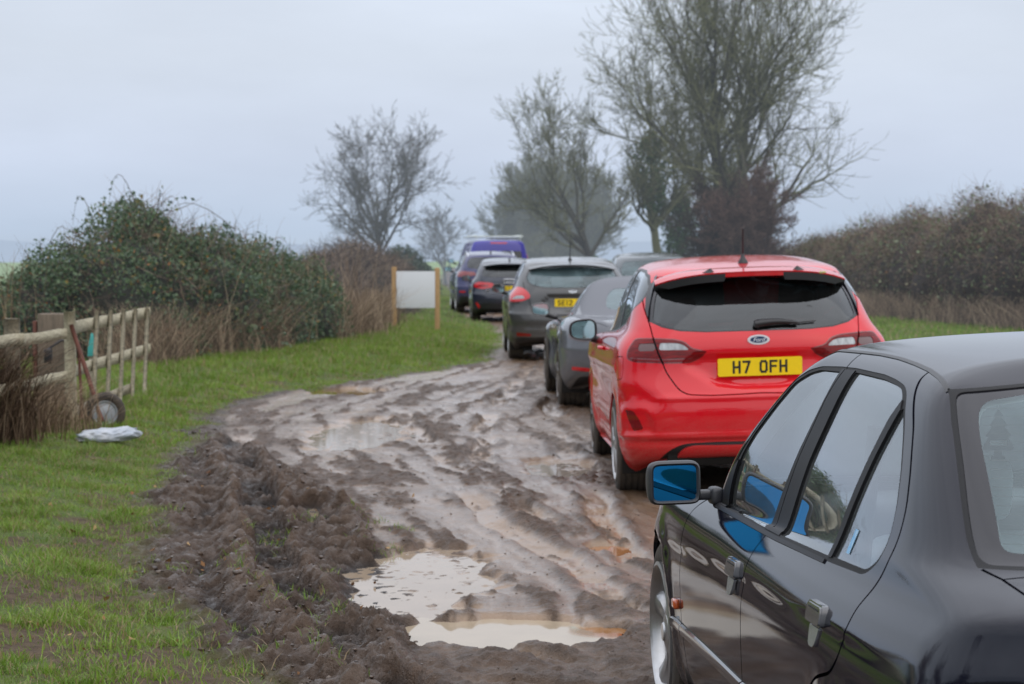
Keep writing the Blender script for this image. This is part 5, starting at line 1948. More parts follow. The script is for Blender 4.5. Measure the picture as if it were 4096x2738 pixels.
EDGE_G = np.array([(4, -.55), (6.5, -.72), (8.05, -.99), (9.7, -1.64), (11.5, -2.02), (13.5, -2.30), (18.2, -2.74), (21.5, -2.95), (23.2, -2.75), (24.7, -2.34), (26.3, -1.75), (28.4, -1.02),
                   (30.7, -.42), (36.7, -.20), (42, -.32), (47, -.50), (52, -1.1), (60, -1.75), (80, -2.0), (120, -4), (300, -9)])
EDGE_C = np.array([(4, -.30), (8.05, -.42), (8.95, -.47), (10.4, -.62), (11.9, -.80), (13.1, -1.02), (14.9, -1.50), (18.2, -2.45), (21, -2.85), (24, -2.5), (27, -1.5), (30, -.5), (60, -1.5)])
RUT = np.array([(3, .1), (6.5, -.10), (8.05, -.50), (8.85, -.74), (10.3, -1.08), (11.9, -1.34), (14.2, -1.66), (16.0, -2.0), (18.5, -2.35)])
STREAK = np.array([(4, 1.5), (7, .75), (9, .30), (12, -.25), (16, -.95), (20, -1.35), (24, -1.2), (28, -.45), (34, .35), (60, .6), (200, 0)])
RUTS = [np.array([(6.8, 1.3), (8.1, .55), (8.75, -.05), (9.2, -.55), (10.2, -.9), (12, -1.15), (14, -1.35)]),
        np.array([(7.2, 1.2), (8.4, .75), (9.3, .62), (11, .36), (13, -.15), (15, -.40), (18, -.7), (22, -1.2)]),
        np.array([(12.2, .28), (14, -.12), (17, -.25), (21, -.2), (26, .1), (33, .35)]),
        np.array([(9.9, .75), (12, .62), (15, .45), (20, .35), (28, .6), (36, .6)]),
        np.array([(6.9, 1.6), (7.9, .3), (8.2, -.3), (8.9, -1.0), (10.5, -1.7)])]


def polydist(x, y, P):
    """signed lateral offset from a line given as (y, x) pairs, and the length along it"""
    return x - np.interp(y, P[:, 0], P[:, 1])


def base_z(x, y):
    z = .076 * smooth01((y - 11.7) / 2.6) - .02 * smooth01((9 - y) / 4)
    # the made-up side of the lane stands a little higher than the wheel-worn middle
    z = z + .030 * np.clip(x - .75, 0, 1.9) * smooth01((20.5 - y) / 2.5)
    # verge on the left swells up towards the hedge, on the right to the far hedge
    e = np.interp(y, EDGE_G[:, 0], EDGE_G[:, 1])
    z = z + .16 * smooth01((e - x - .15) / 1.9) * smooth01((y - 6) / 8) + .05 * smooth01((e - x) / .5)
    z = z + .20 * smooth01((x - 3.8) / 3.0)
    z = z - .35 * smooth01((-x - 7) / 12) - 1.2 * smooth01((-x - 14) / 80) * smooth01((y - 10) / 60)
    # the land falls away gently beyond the lane on the left
    z = z - 2.5 * smooth01((y - 150) / 700)
    return z


PUDDLES = [  # cx, cy, rx, ry, level above base, name tint
    (-.02, 9.22, .52, .42, -.030), (.52, 11.85, .13, .22, -.030), (-1.85, 24.3, .48, .85, -.030), 
    (-.46, 10.75, .44, 1.25, -.030001), (-1.25, 13.1, .10, .3, -.01), (-1.3, 18.5, .45, 1.9, -.027), (.35, 15.6, .3, .8, -.034)]


def ground_z(x, y, full=False):
    zb = base_z(x, y)
    eg = np.interp(y, EDGE_G[:, 0], EDGE_G[:, 1])
    ec = np.interp(y, EDGE_C[:, 0], EDGE_C[:, 1])
    wob = .30 * fbm(x, y, .9, 4, 5) + .10 * fbm(x, y, .16, 2, 9)
    mud = smooth01((x - eg + wob + .14) / .34) * (1 - smooth01((x - 3.6 + wob) / .6))
    flat = smooth01((x - ec + .12 * fbm(x, y, .5, 3, 21)) / .16)
    ridge = mud * (1 - flat)
    far = 1 / (1 + np.maximum(y - 22, 0) / 20)
    # churned clods of the ridge
    wx, wy = x + .05 * fbm(x, y, .12, 2, 31), y + .05 * fbm(x, y, .12, 2, 37)
    cl = fbm(wx, wy, .26, 4, 41, .55)
    cl2 = fbm(wx, wy, .095, 4, 43, .65)
    cl3 = np.maximum(fbm(wx * 1.1, wy, .15, 3, 44, .6), -.05) + np.abs(fbm(wx, wy, .11, 2, 45))
    rg = fbm(wx * 1.0, wy * .8, .42, 3, 47, ridged=True)
    width = np.maximum(ec - eg, .15)
    u = np.clip((x - eg) / width, 0, 1)
    hump = np.sin(u * math.pi) ** .7
    nearness = smooth01((20 - y) / 6)
    z = zb + ridge * (hump * .030 * (.55 + .45 * nearness) + (.046 * cl + .050 * cl2 + .048 * cl3) * (.35 + .65 * nearness) + .020 * rg * nearness)
    # lip of the churned bank above the wet hollow
    z = z + mud * .050 * bump1(x - ec + .05 + .10 * fbm(x, y, .45, 3, 61), .10) * nearness * (.6 + cl)
    # wheelings along the bank: several broken grooves following its curve
    dr_ = x - np.interp(y, RUT[:, 0], RUT[:, 1]) + .09 * fbm(x, y, 1.2, 2, 131) + .03 * fbm(x, y, .22, 2, 133)
    z = z - ridge * .020 * smooth01((.16 - np.abs(dr_ - .16)) / .05) * (.5 + .5 * np.sin((y + dr_ * .9) * 2 * math.pi / .055)) * nearness * smooth01((fbm(x, y, .7, 2, 139) + .1) / .2)
    for off, dep_, wd_ in ((.36, .070, .09), (-.34, .060, .08), (.66, .055, .07)):
        brk = smooth01((fbm(x, y, .8, 3, 140 + int(off * 100)) + .28) / .3)
        z = z - ridge * dep_ * bump1(dr_ - off, wd_) * brk * nearness + ridge * dep_ * .5 * bump1(dr_ - off - .14, .06) * brk * nearness
    # wet flat: smeared bands along the way the wheels went, rough lines of clods between
    sx = x - np.interp(y, STREAK[:, 0], STREAK[:, 1])
    stw = sx + .16 * fbm(x, y, 1.2, 3, 151) + .05 * fbm(x, y, .3, 2, 153)
    band = fbm(stw * 2.8, y * .20, 1.0, 4, 155, .55, ridged=True)
    sm = fbm(x * 1.0, y * .75, .55, 4, 71, .5)
    fi = fbm(wx, wy, .065, 3, 73, .6)
    cr = fbm(wx * 1.3 + wy * .2, wy * .35, .20, 3, 79, .55)
    lump = smooth01((band - .50 + .55 * fbm(x, y, .55, 4, 77, .6)) / .26)
    lump = np.maximum(lump, smooth01((9.1 - y + .4 * fbm(x, y, .8, 2, 78)) / .5))
    right = smooth01((x - .85) / .5)
    z = z + mud * flat * ((.012 * sm + .018 * (band - .35) + (.003 + .017 * lump) * fi + (.002 + .022 * lump) * cr + .022 * lump * cl3) * (1 - .55 * right))
    # ruts with cleat marks
    tread = np.zeros_like(x)
    for k, P in enumerate([RUT] + RUTS):
        d = polydist(x, y, P) + .10 * fbm(x, y, 1.4, 2, 400 + k) + .035 * fbm(x, y, .30, 2, 420 + k)
        sl = np.gradient(np.interp(np.linspace(P[0, 0], P[-1, 0], 50), P[:, 0], P[:, 1]), np.linspace(P[0, 0], P[-1, 0], 50))
        s_ = np.interp(y, np.linspace(P[0, 0], P[-1, 0], 50), sl)
        dd = d / np.sqrt(1 + s_ ** 2)
        m = smooth01((y - P[0, 0]) / .8) * smooth01((P[-1, 0] - y) / 1.5)
        m = m * (.35 + .65 * smooth01((fbm(x, y, .9, 3, 90 + k) + .22) / .35)) * (1 if k == 0 else smooth01((fbm(x, y, 2.3, 2, 95 + k) + .25) / .3))
        wdt = .095 if k else .12
        dep = (.085 if k == 0 else .036)
        L = y + s_ * d
        inside = smooth01((wdt - np.abs(dd)) / .03)
        z = z - m * mud * dep * inside * (1 if k == 0 else (.4 + .6 * flat))
        z = z + m * mud * dep * .50 * bump1(np.abs(dd) - wdt - .035, .035) * (1 + .8 * cl)
        cle = .5 + .5 * np.sin((L + np.abs(dd) * .8) * 2 * math.pi / .052)
        z = z + m * mud * inside * .010 * (cle > .45) * smooth01((20 - y) / 5)
        tread = np.maximum(tread, m * inside)
    # basins of the puddles
    pd = np.full_like(x, -9.0)
    for (cx, cy, rx, ry, lv) in PUDDLES:
        q = 1 - np.hypot((x - cx) / rx, (y - cy) / ry) + .42 * fbm(x, y, .30, 4, 111)
        pd = np.maximum(pd, q)
        w = smooth01((q + .05) / .22)
        z = z * (1 - w) + (zb + lv - (.024 if lv == -.030 else .004) + (.006 if lv == -.030 else .014) * (fi + .6 * cr)) * w
    # turf
    tb = fbm(x, y, .35, 3, 121)
    z = z + (1 - mud) * (.018 * tb + .008 * fbm(x, y, .09, 2, 125)) * far
    if not full:
        return z
    # bare patches in the turf
    bare = smooth01((fbm(x, y, .8, 4, 131, .6) + .02 - .35 * smooth01((eg - x - .1) / 1.5) + .27 * smooth01((13.5 - y) / 4)) / .22) * (1 - mud) * smooth01((30 - y) / 8)
    return z, mud, flat * mud, bare, lump, pd


def ground_sheet():
    def grow(a, b, s0, ratio):
        out, s = [a], s0
        while out[-1] < b:
            out.append(out[-1] + s)
            s *= ratio
        return out
    yl = list(np.arange(2.0, 7.0, .05)) + list(np.arange(7.0, 12.5, .0165)) + grow(12.5, 34, .0168, 1.0016) + grow(34.1, 120, .12, 1.03) + grow(125, 2500, 6, 1.12)
    yl = list(-np.array(grow(-1.8, 40, .3, 1.2))[::-1][:-1]) + yl
    yl = sorted(set(np.round(yl, 4)))
    xm = np.arange(-3.4, 2.2, .0155)
    xr = np.array(grow(2.22, 1200, .03, 1.055))
    xl = -np.array(grow(3.42, 1500, .022, 1.045))[::-1]
    xs = np.concatenate([xl, xm, xr])
    X, Y = np.meshgrid(xs, np.array(yl))
    z, mud, flat, bare, lump, pd = ground_z(X, Y, True)
    V = np.stack([X.ravel(), Y.ravel(), z.ravel()], 1)
    nx, ny = len(xs), len(yl)
    i, j = np.meshgrid(np.arange(ny - 1), np.arange(nx - 1), indexing='ij')
    a = (i * nx + j).ravel()
    F = np.stack([a, a + 1, a + nx + 1, a + nx], 1)
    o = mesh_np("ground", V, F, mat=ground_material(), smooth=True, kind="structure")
    attr(o, "mud", mud.ravel())
    attr(o, "flat", flat.ravel())
    attr(o, "bare", bare.ravel())
    attr(o, "lump", lump.ravel())
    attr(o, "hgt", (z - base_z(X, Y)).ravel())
    return o


def ground_material():
    m, nt, out = newmat("muddy_ground")
    b = N(nt, "ShaderNodeBsdfPrincipled", inp={'Specular IOR Level': .5})
    A = {k: N(nt, "ShaderNodeAttribute", attribute_name=k).outputs['Fac'] for k in ('mud', 'flat', 'bare', 'hgt', 'lump')}
    tc = N(nt, "ShaderNodeTexCoord").outputs['Object']
    def noise(sc, det=6, ro=.6, vec=tc):
        return N(nt, "ShaderNodeTexNoise", inp={'Vector': vec, 'Scale': sc, 'Detail': det, 'Roughness': ro}).outputs[0]
    def mr(v, a, b_, c=0.0, d=1.0):
        return N(nt, "ShaderNodeMapRange", interpolation_type='SMOOTHSTEP', inp={0: v, 1: a, 2: b_, 3: c, 4: d}).outputs[0]
    def mix(f, c1, c2):
        n = N(nt, "ShaderNodeMix", data_type='RGBA')
        for k, v in ((0, f), (6, c1), (7, c2)):
            if isinstance(v, bpy.types.NodeSocket):
                nt.links.new(v, n.inputs[k])
            else:
                n.inputs[k].default_value = v if k == 0 else rgba(v)
        return n.outputs[2]
    def mth(op, a, b_, cl=False):
        n = N(nt, "ShaderNodeMath", operation=op, use_clamp=cl)
        for k, v in ((0, a), (1, b_)):
            if isinstance(v, bpy.types.NodeSocket):
                nt.links.new(v, n.inputs[k])
            else:
                n.inputs[k].default_value = v
        return n.outputs[0]
    mudc = mix(mr(noise(9, 8, .7), .3, .7), (.036, .020, .010), (.115, .066, .037))
    mudc = mix(mr(noise(70, 5, .6), .55, .72), mudc, (.034, .018, .009))
    mudc = mix(mth('MULTIPLY', mth('SUBTRACT', A['mud'], A['flat'], True), .68), mudc, (.034, .020, .012))
    mudc = mix(mth('MULTIPLY', mr(A['hgt'], .030, -.030), mth('SUBTRACT', A['mud'], A['flat'], True)), mudc, (.014, .008, .005))  # crevice shade painted into the bank: darker where the height is low
    mudc = mix(mth('MULTIPLY', mth('SUBTRACT', A['mud'], A['flat'], True), mth('MULTIPLY', mr(A['hgt'], .045, .095), .35)), mudc, (.115, .075, .050))
    mudc = mix(mth('MULTIPLY', mth('MULTIPLY', A['flat'], A['lump']), .45), mudc, (.038, .021, .012))
    # slurry in the hollows of the wet flat is paler
    low = mr(A['hgt'], .020, -.020)
    fl = mth('MULTIPLY', mth('MULTIPLY', A['flat'], low), mth('SUBTRACT', 1.0, mth('MULTIPLY', A['lump'], .85)))
    mudc = mix(mth('MULTIPLY', fl, .75), mudc, (.27, .18, .11))
    stones = mr(noise(160, 3, .5), .62, .70)
    grav = mr(N(nt, "ShaderNodeSeparateXYZ", inp={0: tc}).outputs[0], .7, 1.5)
    mudc = mix(mth('MULTIPLY', grav, .55), mudc, (.15, .125, .105))
    mudc = mix(mth('MULTIPLY', stones, mth('MULTIPLY', A['flat'], .35)), mudc, (.26, .21, .17))
    soil = mix(mr(noise(14, 6, .7), .35, .7), (.060, .040, .024), (.105, .075, .045))
    turf = mix(mr(noise(2.2, 6, .65), .35, .7), (.065, .105, .018), (.11, .13, .035))
    turf = mix(mr(noise(26, 5, .7), .45, .75), turf, (.040, .042, .018))
    g = mix(A['bare'], turf, soil)
    # fields farther off
    sep = N(nt, "ShaderNodeSeparateXYZ", inp={0: tc})
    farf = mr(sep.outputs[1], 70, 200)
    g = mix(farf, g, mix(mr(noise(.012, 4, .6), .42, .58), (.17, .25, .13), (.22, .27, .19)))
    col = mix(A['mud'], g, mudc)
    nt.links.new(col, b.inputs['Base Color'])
    wet = mth('MULTIPLY', mth('MULTIPLY', A['flat'], mr(A['hgt'], .030, -.004)), mth('SUBTRACT', 1.0, mth('MULTIPLY', A['lump'], .8)))
    wet = mth('MULTIPLY', wet, mr(sep.outputs[1], 60, 22, .25, 1.0))
    pat = mr(noise(3.1, 7, .65), .30, .52)
    wet = mth('MULTIPLY', wet, mth('ADD', mth('MULTIPLY', pat, .6), .4))
    rough = mth('SUBTRACT', mth('SUBTRACT', .85, mth('MULTIPLY', A['mud'], .30)), mth('MULTIPLY', wet, .20))
    nt.links.new(rough, b.inputs['Roughness'])
    nt.links.new(mth('ADD', .26, mth('MULTIPLY', A['flat'], .14)), b.inputs['Specular IOR Level'])
    glint = mth('MULTIPLY', mth('SUBTRACT', A['mud'], A['flat'], True), mr(noise(9, 6, .65), .44, .60))
    wet = mth('MAXIMUM', wet, mth('MULTIPLY', glint, .75))
    # sheen of a water film in the wet hollows
    nt.links.new(mth('MULTIPLY', wet, .85), b.inputs['Coat Weight'])
    b.inputs['Coat Roughness'].default_value = .075
    b.inputs['Coat IOR'].default_value = 1.33
    bh = mth('ADD', mth('MULTIPLY', noise(24, 6, .6), 1.3), mth('MULTIPLY', noise(110, 3, .55), .30))
    st = mth('MULTIPLY', mth('SUBTRACT', 1.0, mth('MULTIPLY', fl, .72)), .75)
    bp = N(nt, "ShaderNodeBump", inp={'Height': bh, 'Strength': st, 'Distance': .034})
    nt.links.new(bp.outputs[0], b.inputs['Normal'])
    nt.links.new(bp.outputs[0], b.inputs['Coat Normal'])
    nt.links.new(b.outputs[0], out.inputs[0])
    return m


ground_sheet()


def puddle(cx, cy, rx, ry, lv, col, name="puddle"):
    m, nt, out = newmat("puddle_water")
    b = N(nt, "ShaderNodeBsdfPrincipled", inp={'Base Color': rgba(col), 'Roughness': .05, 'IOR': 1.33, 'Coat Weight': 0.0})
    tc = N(nt, "ShaderNodeTexCoord").outputs['Object']
    nz = N(nt, "ShaderNodeTexNoise", inp={'Vector': tc, 'Scale': 3.0, 'Detail': 3.0})
    mx = N(nt, "ShaderNodeMix", data_type='RGBA', inp={0: nz.outputs[0], 6: rgba(col), 7: rgba(tuple(c * .7 for c in col))})
    nt.links.new(mx.outputs[2], b.inputs['Base Color'])
    bp = N(nt, "ShaderNodeBump", inp={'Height': nz.outputs[0], 'Strength': .05, 'Distance': .004})
    nt.links.new(bp.outputs[0], b.inputs['Normal'])
    nt.links.new(b.outputs[0], out.inputs[0])
    if cx == -.02:
        # tea-coloured deep spot at its right end
        g = N(nt, 'ShaderNodeVectorMath', operation='DISTANCE', inp={0: tc, 1: (.40, 9.30, -.03)})
        k = N(nt, 'ShaderNodeMapRange', inp={0: g.outputs['Value'], 1: .17, 2: .11, 3: 0.0, 4: 1.0})
        m2 = N(nt, 'ShaderNodeMix', data_type='RGBA', inp={0: k.outputs[0], 6: mx.outputs[2], 7: (.24, .10, .02, 1)})
        nt.links.new(m2.outputs[2], b.inputs['Base Color'])
    z = float(base_z(np.array([cx]), np.array([cy]))[0]) + lv
    st = .014 if cy < 16 else .04
    xs = np.arange(cx - rx * 1.7, cx + rx * 1.7, st)
    ys = np.arange(cy - ry * 1.7, cy + ry * 1.7, st)
    X, Y = np.meshgrid(xs, ys)
    G = ground_z(X, Y)
    q = 1 - np.hypot((X - cx) / rx, (Y - cy) / ry) + .42 * fbm(X, Y, .30, 4, 111)
    ok = (G < z + .012) & (q > -.10)
    c = ok[:-1, :-1] & ok[1:, :-1] & ok[:-1, 1:] & ok[1:, 1:]
    i, j = np.nonzero(c)
    a = i * X.shape[1] + j
    F = np.stack([a, a + 1, a + X.shape[1] + 1, a + X.shape[1]], 1)
    if not len(F):
        return
    ids, inv = np.unique(F, return_inverse=True)
    V = np.stack([X.ravel(), Y.ravel(), np.full(X.size, z)], 1)[ids]
    return mesh_np(name, V, inv.reshape(F.shape), m, kind="structure")


_pc = [(.42, .34, .24), (.34, .15, .06), (.20, .12, .035), (.36, .28, .20), (.3, .24, .17), (.34, .27, .2), (.34, .27, .2)]
for _p, _c in zip(PUDDLES, _pc):
    puddle(*_p, _c)


def hills():
    m, nt, out = newmat("hazy_hills")
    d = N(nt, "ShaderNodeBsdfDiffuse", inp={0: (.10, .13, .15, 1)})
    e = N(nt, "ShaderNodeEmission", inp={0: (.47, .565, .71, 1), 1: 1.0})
    mx = N(nt, "ShaderNodeMixShader", inp={0: .90, 1: d.outputs[0], 2: e.outputs[0]})  # haze is put into the hills themselves, mostly as emission
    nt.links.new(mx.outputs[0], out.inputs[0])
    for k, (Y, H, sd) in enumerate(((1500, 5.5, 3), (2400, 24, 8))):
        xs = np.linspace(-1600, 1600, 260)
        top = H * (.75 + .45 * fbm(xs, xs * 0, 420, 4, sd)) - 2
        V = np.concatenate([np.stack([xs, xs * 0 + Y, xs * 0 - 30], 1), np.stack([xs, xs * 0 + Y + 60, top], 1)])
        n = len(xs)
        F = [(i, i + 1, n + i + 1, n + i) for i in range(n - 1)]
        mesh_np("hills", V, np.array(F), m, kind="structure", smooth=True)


hills()
# ------------------------------------------------------------------ plants
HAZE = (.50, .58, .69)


def plant_mat(name, cols, D=0.0, rough=.75, trans=.25, wet=.0, kd=800.0):
    """colour picked per piece from the 'tone' attribute; D: sets how much haze glow is mixed into the surface"""
    m, nt, out = newmat(name)
    b = N(nt, "ShaderNodeBsdfPrincipled", inp={'Roughness': rough, 'Specular IOR Level': .35, 'Coat Weight': wet, 'Coat Roughness': .25})
    t = N(nt, "ShaderNodeAttribute", attribute_name="tone").outputs['Fac']
    rp = N(nt, "ShaderNodeValToRGB", inp={0: t})
    cr = rp.color_ramp
    cr.elements[0].position = 0
    cr.elements[0].color = rgba(cols[0][1])
    cr.elements[1].position = 1
    cr.elements[1].color = rgba(cols[-1][1])
    for p, c in cols[1:-1]:
        e = cr.elements.new(p)
        e.color = rgba(c)
    nt.links.new(rp.outputs[0], b.inputs['Base Color'])
    sh = b.outputs[0]
    if trans > 0:
        tr = N(nt, "ShaderNodeBsdfTranslucent")
        nt.links.new(rp.outputs[0], tr.inputs[0])
        sh = N(nt, "ShaderNodeMixShader", inp={0: trans, 1: sh, 2: tr.outputs[0]}).outputs[0]
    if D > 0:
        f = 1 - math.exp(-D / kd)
        e = N(nt, "ShaderNodeEmission", inp={0: rgba(HAZE), 1: 1.0})  # distance haze put into the plant's own surface as a glow
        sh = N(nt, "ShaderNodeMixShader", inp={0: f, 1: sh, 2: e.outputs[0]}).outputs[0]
    nt.links.new(sh, out.inputs[0])
    return m


def leaves_mesh(name, C, size, mat, parent=None, tone=None, r=None, aspect=.62, up=.35, **kw):
    """C (n,3) centres; each leaf a bent rhombus of four corners"""
    r = r or rng
    n = len(C)
    size = np.broadcast_to(size, (n,)) * np.minimum(r.lognormal(-.10, .32, n), 1.7)
    a = r.normal(size=(n, 3))
    a /= np.linalg.norm(a, axis=1, keepdims=True)
    b = r.normal(size=(n, 3)) + [0, 0, up]
    b = np.cross(a, b)
    b /= np.linalg.norm(b, axis=1, keepdims=True) + 1e-9
    nn = np.cross(a, b)
    s = size[:, None]
    V = np.stack([C - a * s * .5, C + b * s * aspect * .5 + nn * s * .10, C + a * s * .5 - nn * s * .06, C - b * s * aspect * .5 + nn * s * .10], 1).reshape(-1, 3)
    i = np.arange(n)[:, None] * 4
    F = np.concatenate([i + [0, 1, 2], i + [0, 2, 3]])
    o = mesh_np(name, V, F, mat, parent, **kw)
    if tone is None:
        tone = r.uniform(0, 1, n)
    attr(o, "tone", np.repeat(tone, 4))
    return o


def tubes_np(P, Rr, sides=3):
    """P (n,k,3), Rr (n,k) -> V, F"""
    n, k = P.shape[:2]
    d = np.gradient(P, axis=1)
    d /= np.linalg.norm(d, axis=2, keepdims=True) + 1e-9
    up = np.where(np.abs(d[..., 2:3]) < .9, np.array([0, 0, 1.0]), np.array([1.0, 0, 0]))
    a = np.cross(d, up)
    a /= np.linalg.norm(a, axis=2, keepdims=True) + 1e-9
    b = np.cross(d, a)
    t = np.arange(sides) * 2 * math.pi / sides
    V = P[:, :, None, :] + Rr[:, :, None, None] * (np.cos(t)[:, None] * a[:, :, None, :] + np.sin(t)[:, None] * b[:, :, None, :])
    V = V.reshape(-1, 3)
    base = (np.arange(n) * k * sides)[:, None, None]
    i = (np.arange(k - 1) * sides)[None, :, None]
    j = np.arange(sides)[None, None, :]
    j2 = (j + 1) % sides
    A = base + i + j
    B = base + i + j2
    F = np.stack([A, B, B + sides, A + sides], -1).reshape(-1, 4)
    return V, F


def stalks(name, base, tip, bend, rad, mat, parent=None, k=5, sides=3, tone=None, r=None, droop=0.0, **kw):
    """n stalks from base to tip with a sideways bend vector"""
    r = r or rng
    n = len(base)
    t = np.linspace(0, 1, k)[None, :, None]
    P = base[:, None, :] * (1 - t) + tip[:, None, :] * t + bend[:, None, :] * (4 * t * (1 - t))
    P[..., 2] -= droop * t[..., 0] ** 3
    Rr = np.broadcast_to(rad, (n,))[:, None] * (1 - .8 * t[..., 0])
    V, F = tubes_np(P, Rr, sides)
    o = mesh_np(name, V, F, mat, parent, **kw)
    if tone is None:
        tone = r.uniform(0, 1, n)
    attr(o, "tone", np.repeat(tone, k * sides))
    return o


def grow_tree(r, h, spread, trunk_r, levels=5, kids=(9, 6, 5, 4, 3), lean=(0, 0), up=.25, start=.22, tip_r=.006, wob=.10, shape=None, flat=1.0, droop=0.0, split=False):
    """returns list per level of (P (n,k,3), R(n,k))"""
    out = []
    K = 7
    t = np.linspace(0, 1, K)
    stems = []
    main = np.zeros((1, K, 3))
    nt_ = 1 if not split else 2
    main = np.zeros((nt_, K, 3))
    for q in range(nt_):
        ang = r.uniform(0, 6.28)
        off = (q * .9 - .45) * (nt_ > 1)
        main[q, :, 2] = t * h * (.80 if q == 0 else .72)
        main[q, :, 0] = lean[0] * h * t ** 1.5 + np.cumsum(r.normal(0, wob * h / K * .5, K)) + off * spread * .35 * t
        main[q, :, 1] = lean[1] * h * t ** 1.5 + np.cumsum(r.normal(0, wob * h / K * .5, K))
        main[q, 0, :2] = 0
    R0 = trunk_r * (1 - t * .86) * np.ones((nt_, 1))
    R0[:, 0] *= 1.35
    out.append((main, R0))
    P, Rr = main, R0
    L = np.full(nt_, h * .80)
    for lv in range(1, levels):
        n = len(P)
        m = kids[lv - 1]
        u = r.uniform(start if lv == 1 else .12, 1.0, (n, m))
        u = np.sort(u, 1)
        u[:, -1] = .99
        par = np.repeat(np.arange(n), m)
        uu = u.ravel()
        x = uu * (K - 1)
        i = np.minimum(x.astype(int), K - 2)
        f = (x - i)[:, None]
        S = P[par, i] * (1 - f) + P[par, i + 1] * f
        D = P[par, i + 1] - P[par, i]
        D /= np.linalg.norm(D, axis=1, keepdims=True) + 1e-9
        rs = Rr[par, i] * (1 - f[:, 0]) + Rr[par, i + 1] * f[:, 0]
        rand = r.normal(size=D.shape)
        perp = np.cross(D, rand)
        perp /= np.linalg.norm(perp, axis=1, keepdims=True) + 1e-9
        ang = r.uniform(.45, 1.05, len(par)) * (1.0 if lv > 1 else 1.05)
        ang = np.where(uu > .97, r.uniform(0, .35, len(par)), ang)
        d0 = D * np.cos(ang)[:, None] + perp * np.sin(ang)[:, None]
        d0[:, 2] += up * (.4 if lv > 2 else 1)
        d0 /= np.linalg.norm(d0, axis=1, keepdims=True)
        if lv == 1:
            Ln = spread * r.uniform(.75, 1.15, len(par)) * (1 - .45 * np.abs(uu - .45))
        else:
            Ln = L[par] * r.uniform(.42, .78, len(par)) * (1 - .35 * uu)
        k = K
        Pn = np.zeros((len(par), k, 3))
        Pn[:, 0] = S
        d = d0.copy()
        for s in range(1, k):
            d = d + r.normal(0, wob, d.shape) + np.array([0, 0, up * .16 - droop * (lv >= 2)])
            d /= np.linalg.norm(d, axis=1, keepdims=True)
            Pn[:, s] = Pn[:, s - 1] + d * (Ln / (k - 1))[:, None]
        r1 = np.maximum(rs * (.62 if lv < 3 else .6), tip_r)
        Rn = r1[:, None] * (1 - .75 * t[None, :]) + tip_r * .4
        out.append((Pn, Rn))
        P, Rr, L = Pn, Rn, Ln
    return out


def build_tree(name, label, x, y, h, spread, trunk_r, seed, D=0.0, cat="tree", group=None, bark=((0, (.035, .03, .022)), (1, (.085, .08, .055))), ivy=None, zb=None, maxlv=None, twigc=None, **kw):
    r = np.random.default_rng(seed)
    z = float(base_z(np.array([x]), np.array([y]))[0]) if zb is None else zb
    root = empty(name, label, cat, (x, y, z - .05), group=group)
    lv = grow_tree(r, h, spread, trunk_r, **kw)
    mb = plant_mat("bark", bark, D, rough=.9, trans=0)
    mt = plant_mat("twig_bark", twigc or bark, D, rough=.9, trans=0)
    def pack(a, b, nm, sides):
        Vs, Fs, T, n = [], [], [], 0
        for P, Rr in lv[a:b]:
            V, F = tubes_np(P, Rr, sides)
            Vs.append(V)
            Fs.append(F + n)
            T.append(np.repeat(r.uniform(0, 1, len(P)), P.shape[1] * sides))
            n += len(V)
        o = mesh_np(nm, np.concatenate(Vs), np.concatenate(Fs), mb if a == 0 else mt, root, smooth=True)
        attr(o, "tone", np.concatenate(T))
        return o
    pack(0, 2, "trunk", 8)
    pack(2, len(lv), "crown", 3)
    if ivy:
        for (frac0, frac1, n, rad, size) in ivy:
            P = lv[0][0][0]
            t = r.uniform(frac0, frac1, n)
            xx = t * (P.shape[0] - 1)
            i = np.minimum(xx.astype(int), P.shape[0] - 2)
            c = P[i] * (1 - (xx - i)[:, None]) + P[i + 1] * (xx - i)[:, None]
            d = r.normal(size=(n, 3)) * [1, 1, .6]
            d /= np.linalg.norm(d, axis=1, keepdims=True)
            prof = np.sqrt(np.clip(1 - ((t - (frac0 + frac1) / 2) / ((frac1 - frac0) / 2 + .02)) ** 2, .08, 1))
            c = c + d * (rad * prof * r.uniform(.45, 1.1, n) * (1 + .35 * np.sin(t * 23) * np.cos(d[:, 0] * 3)))[:, None]
            leaves_mesh("ivy", c, size, plant_mat("ivy_leaf", ((0, (.020, .042, .014)), (.6, (.045, .095, .025)), (1, (.10, .18, .05))), D), root, r=r)
    return root


def blob_points(r, blobs, n, shell=(.80, 1.04), nf=.22, ns=.8, seed=0, cut=None):
    """points in the outer shell of a union of ellipsoids (cx,cy,cz,rx,ry,rz)"""
    B = np.array(blobs, float)
    w = (B[:, 3] * B[:, 5] + B[:, 4] * B[:, 5] + B[:, 3] * B[:, 4])
    k = r.choice(len(B), n * 2, p=w / w.sum())
    d = r.normal(size=(n * 2, 3))
    d /= np.linalg.norm(d, axis=1, keepdims=True)
    d[:, 2] = np.where(d[:, 2] < -.35, -d[:, 2], d[:, 2])
    rad = r.uniform(shell[0], shell[1], n * 2)
    lump = 1 + nf * fbm((B[k, 0] + d[:, 0] * B[k, 3]) * 1.0 + d[:, 2], (B[k, 1] + d[:, 1] * B[k, 4]) + d[:, 2] * 1.7, ns, 3, 200 + seed)
    p = B[k, :3] + d * B[k, 3:6] * (rad * lump)[:, None]
    # drop the points well inside another ellipsoid
    keep = np.ones(len(p), bool)
    for b in B:
        q = (((p - b[:3]) / b[3:6]) ** 2).sum(1)
        keep &= q > .55
    p = p[keep]
    gz = base_z(p[:, 0], p[:, 1])
    p = p[p[:, 2] > gz + .02]
    return p[:n]


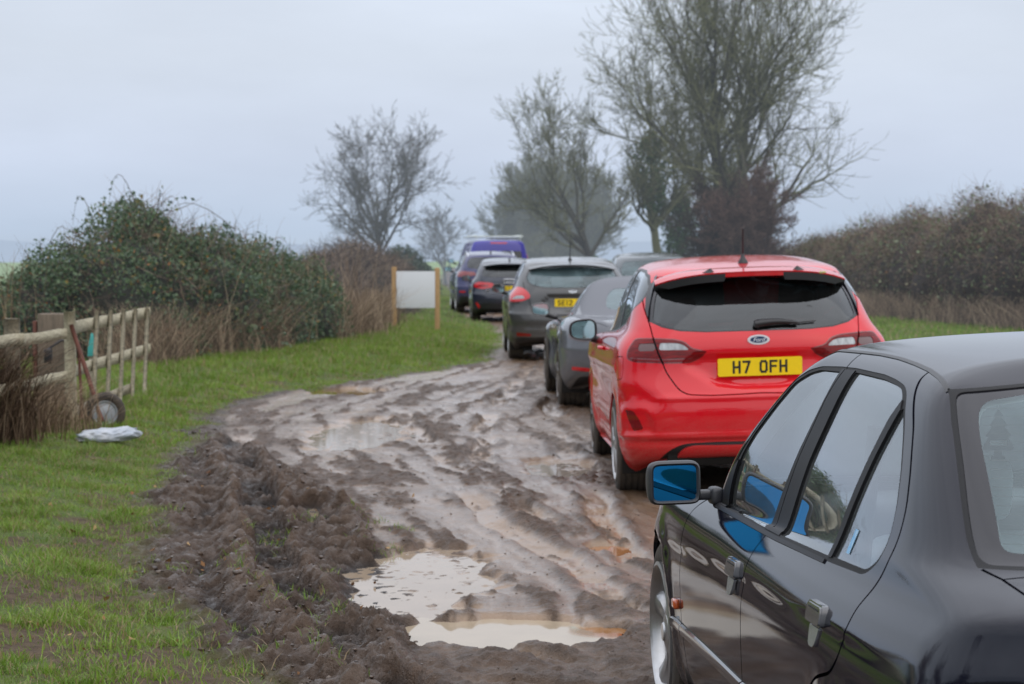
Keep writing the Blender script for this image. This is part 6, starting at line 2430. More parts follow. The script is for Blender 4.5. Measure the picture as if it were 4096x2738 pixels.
def core_mesh(name, blobs, mat, parent, shrink=.82, seed=0):
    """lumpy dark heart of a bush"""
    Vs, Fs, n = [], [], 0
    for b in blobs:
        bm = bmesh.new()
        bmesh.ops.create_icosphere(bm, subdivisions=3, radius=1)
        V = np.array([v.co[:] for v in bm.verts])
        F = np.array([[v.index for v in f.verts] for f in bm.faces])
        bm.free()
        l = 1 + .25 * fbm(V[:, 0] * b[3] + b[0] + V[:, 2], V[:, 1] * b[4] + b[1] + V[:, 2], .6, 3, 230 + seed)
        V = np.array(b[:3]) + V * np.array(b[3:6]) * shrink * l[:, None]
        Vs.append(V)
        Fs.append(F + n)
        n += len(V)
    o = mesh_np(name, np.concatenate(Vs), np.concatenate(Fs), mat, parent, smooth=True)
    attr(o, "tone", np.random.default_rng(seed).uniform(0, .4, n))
    return o


BRAMBLE = ((0, (.018, .036, .018)), (.35, (.050, .092, .042)), (.72, (.105, .165, .075)), (.90, (.12, .15, .06)), (.965, (.22, .17, .04)), (1, (.34, .12, .03)))
DRY = ((0, (.08, .052, .032)), (.4, (.22, .15, .095)), (.8, (.38, .28, .18)), (1, (.52, .42, .29)))
BROWN = ((0, (.045, .03, .022)), (.5, (.12, .08, .058)), (.85, (.21, .15, .105)), (1, (.30, .23, .16)))


def bush(name, label, blobs, n, size, cols, D, seed, cat="bush", group=None, canes=0, twigs=0, twigc=BROWN, corec=None, cane_len=1.0, **kw):
    r = np.random.default_rng(seed)
    c = np.array(blobs)[:, :3].mean(0)
    z = float(base_z(np.array([c[0]]), np.array([c[1]]))[0])
    root = empty(name, label, cat, (c[0], c[1], z), group=group)
    off = -np.array([c[0], c[1], z])
    p = blob_points(r, blobs, n, seed=seed, **kw)
    tone = np.clip(r.beta(2.2, 2.2, len(p)) * .95 + .12 * fbm(p[:, 0] * 2, p[:, 1] * 2 + p[:, 2] * 2, .6, 2, seed), 0, 1)
    hot = r.uniform(size=len(p)) < .05
    tone = np.where(hot, r.uniform(.93, 1, len(p)), np.minimum(tone, .93))
    leaves_mesh("foliage", p + off, size, plant_mat("leaf", cols, D, rough=.5, wet=.25), root, tone=tone, r=r)
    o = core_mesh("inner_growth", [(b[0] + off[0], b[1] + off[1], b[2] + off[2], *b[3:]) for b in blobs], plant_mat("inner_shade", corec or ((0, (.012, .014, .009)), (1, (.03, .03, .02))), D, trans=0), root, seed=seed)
    if twigs:
        q = blob_points(r, blobs, twigs, shell=(.78, .98), seed=seed + 3)
        d = r.normal(size=q.shape) * [.6, .6, .5] + [0, 0, .45]
        d /= np.linalg.norm(d, axis=1, keepdims=True)
        L = r.uniform(.15, .55, len(q))[:, None] * cane_len
        stalks("twigs", q + off, q + off + d * L, r.normal(size=q.shape) * .05, .0045 if D < 40 else .007, plant_mat("twig", twigc, D, trans=0), root, r=r)
    if canes:
        q = blob_points(r, blobs, canes, shell=(.9, 1.0), seed=seed + 5)
        q = q[np.argsort(-q[:, 2])][:max(canes // 2, 3)]
        for_ = r.normal(size=q.shape) * [1, .7, 0]
        tip = q + for_ * .55 * cane_len + [0, 0, .05]
        stalks("canes", q + off, tip + off, np.stack([for_[:, 0] * .1, for_[:, 1] * .1, r.uniform(.25, .5, len(q)) * cane_len], 1), .007, plant_mat("cane", ((0, (.05, .03, .03)), (1, (.12, .10, .07))), D, trans=0), root, k=9, r=r, droop=.15)
        t = r.uniform(.1, .95, len(q) * 9)
        k = np.repeat(np.arange(len(q)), 9)
        b2 = np.stack([for_[:, 0] * .1, for_[:, 1] * .1, np.full(len(q), .35 * cane_len)], 1)
        pp = q[k] * (1 - t[:, None]) + tip[k] * t[:, None] + b2[k] * (4 * t * (1 - t))[:, None]
        leaves_mesh("cane_leaves", pp + off, size, plant_mat("leaf", cols, D, rough=.5), root, r=r)
    return root


def tuft(name, label, cx, cy, n, h, spread, cols, D=0.0, seed=1, cat="dry grass", lean=(0, 0), rad=.003, group=None, foot=.3, kind=None):
    r = np.random.default_rng(seed)
    gz = float(base_z(np.array([cx]), np.array([cy]))[0])
    b = np.stack([r.normal(0, foot * .5, n), r.normal(0, foot * .5, n), np.zeros(n)], 1)
    d = r.normal(size=(n, 2)) * spread
    hh = h * r.uniform(.35, 1.0, n)
    tip = b + np.stack([d[:, 0] * hh + lean[0] * hh, d[:, 1] * hh + lean[1] * hh, hh], 1)
    bend = np.stack([-d[:, 0] * hh * .18, -d[:, 1] * hh * .18, hh * .08], 1)
    o = stalks(name, b, tip, bend, rad, plant_mat("dry_stalk", cols, D, trans=.15, rough=.8), None, r=r, k=6, label=label, cat=cat, group=group, droop=h * .12)
    o.location = (cx, cy, gz - .03)
    return o


def grass_blades(name, label_kind, pts, h, w, cols, seed, D=0.0, lean=.35):
    r = np.random.default_rng(seed)
    n = len(pts)
    z = ground_z(pts[:, 0], pts[:, 1])
    B = np.stack([pts[:, 0], pts[:, 1], z - .004], 1)
    h = np.broadcast_to(h, (n,)) * r.uniform(.45, 1.3, n)
    w = np.broadcast_to(w, (n,)) * r.uniform(.7, 1.3, n)
    a = r.uniform(0, 2 * math.pi, n)
    side = np.stack([np.cos(a), np.sin(a), np.zeros(n)], 1) * (w / 2)[:, None]
    l = r.normal(0, lean, (n, 2))
    top = np.stack([l[:, 0] * h, l[:, 1] * h, h * (1 - .25 * np.minimum(np.hypot(l[:, 0], l[:, 1]), 1))], 1)
    mid = top * [.35, .35, .58]
    V = np.stack([B - side, B + side, B + mid - side * .75, B + mid + side * .75, B + top], 1).reshape(-1, 3)
    i = np.arange(n)[:, None] * 5
    F = np.concatenate([i + [0, 1, 3], i + [0, 3, 2], i + [2, 3, 4]])
    tone = np.clip(r.beta(2, 2, n) * .6 + .45 * (fbm(pts[:, 0], pts[:, 1], .8, 4, 300) + .42), 0, 1)
    dead = r.uniform(size=n) < .20
    tone = np.where(dead, 1.0, tone * .9)
    o = mesh_np(name, V, F, plant_mat("grass_blade", cols, D, rough=.5, trans=.35, wet=.3), kind="stuff")
    attr(o, "tone", np.repeat(tone, 5))
    return o


GRASS = ((0, (.060, .100, .014)), (.45, (.150, .255, .028)), (.80, (.26, .37, .055)), (.88, (.21, .31, .06)), (.93, (.28, .24, .10)), (1, (.30, .22, .12)))


def sample(r, n, x0, x1, y0, y1, power=1.0):
    """more samples near the camera side"""
    u = r.uniform(size=n)
    if power == 0:
        y = y0 * (y1 / y0) ** u
    else:
        y = y0 + (y1 - y0) * u ** power
    return np.stack([r.uniform(x0, x1, n), y], 1)


def make_grass():
    r = np.random.default_rng(11)
    def dens(P):
        z, mud, fl, bare, tr, pd = ground_z(P[:, 0], P[:, 1], True)
        k = (1 - mud) ** 2 * (1 - .72 * bare)
        clump = .12 + 1.1 * smooth01((fbm(P[:, 0], P[:, 1], .34, 4, 310) + .18) / .45)
        return k * clump
    P = sample(r, 420000, -3.9, -.5, 7.2, 17, 0)
    P = P[np.abs(P[:, 0]) < P[:, 1] * .26]
    P = P[r.uniform(size=len(P)) < dens(P)]
    k = fbm(P[:, 0], P[:, 1], .5, 3, 315) + .5
    k2 = smooth01((fbm(P[:, 0], P[:, 1], .22, 3, 319) - .08) / .25)
    grass_blades("grass", None, P, .022 + .022 * k + .040 * k2, .0042, GRASS, 21, lean=.6)
    # a few stray tufts out on the mud
    C = sample(r, 60, -2.0, -.6, 8.0, 13, 1)
    S = (C[:, None, :] + r.normal(0, .035, (len(C), 26, 2))).reshape(-1, 2)
    grass_blades("grass", None, S, .05, .004, GRASS, 22, lean=.6)
    P = sample(r, 430000, -6.5, .2, 17, 44, 0)
    P = P[r.uniform(size=len(P)) < dens(P)]
    k = fbm(P[:, 0], P[:, 1], .9, 3, 317) + .5
    edge = smooth01((-(P[:, 0] - np.interp(P[:, 1], EDGE_G[:, 0], EDGE_G[:, 1]))) / .7)
    grass_blades("grass", None, P, (.045 + .055 * k) * (.6 + .6 * edge), .007, GRASS, 23, lean=.45)
    P = sample(r, 90000, -9, .5, 40, 75, 1)
    P = P[r.uniform(size=len(P)) < dens(P)]
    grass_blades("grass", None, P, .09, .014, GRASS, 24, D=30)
    P = sample(r, 120000, 3.9, 12.5, 28, 72, 1)
    P = P[r.uniform(size=len(P)) < dens(P)]
    grass_blades("grass", None, P, .085, .014, GRASS, 25, D=30)
    # out of frame on the left, seen only in the paintwork of the black car
    P = sample(r, 60000, -7, -.6, -1, 9, 1)
    P = P[r.uniform(size=len(P)) < dens(P)]
    grass_blades("grass", None, P, .06, .008, GRASS, 26)


make_grass()


def plants():
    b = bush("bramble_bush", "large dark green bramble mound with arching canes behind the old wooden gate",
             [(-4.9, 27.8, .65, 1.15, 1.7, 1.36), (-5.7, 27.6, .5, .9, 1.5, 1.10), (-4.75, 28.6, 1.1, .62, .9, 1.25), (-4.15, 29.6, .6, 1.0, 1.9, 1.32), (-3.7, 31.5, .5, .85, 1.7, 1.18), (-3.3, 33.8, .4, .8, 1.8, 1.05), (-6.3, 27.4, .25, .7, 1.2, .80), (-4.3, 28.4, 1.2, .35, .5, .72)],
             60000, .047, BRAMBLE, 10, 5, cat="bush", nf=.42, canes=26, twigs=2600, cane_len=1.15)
    bush("brown_bush", "brown leafless scrub hump between the bramble mound and the blank sign",
         [(-3.7, 44, .4, .95, 3.0, 1.25), (-3.4, 47, .45, .9, 3, 1.40), (-3.15, 41, .3, .55, 2.2, .95), (-3.3, 38.5, .2, .6, 2.0, .85), (-2.9, 50, .4, .8, 3, 1.15)],
         9000, .05, BROWN, 45, 6, cat="bush", twigs=9000, twigc=((0, (.03, .018, .014)), (.6, (.075, .05, .038)), (1, (.28, .21, .14))), cane_len=1.0)
    bush("round_bush", "small rounded dark green bush under the lone bare tree on the left",
         [(-4.0, 78, .6, 1.05, 1.2, 1.25), (-3.2, 79, .4, .6, 1, .8)], 6000, .09, ((0, (.012, .025, .010)), (.6, (.03, .055, .02)), (1, (.06, .09, .03))), 75, 7, cat="bush")
    # right-hand hedge
    path = [(11.4, 30), (10.4, 34), (9.5, 38.4), (8.75, 42), (8.3, 46), (8.2, 51), (8.3, 57), (8.6, 64), (8.7, 72), (8.5, 82), (7.9, 96)]
    r = np.random.default_rng(3)
    blobs = []
    for (a, c), (a2, c2) in zip(path[:-1], path[1:]):
        for k in range(3):
            u = (k + r.uniform(-.3, .3)) / 3
            hgt = np.interp(c + (c2 - c) * u, [32, 42, 50, 57, 70, 98], [2.25, 2.3, 2.15, 1.85, 1.75, 1.7]) * r.uniform(.82, 1.14)
            blobs.append((a + (a2 - a) * u + .6, c + (c2 - c) * u, hgt * .42, 1.05, 2.0, hgt * .58 + .25))
    bush("mixed_hedge", "long brown and green overgrown hedge along the right side of the lane", blobs, 56000, .055,
         ((0, (.05, .038, .028)), (.28, (.15, .105, .078)), (.5, (.095, .115, .06)), (.8, (.17, .24, .11)), (.93, (.28, .33, .19)), (1, (.36, .20, .10))), 25, 8, cat="hedge", nf=.34, twigs=30000,
         twigc=((0, (.06, .04, .033)), (.5, (.16, .11, .085)), (1, (.32, .24, .17))), corec=((0, (.018, .013, .011)), (1, (.035, .026, .02))), cane_len=1.0)
    # dead stalks along the foot of the hedge and of the mound: nobody could count them
    def dead(name, P, h, rad, D, seed, lean=.45):
        r = np.random.default_rng(seed)
        n = len(P)
        z = base_z(P[:, 0], P[:, 1])
        B = np.stack([P[:, 0], P[:, 1], z - .02], 1)
        hh = h * r.uniform(.3, 1, n)
        d = r.normal(0, lean, (n, 2))
        tip = B + np.stack([d[:, 0] * hh, d[:, 1] * hh, hh], 1)
        o = stalks(name, B, tip, np.stack([-d[:, 0] * hh * .2, -d[:, 1] * hh * .2, hh * 0], 1), rad, plant_mat("dead_stalk", DRY, D, trans=.15), None, r=r, kind="stuff")
        return o
    r = np.random.default_rng(31)
    y = r.uniform(34, 62, 9000)
    x = np.interp(y, [p[1] for p in path], [p[0] for p in path]) - .55 + r.normal(0, .22, len(y))
    kk = fbm(x, y, 2.0, 2, 78) > -.08
    dead("dead_grass", np.stack([x, y], 1)[kk], .62, .006, 45, 41)
    line = [(-4.35, 25.2), (-4.0, 26.5), (-3.6, 28.5), (-3.15, 30.5), (-2.75, 32.8), (-2.45, 35), (-2.35, 38), (-2.4, 42)]
    y = 25 + 17 * r.uniform(size=11000)
    x = np.interp(y, [p[1] for p in line], [p[0] for p in line]) - .12 + r.normal(0, .20, len(y))
    k = fbm(x, y, 1.3, 2, 77) > .02
    dead("dead_grass", np.stack([x, y], 1)[k], .80, .0042, 12, 42)
    y = 27 + 14 * r.uniform(size=260)
    x = np.interp(y, [p[1] for p in line], [p[0] for p in line]) - .35 + r.normal(0, .35, len(y))
    dead("dead_grass", np.stack([x, y], 1), 1.5, .006, 12, 43, lean=.18)
    tuft("dry_grass_clump", "tall dark brown clump of dead stalks leaning over at the left edge", -4.02, 16.0, 2600, .88, .30, ((0, (.04, .025, .017)), (.5, (.12, .075, .05)), (.85, (.24, .165, .11)), (1, (.40, .30, .21))), seed=9, lean=(.12, -.25), rad=.0042, foot=.42)
    tuft("dry_grass_clump", "pale brown grass tuft at the foot of the broad gatepost", -3.75, 17.2, 900, .50, .5, DRY, seed=12, rad=.0028, foot=.42)
    tuft("thin_weed", "thin dead weed stalk standing against the sky left of the bramble", -6.0, 26.0, 26, 1.7, .12, DRY, seed=14, rad=.006, foot=.25, cat="weed")
    # trees
    lich = ((0, (.055, .052, .028)), (.5, (.115, .118, .058)), (1, (.20, .21, .10)))
    grey = ((0, (.035, .032, .026)), (1, (.10, .095, .07)))
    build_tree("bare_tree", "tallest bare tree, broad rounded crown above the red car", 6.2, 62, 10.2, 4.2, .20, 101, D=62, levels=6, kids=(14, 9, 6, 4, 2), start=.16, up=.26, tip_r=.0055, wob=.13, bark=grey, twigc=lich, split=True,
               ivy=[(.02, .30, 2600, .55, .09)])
    build_tree("bare_tree", "bare tree with ivy lump beside the tallest tree, left of its trunk", 4.4, 68, 7.4, 3.2, .17, 102, D=68, levels=6, kids=(14, 9, 6, 4, 2), start=.30, up=.26, tip_r=.006, wob=.14, lean=(-.05, 0), bark=lich, twigc=lich,
               ivy=[(.50, .88, 2600, .62, .10)])
    build_tree("bare_tree", "leaning bare tree with ivy-clad base above the grey roadster", 3.1, 76, 6.0, 2.9, .17, 103, D=80, levels=6, kids=(11, 7, 6, 4, 2), start=.28, up=.24, tip_r=.007, wob=.15, lean=(-.30, 0), bark=grey, twigc=lich,
               ivy=[(.0, .28, 2200, .50, .11)])
    build_tree("ivy_tree", "ivy-covered trunk standing between the bare trees on the right", 5.35, 70, 4.2, 1.3, .14, 104, D=70, levels=5, kids=(9, 6, 5, 3), start=.3, up=.2, tip_r=.007, bark=grey,
               ivy=[(.05, .98, 5200, .62, .10)])
    build_tree("hawthorn", "dense reddish brown thorn bush in front of the tallest tree", 6.35, 58, 3.1, 1.6, .07, 105, D=56, levels=6, kids=(16, 8, 6, 4, 3), start=.02, up=.15, tip_r=.006, wob=.2, cat="shrub", split=True,
               bark=((0, (.045, .026, .02)), (1, (.14, .085, .065))))
    build_tree("hawthorn", "dark leafless thorn bush right of the ivy-covered trunk", 5.7, 60, 3.2, 1.4, .07, 115, D=56, levels=6, kids=(14, 8, 6, 4, 3), start=.02, up=.15, tip_r=.006, wob=.2, cat="shrub", split=True,
               bark=((0, (.020, .016, .012)), (1, (.065, .05, .038))))
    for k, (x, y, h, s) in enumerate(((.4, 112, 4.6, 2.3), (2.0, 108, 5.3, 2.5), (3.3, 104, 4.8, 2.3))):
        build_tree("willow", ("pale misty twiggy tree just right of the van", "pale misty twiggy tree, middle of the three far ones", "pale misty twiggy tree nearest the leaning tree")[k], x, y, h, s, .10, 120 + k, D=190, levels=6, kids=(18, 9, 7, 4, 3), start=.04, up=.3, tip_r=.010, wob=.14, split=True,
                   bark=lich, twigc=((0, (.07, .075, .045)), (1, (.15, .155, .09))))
    build_tree("bare_tree", "lone bare tree with spreading crown on the left of the lane", -5.8, 96, 5.0, 3.5, .17, 134, D=110, levels=6, kids=(13, 8, 6, 4, 2), start=.24, up=.14, tip_r=.0075, wob=.16, bark=grey)
    build_tree("bare_tree", "smaller faint bare tree right of the lone left-hand tree", -3.4, 112, 2.9, 1.8, .07, 132, D=230, levels=6, kids=(10, 7, 5, 3, 2), start=.15, up=.2, tip_r=.009, wob=.15, bark=grey)
    # leafless shrubs beside the camera, mirrored in the black car
    for k, (x, y) in enumerate(((-5.2, 4.5), (-5.6, 8.2), (-5.0, 11.5))):
        build_tree("bare_shrub", ("leafless shrub behind the fence nearest the camera", "leafless shrub behind the middle of the fence", "leafless shrub behind the fence near the gate")[k], x, y, 2.3, 1.2, .03, 140 + k, levels=5, kids=(14, 8, 6, 4), start=.03, up=.2, tip_r=.003, wob=.2, cat="shrub", split=True, bark=BROWN)
    bush("bramble_bush", "low bramble thicket behind the fence left of the picture", [(-6.2, 6, .4, 1.0, 3.0, 1.0), (-6.4, 11, .4, 1.0, 3.0, 1.1), (-6.5, 16, .3, .9, 3.0, .95)], 9000, .08, BRAMBLE, 0, 17, cat="bush")


plants()
# ------------------------------------------------------------------ fence, gate, sign, litter
def gz(x, y):
    return float(base_z(np.array([x]), np.array([y]))[0])


M_WOOD = pbr("weathered_timber", (.36, .32, .23), rough=.85, col2=(.13, .115, .08), nscale=5, bump=.12, bscale=40, nstretch=(9, 1.2, 9))
M_WOODL = pbr("pale_lichened_timber", (.46, .42, .30), rough=.85, col2=(.20, .18, .12), nscale=7, bump=.12, bscale=40, nstretch=(9, 1.2, 9))
M_POST = pbr("new_post_timber", (.42, .27, .12), rough=.8, col2=(.28, .17, .08), nscale=8, bump=.3, bscale=60, nstretch=(8, 8, 1))
M_BIGPOST = pbr("old_gatepost_timber", (.19, .15, .11), rough=.9, col2=(.10, .08, .06), nscale=8, bump=.6, bscale=40, nstretch=(8, 8, 1))
M_RUST = pbr("rusty_steel", (.16, .055, .035), rough=.75, col2=(.09, .035, .025), nscale=14, bump=.3, bscale=90)


def plank(m, a, b, w, t, jag=0.0, up=(0, 0, 1)):
    """a plank from a to b, w high, t thick"""
    a, b = np.array(a, float), np.array(b, float)
    d = (b - a) / np.linalg.norm(b - a)
    up = np.array(up, float)
    s = np.cross(d, up)
    s /= np.linalg.norm(s)
    u = np.cross(s, d)
    n = 7
    V = []
    r = np.random.default_rng(int(abs(a.sum() * 1000)) % 9999)
    for i in range(n):
        t_ = i / (n - 1)
        c = a + (b - a) * t_ + u * r.normal(0, .0035)
        ww = w * (1 + r.normal(0, .025))
        for (p, q) in ((-1, -1), (1, -1), (1, 1), (-1, 1)):
            V.append(c + s * p * t / 2 + u * q * ww / 2)
    F = []
    for i in range(n - 1):
        for k in range(4):
            F.append((i * 4 + k, i * 4 + (k + 1) % 4, (i + 1) * 4 + (k + 1) % 4, (i + 1) * 4 + k))
    F += [(0, 1, 2, 3), ((n - 1) * 4 + 3, (n - 1) * 4 + 2, (n - 1) * 4 + 1, (n - 1) * 4)]
    m.add(V, F)


def fence():
    zf = lambda y: gz(-3.68, y)
    # the gate leaf
    g = empty("wooden_gate", "weathered grey timber hurdle gate with five slender uprights sagging open", "gate", (-3.66, 18.2, zf(18.2)))
    O = np.array([-3.66, 18.2, zf(18.2)])
    def L(y, z, dx=0.0):
        return np.array([-(y - 19.5) * .022 + dx, y - 19.5, z * .97])
    for z0, z1, w, y1 in ((.815, .83, .105, 23.9), (.44, .45, .095, 23.9), (.10, .10, .09, 22.6)):
        m = MB()
        plank(m, L(19.55, z0), L(y1, z1), w, .02)
        m.build("rail", M_WOODL if z0 > .4 else M_WOOD, g)
    for k, y in enumerate((20.3, 21.05, 21.8, 22.55, 23.35)):
        m = MB()
        plank(m, L(y - .10, -.02, .035), L(y + .17, .93 - .012 * k, .035), .075, .026, up=(0, 1, 0))
        m.build("upright", M_WOOD, g)
    p = empty("fence_post", "slim square timber post the sagging gate hangs beside", "post", (-3.655, 18.05, zf(18.05) - .05))
    m = MB()
    plank(m, (0, 0, 0), (-.01, .02, .98), .072, .085, up=(0, 1, 0))
    o = m.build("post_shaft", M_WOODL, p)
    p = empty("gatepost", "broad old square gatepost with a weathered top behind the fence rails", "post", (-4.02, 19.1, zf(19.1) - .05))
    m = MB()
    m.box((0, 0, .47), (.23, .23, .95), bev=.012)
    m.build("post_shaft", M_BIGPOST, p, smooth=40)
    m = MB()
    m.box((-.145, -.03, .44), (.035, .10, .88), bev=.006)
    m.build("rusted_plate", M_RUST, p)
    # fence running on towards the camera
    f = empty("rail_fence", "old timber post and rail fence running from the gatepost towards the camera", "fence", (-3.68, 18.0, zf(18.0)))
    F0 = np.array([-3.68, 18.0, zf(18.0)])
    ys = [18.0, 16.4, 14.4, 12.0, 9.6, 7.2, 4.8, 2.4, 0.0]
    for i in range(len(ys) - 1):
        for z, w in ((.75, .088), (.40, .088)):
            m = MB()
            a = np.array([-3.68, ys[i], zf(ys[i]) + z]) - F0
            b = np.array([-3.70 + .02 * (i % 2), ys[i + 1], zf(ys[i + 1]) + z - .02]) - F0
            plank(m, a, b, w, .018)
            m.build("rail", M_WOODL, f)
        m = MB()
        a = np.array([-3.76, ys[i + 1], zf(ys[i + 1]) - .05]) - F0
        plank(m, a, a + [0, 0, .95], .10, .10, up=(0, 1, 0))
        m.build("post", M_WOOD, f)
    # rusty prop and its wheel
    r = empty("rusty_prop", "rusty steel prop leaning against the gate down to the small wheel", "prop", (-3.56, 17.95, zf(17.95)))
    m = MB()
    plank(m, (-.08, .05, .82), (.20, -.08, .03), .040, .03, up=(0, 1, 0))
    m.build("prop_bar", M_RUST, r)
    m = MB()
    plank(m, (-.06, .25, .60), (-.03, .25, .0), .03, .02, up=(0, 1, 0))
    m.build("prop_leg", M_RUST, r)
    w = empty("barrow_wheel", "small black tyre on a pale rim half sunk in the grass below the gate", "wheel", (-3.35, 17.9, zf(17.9) + .10), (R(4), 0, R(16)))
    m = MB()
    m.lathe([(.105, -.035), (.125, -.045), (.155, -.04), (.168, -.02), (.172, 0), (.168, .02), (.155, .04), (.125, .045), (.105, .035)], 40, 'y')
    m.build("tyre", M_TYRE, w, smooth=60)
    m = MB()
    m.lathe([(.107, -.03), (.098, -.034), (.085, -.012), (.05, -.022), (.02, -.03), (.001, -.03)], 32, 'y')
    m.build("rim", pbr("painted_rim", (.42, .45, .48), rough=.45, noise=.4), w, smooth=40)
    # pale litter: crumpled plastic bag
    b = bpy.data.objects.new("x", None)
    bm = bmesh.new()
    bmesh.ops.create_icosphere(bm, subdivisions=4, radius=1)
    V = np.array([v.co[:] for v in bm.verts])
    Fc = np.array([[v.index for v in q.verts] for q in bm.faces])
    bm.free()
    n1 = fbm(V[:, 0] * 1.2 + V[:, 2], V[:, 1] * 1.2 + V[:, 2] * .7, .7, 4, 500, .6, ridged=True)
    n2 = fbm(V[:, 0] * 3 + 5, V[:, 1] * 2 + V[:, 2] * 2, .5, 3, 520, .6, ridged=True)
    V = V * (1 + .34 * n1 + .20 * n2)[:, None] * [.19, .12, .055]
    V[:, 2] += .030 * (V[:, 0] > .05) * smooth01(V[:, 0] / .2)
    V[:, 2] = np.maximum(V[:, 2], -.02)
    o = mesh_np("plastic_bag", V, Fc, pbr("bag_plastic", (.46, .48, .50), rough=.35, col2=(.30, .35, .42), nscale=9), smooth=True, label="crumpled whitish plastic bag lying on the grass in front of the barrow wheel", cat="litter")
    o.location = (-3.10, 16.7, gz(-3.10, 16.7) + .045)
    o.rotation_euler = (0, 0, R(12))
    # teal sack beyond the gate
    m = MB()
    m.lathe([(.001, 0), (.045, 0), (.040, .08), (.022, .16), (.010, .21), (.001, .215)], 14, 'z')
    o = m.build("sack", pbr("teal_plastic", (.03, .30, .27), rough=.5, noise=.3), smooth=60)
    o['label'] = "narrow teal plastic sack showing between the gate uprights"
    o['category'] = "sack"
    o.location = (-3.93, 20.4, gz(-3.93, 20.4) + .44)
    m = MB()
    m.box((0, 0, .09), (.05, .05, .5))
    o2 = m.build("stake", M_WOOD, None)
    o2['label'] = "short stake under the teal sack behind the gate"
    o2['category'] = "stake"
    o2.location = (-3.93, 20.4, gz(-3.93, 20.4) + .11)
    # black latch box and chain behind the fence rails
    k = empty("gate_latch", "black gate latch box hanging by the broad gatepost", "latch", (-3.98, 18.7, gz(-3.98, 18.7) + .50))
    m = MB()
    m.box((0, 0, 0), (.07, .05, .13), bev=.015)
    m.build("latch_box", M_TRIM, k, smooth=50)
    m = MB()
    m.tube([(0, 0, .06), (.10, .05, .13), (.22, .1, .12)], .012, 6)
    m.build("latch_bar", M_TRIM, k)


def sign():
    s = empty("blank_sign", "blank pale grey board fixed between two new wooden posts on the verge", "sign", (-1.72, 39.0, gz(-1.72, 39) - .085))
    for q, (x, hgt) in enumerate(((-.385, 1.21), (.385, 1.19))):
        m = MB()
        m.box((x, 0, hgt / 2 - .05), (.088, .088, hgt + .1), bev=.008)
        m.build("post", M_POST, s, smooth=40)
    m = MB()
    m.box((0, -.052, .80), (.69, .012, .655), bev=.004)
    m.build("board", pbr("sign_board_white", (.56, .58, .60), rough=.45, noise=.05, nscale=2), s)


def stones():
    """loose clods and stones on the track, leaves on the verge"""
    r = np.random.default_rng(61)
    n = 8000
    P = sample(r, n, -2.9, 1.0, 7.4, 24, 0)
    z, mud, fl, bare, tr, pd = ground_z(P[:, 0], P[:, 1], True)
    keep = (mud > .6) & (pd < -.02) & (r.uniform(size=n) < np.where(fl > .5, .45, .95))
    P, z, fl = P[keep], z[keep], fl[keep]
    n = len(P)
    t = (1 + 5 ** .5) / 2
    ico = np.array([(-1, t, 0), (1, t, 0), (-1, -t, 0), (1, -t, 0), (0, -1, t), (0, 1, t), (0, -1, -t), (0, 1, -t), (t, 0, -1), (t, 0, 1), (-t, 0, -1), (-t, 0, 1)]) / 1.9
    fi = np.array([(0, 11, 5), (0, 5, 1), (0, 1, 7), (0, 7, 10), (0, 10, 11), (1, 5, 9), (5, 11, 4), (11, 10, 2), (10, 7, 6), (7, 1, 8), (3, 9, 4), (3, 4, 2), (3, 2, 6), (3, 6, 8), (3, 8, 9), (4, 9, 5), (2, 4, 11), (6, 2, 10), (8, 6, 7), (9, 8, 1)])
    s = r.lognormal(-5.3, .45, n) * np.where(fl > .5, .7, 1.25)
    V = ico[None] * (1 + r.normal(0, .22, (n, 12, 1))) * s[:, None, None] * r.uniform(.6, 1.4, (n, 1, 3)) * [1, 1, .55]
    V = V + np.stack([P[:, 0], P[:, 1], z + s * .2], 1)[:, None, :]
    F = (np.arange(n) * 12)[:, None, None] + fi[None]
    o = mesh_np("mud_clods", V.reshape(-1, 3), F.reshape(-1, 3), plant_mat("clod_mud", ((0, (.024, .014, .009)), (.95, (.085, .052, .032)), (.99, (.12, .09, .065)), (1, (.24, .21, .18))), 0, rough=.5, trans=0, wet=.5), kind="stuff", smooth=True)
    attr(o, "tone", np.repeat(r.uniform(0, 1, n), 12))
    # fallen leaves
    P = sample(r, 130, -3.4, -.6, 7.6, 15, 0)
    z = ground_z(P[:, 0], P[:, 1])
    C = np.column_stack([P, z + .022])
    leaves_mesh("fallen_leaves", C, .030, plant_mat("dead_leaf", ((0, (.10, .045, .02)), (.6, (.26, .13, .05)), (1, (.42, .28, .13))), 0), None, r=r, up=2, kind="stuff")


fence()
sign()
stones()
# ------------------------------------------------------------------ camera, sky, sun
def camera():
    cd = bpy.data.cameras.new("camera")
    co = bpy.data.objects.new("camera", cd)
    COL.objects.link(co)
    f, h, yh = 4997.5, 1.5853, 584.5
    cd.sensor_width = 36
    cd.lens = f / 2346 * 36
    cd.clip_start = .1
    cd.clip_end = 6000
    co.location = (0, 0, h)
    co.rotation_euler = (math.pi / 2 - math.atan2(784 - yh, f), 0, 0)
    cd.dof.use_dof = True
    cd.dof.focus_distance = 6.4
    cd.dof.aperture_fstop = 7.6
    cd.dof.aperture_blades = 7
    SC.camera = co


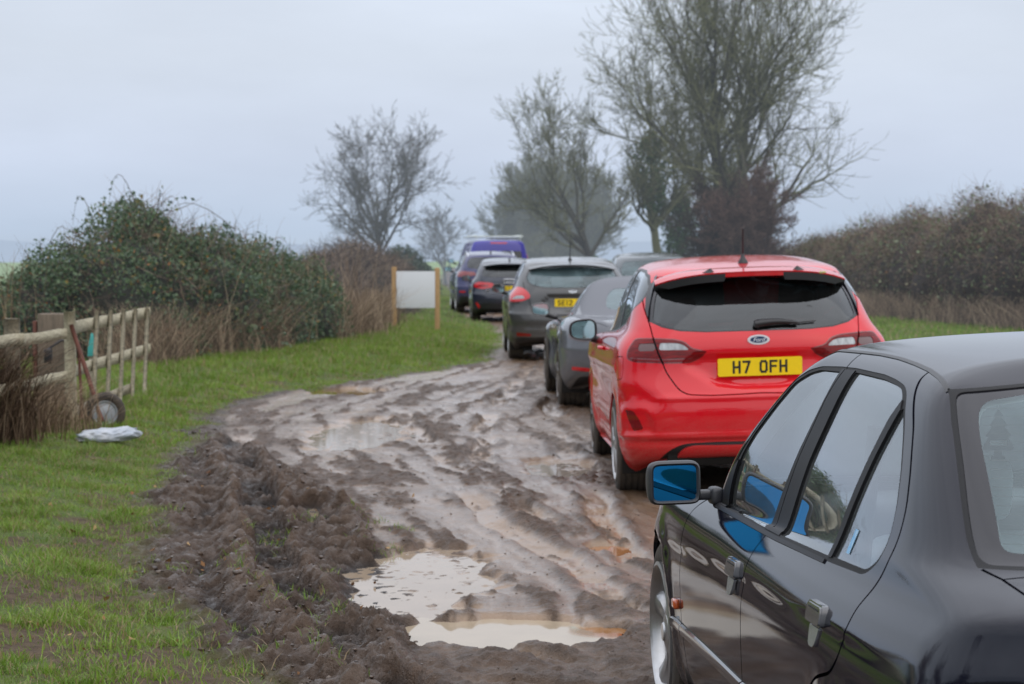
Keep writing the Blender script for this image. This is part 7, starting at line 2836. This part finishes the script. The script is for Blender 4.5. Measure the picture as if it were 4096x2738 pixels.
camera()
def lighting():
    w = bpy.data.worlds.new("World")
    SC.world = w
    w.use_nodes = True
    nt = w.node_tree
    for n in list(nt.nodes):
        nt.nodes.remove(n)
    out = nt.nodes.new("ShaderNodeOutputWorld")
    sky = N(nt, "ShaderNodeTexSky", sky_type='NISHITA', sun_disc=False, sun_elevation=R(35), sun_rotation=R(150), air_density=1.5, dust_density=6.0, ozone_density=1.5)
    tc = N(nt, "ShaderNodeTexCoord")
    sep = N(nt, "ShaderNodeSeparateXYZ", inp={0: tc.outputs['Generated']})
    ramp = N(nt, "ShaderNodeValToRGB", inp={0: sep.outputs[2]})
    cr = ramp.color_ramp
    cr.elements[0].position = 0.0
    cr.elements[0].color = (.50, .59, .72, 1)
    cr.elements[1].position = 1.0
    cr.elements[1].color = (1.78, 1.80, 1.92, 1)
    for p, c in ((.012, (.52, .62, .77)), (.045, (.62, .70, .85)), (.09, (.665, .735, .855)), (.16, (.68, .745, .865)), (.4, (1.04, 1.10, 1.22))):
        e = cr.elements.new(p)
        e.color = rgba(c)
    nz = N(nt, "ShaderNodeTexNoise", inp={'Vector': N(nt, "ShaderNodeMapping", inp={'Vector': tc.outputs['Generated'], 'Scale': (1, 1, 3.5)}).outputs[0], 'Scale': 3.4, 'Detail': 6.0, 'Roughness': .55})
    mr = N(nt, "ShaderNodeMapRange", inp={0: nz.outputs[0], 1: .3, 2: .7, 3: .90, 4: 1.06})
    mul = N(nt, "ShaderNodeMix", data_type='RGBA', blend_type='MULTIPLY', inp={0: 1.0, 6: ramp.outputs[0]})
    cmb = N(nt, "ShaderNodeCombineColor", inp={0: mr.outputs[0], 1: mr.outputs[0], 2: mr.outputs[0]})
    nt.links.new(cmb.outputs[0], mul.inputs[7])
    b1 = N(nt, "ShaderNodeBackground", inp={0: mul.outputs[2], 1: 1.0})
    b2 = N(nt, "ShaderNodeBackground", inp={0: sky.outputs[0], 1: .012})
    ad = N(nt, "ShaderNodeAddShader", inp={0: b1.outputs[0], 1: b2.outputs[0]})
    nt.links.new(ad.outputs[0], out.inputs[0])
    sd = bpy.data.lights.new("sun", 'SUN')
    so = bpy.data.objects.new("sun", sd)
    COL.objects.link(so)
    sd.energy = 1.0
    sd.angle = R(110)
    sd.color = (1.0, .97, .93)
    # sun_rotation is measured from +Y towards +X
    el, az = R(35), R(150)
    d = Vector((math.sin(az) * math.cos(el), math.cos(az) * math.cos(el), math.sin(el)))
    so.rotation_euler = d.to_track_quat('Z', 'Y').to_euler()
    SC.view_settings.view_transform = 'Standard'
    SC.view_settings.look = 'None'
    SC.view_settings.exposure = 0
    SC.render.engine = 'CYCLES'
    SC.cycles.use_denoising = True
    SC.cycles.max_bounces = 10
    SC.cycles.transparent_max_bounces = 16


lighting()
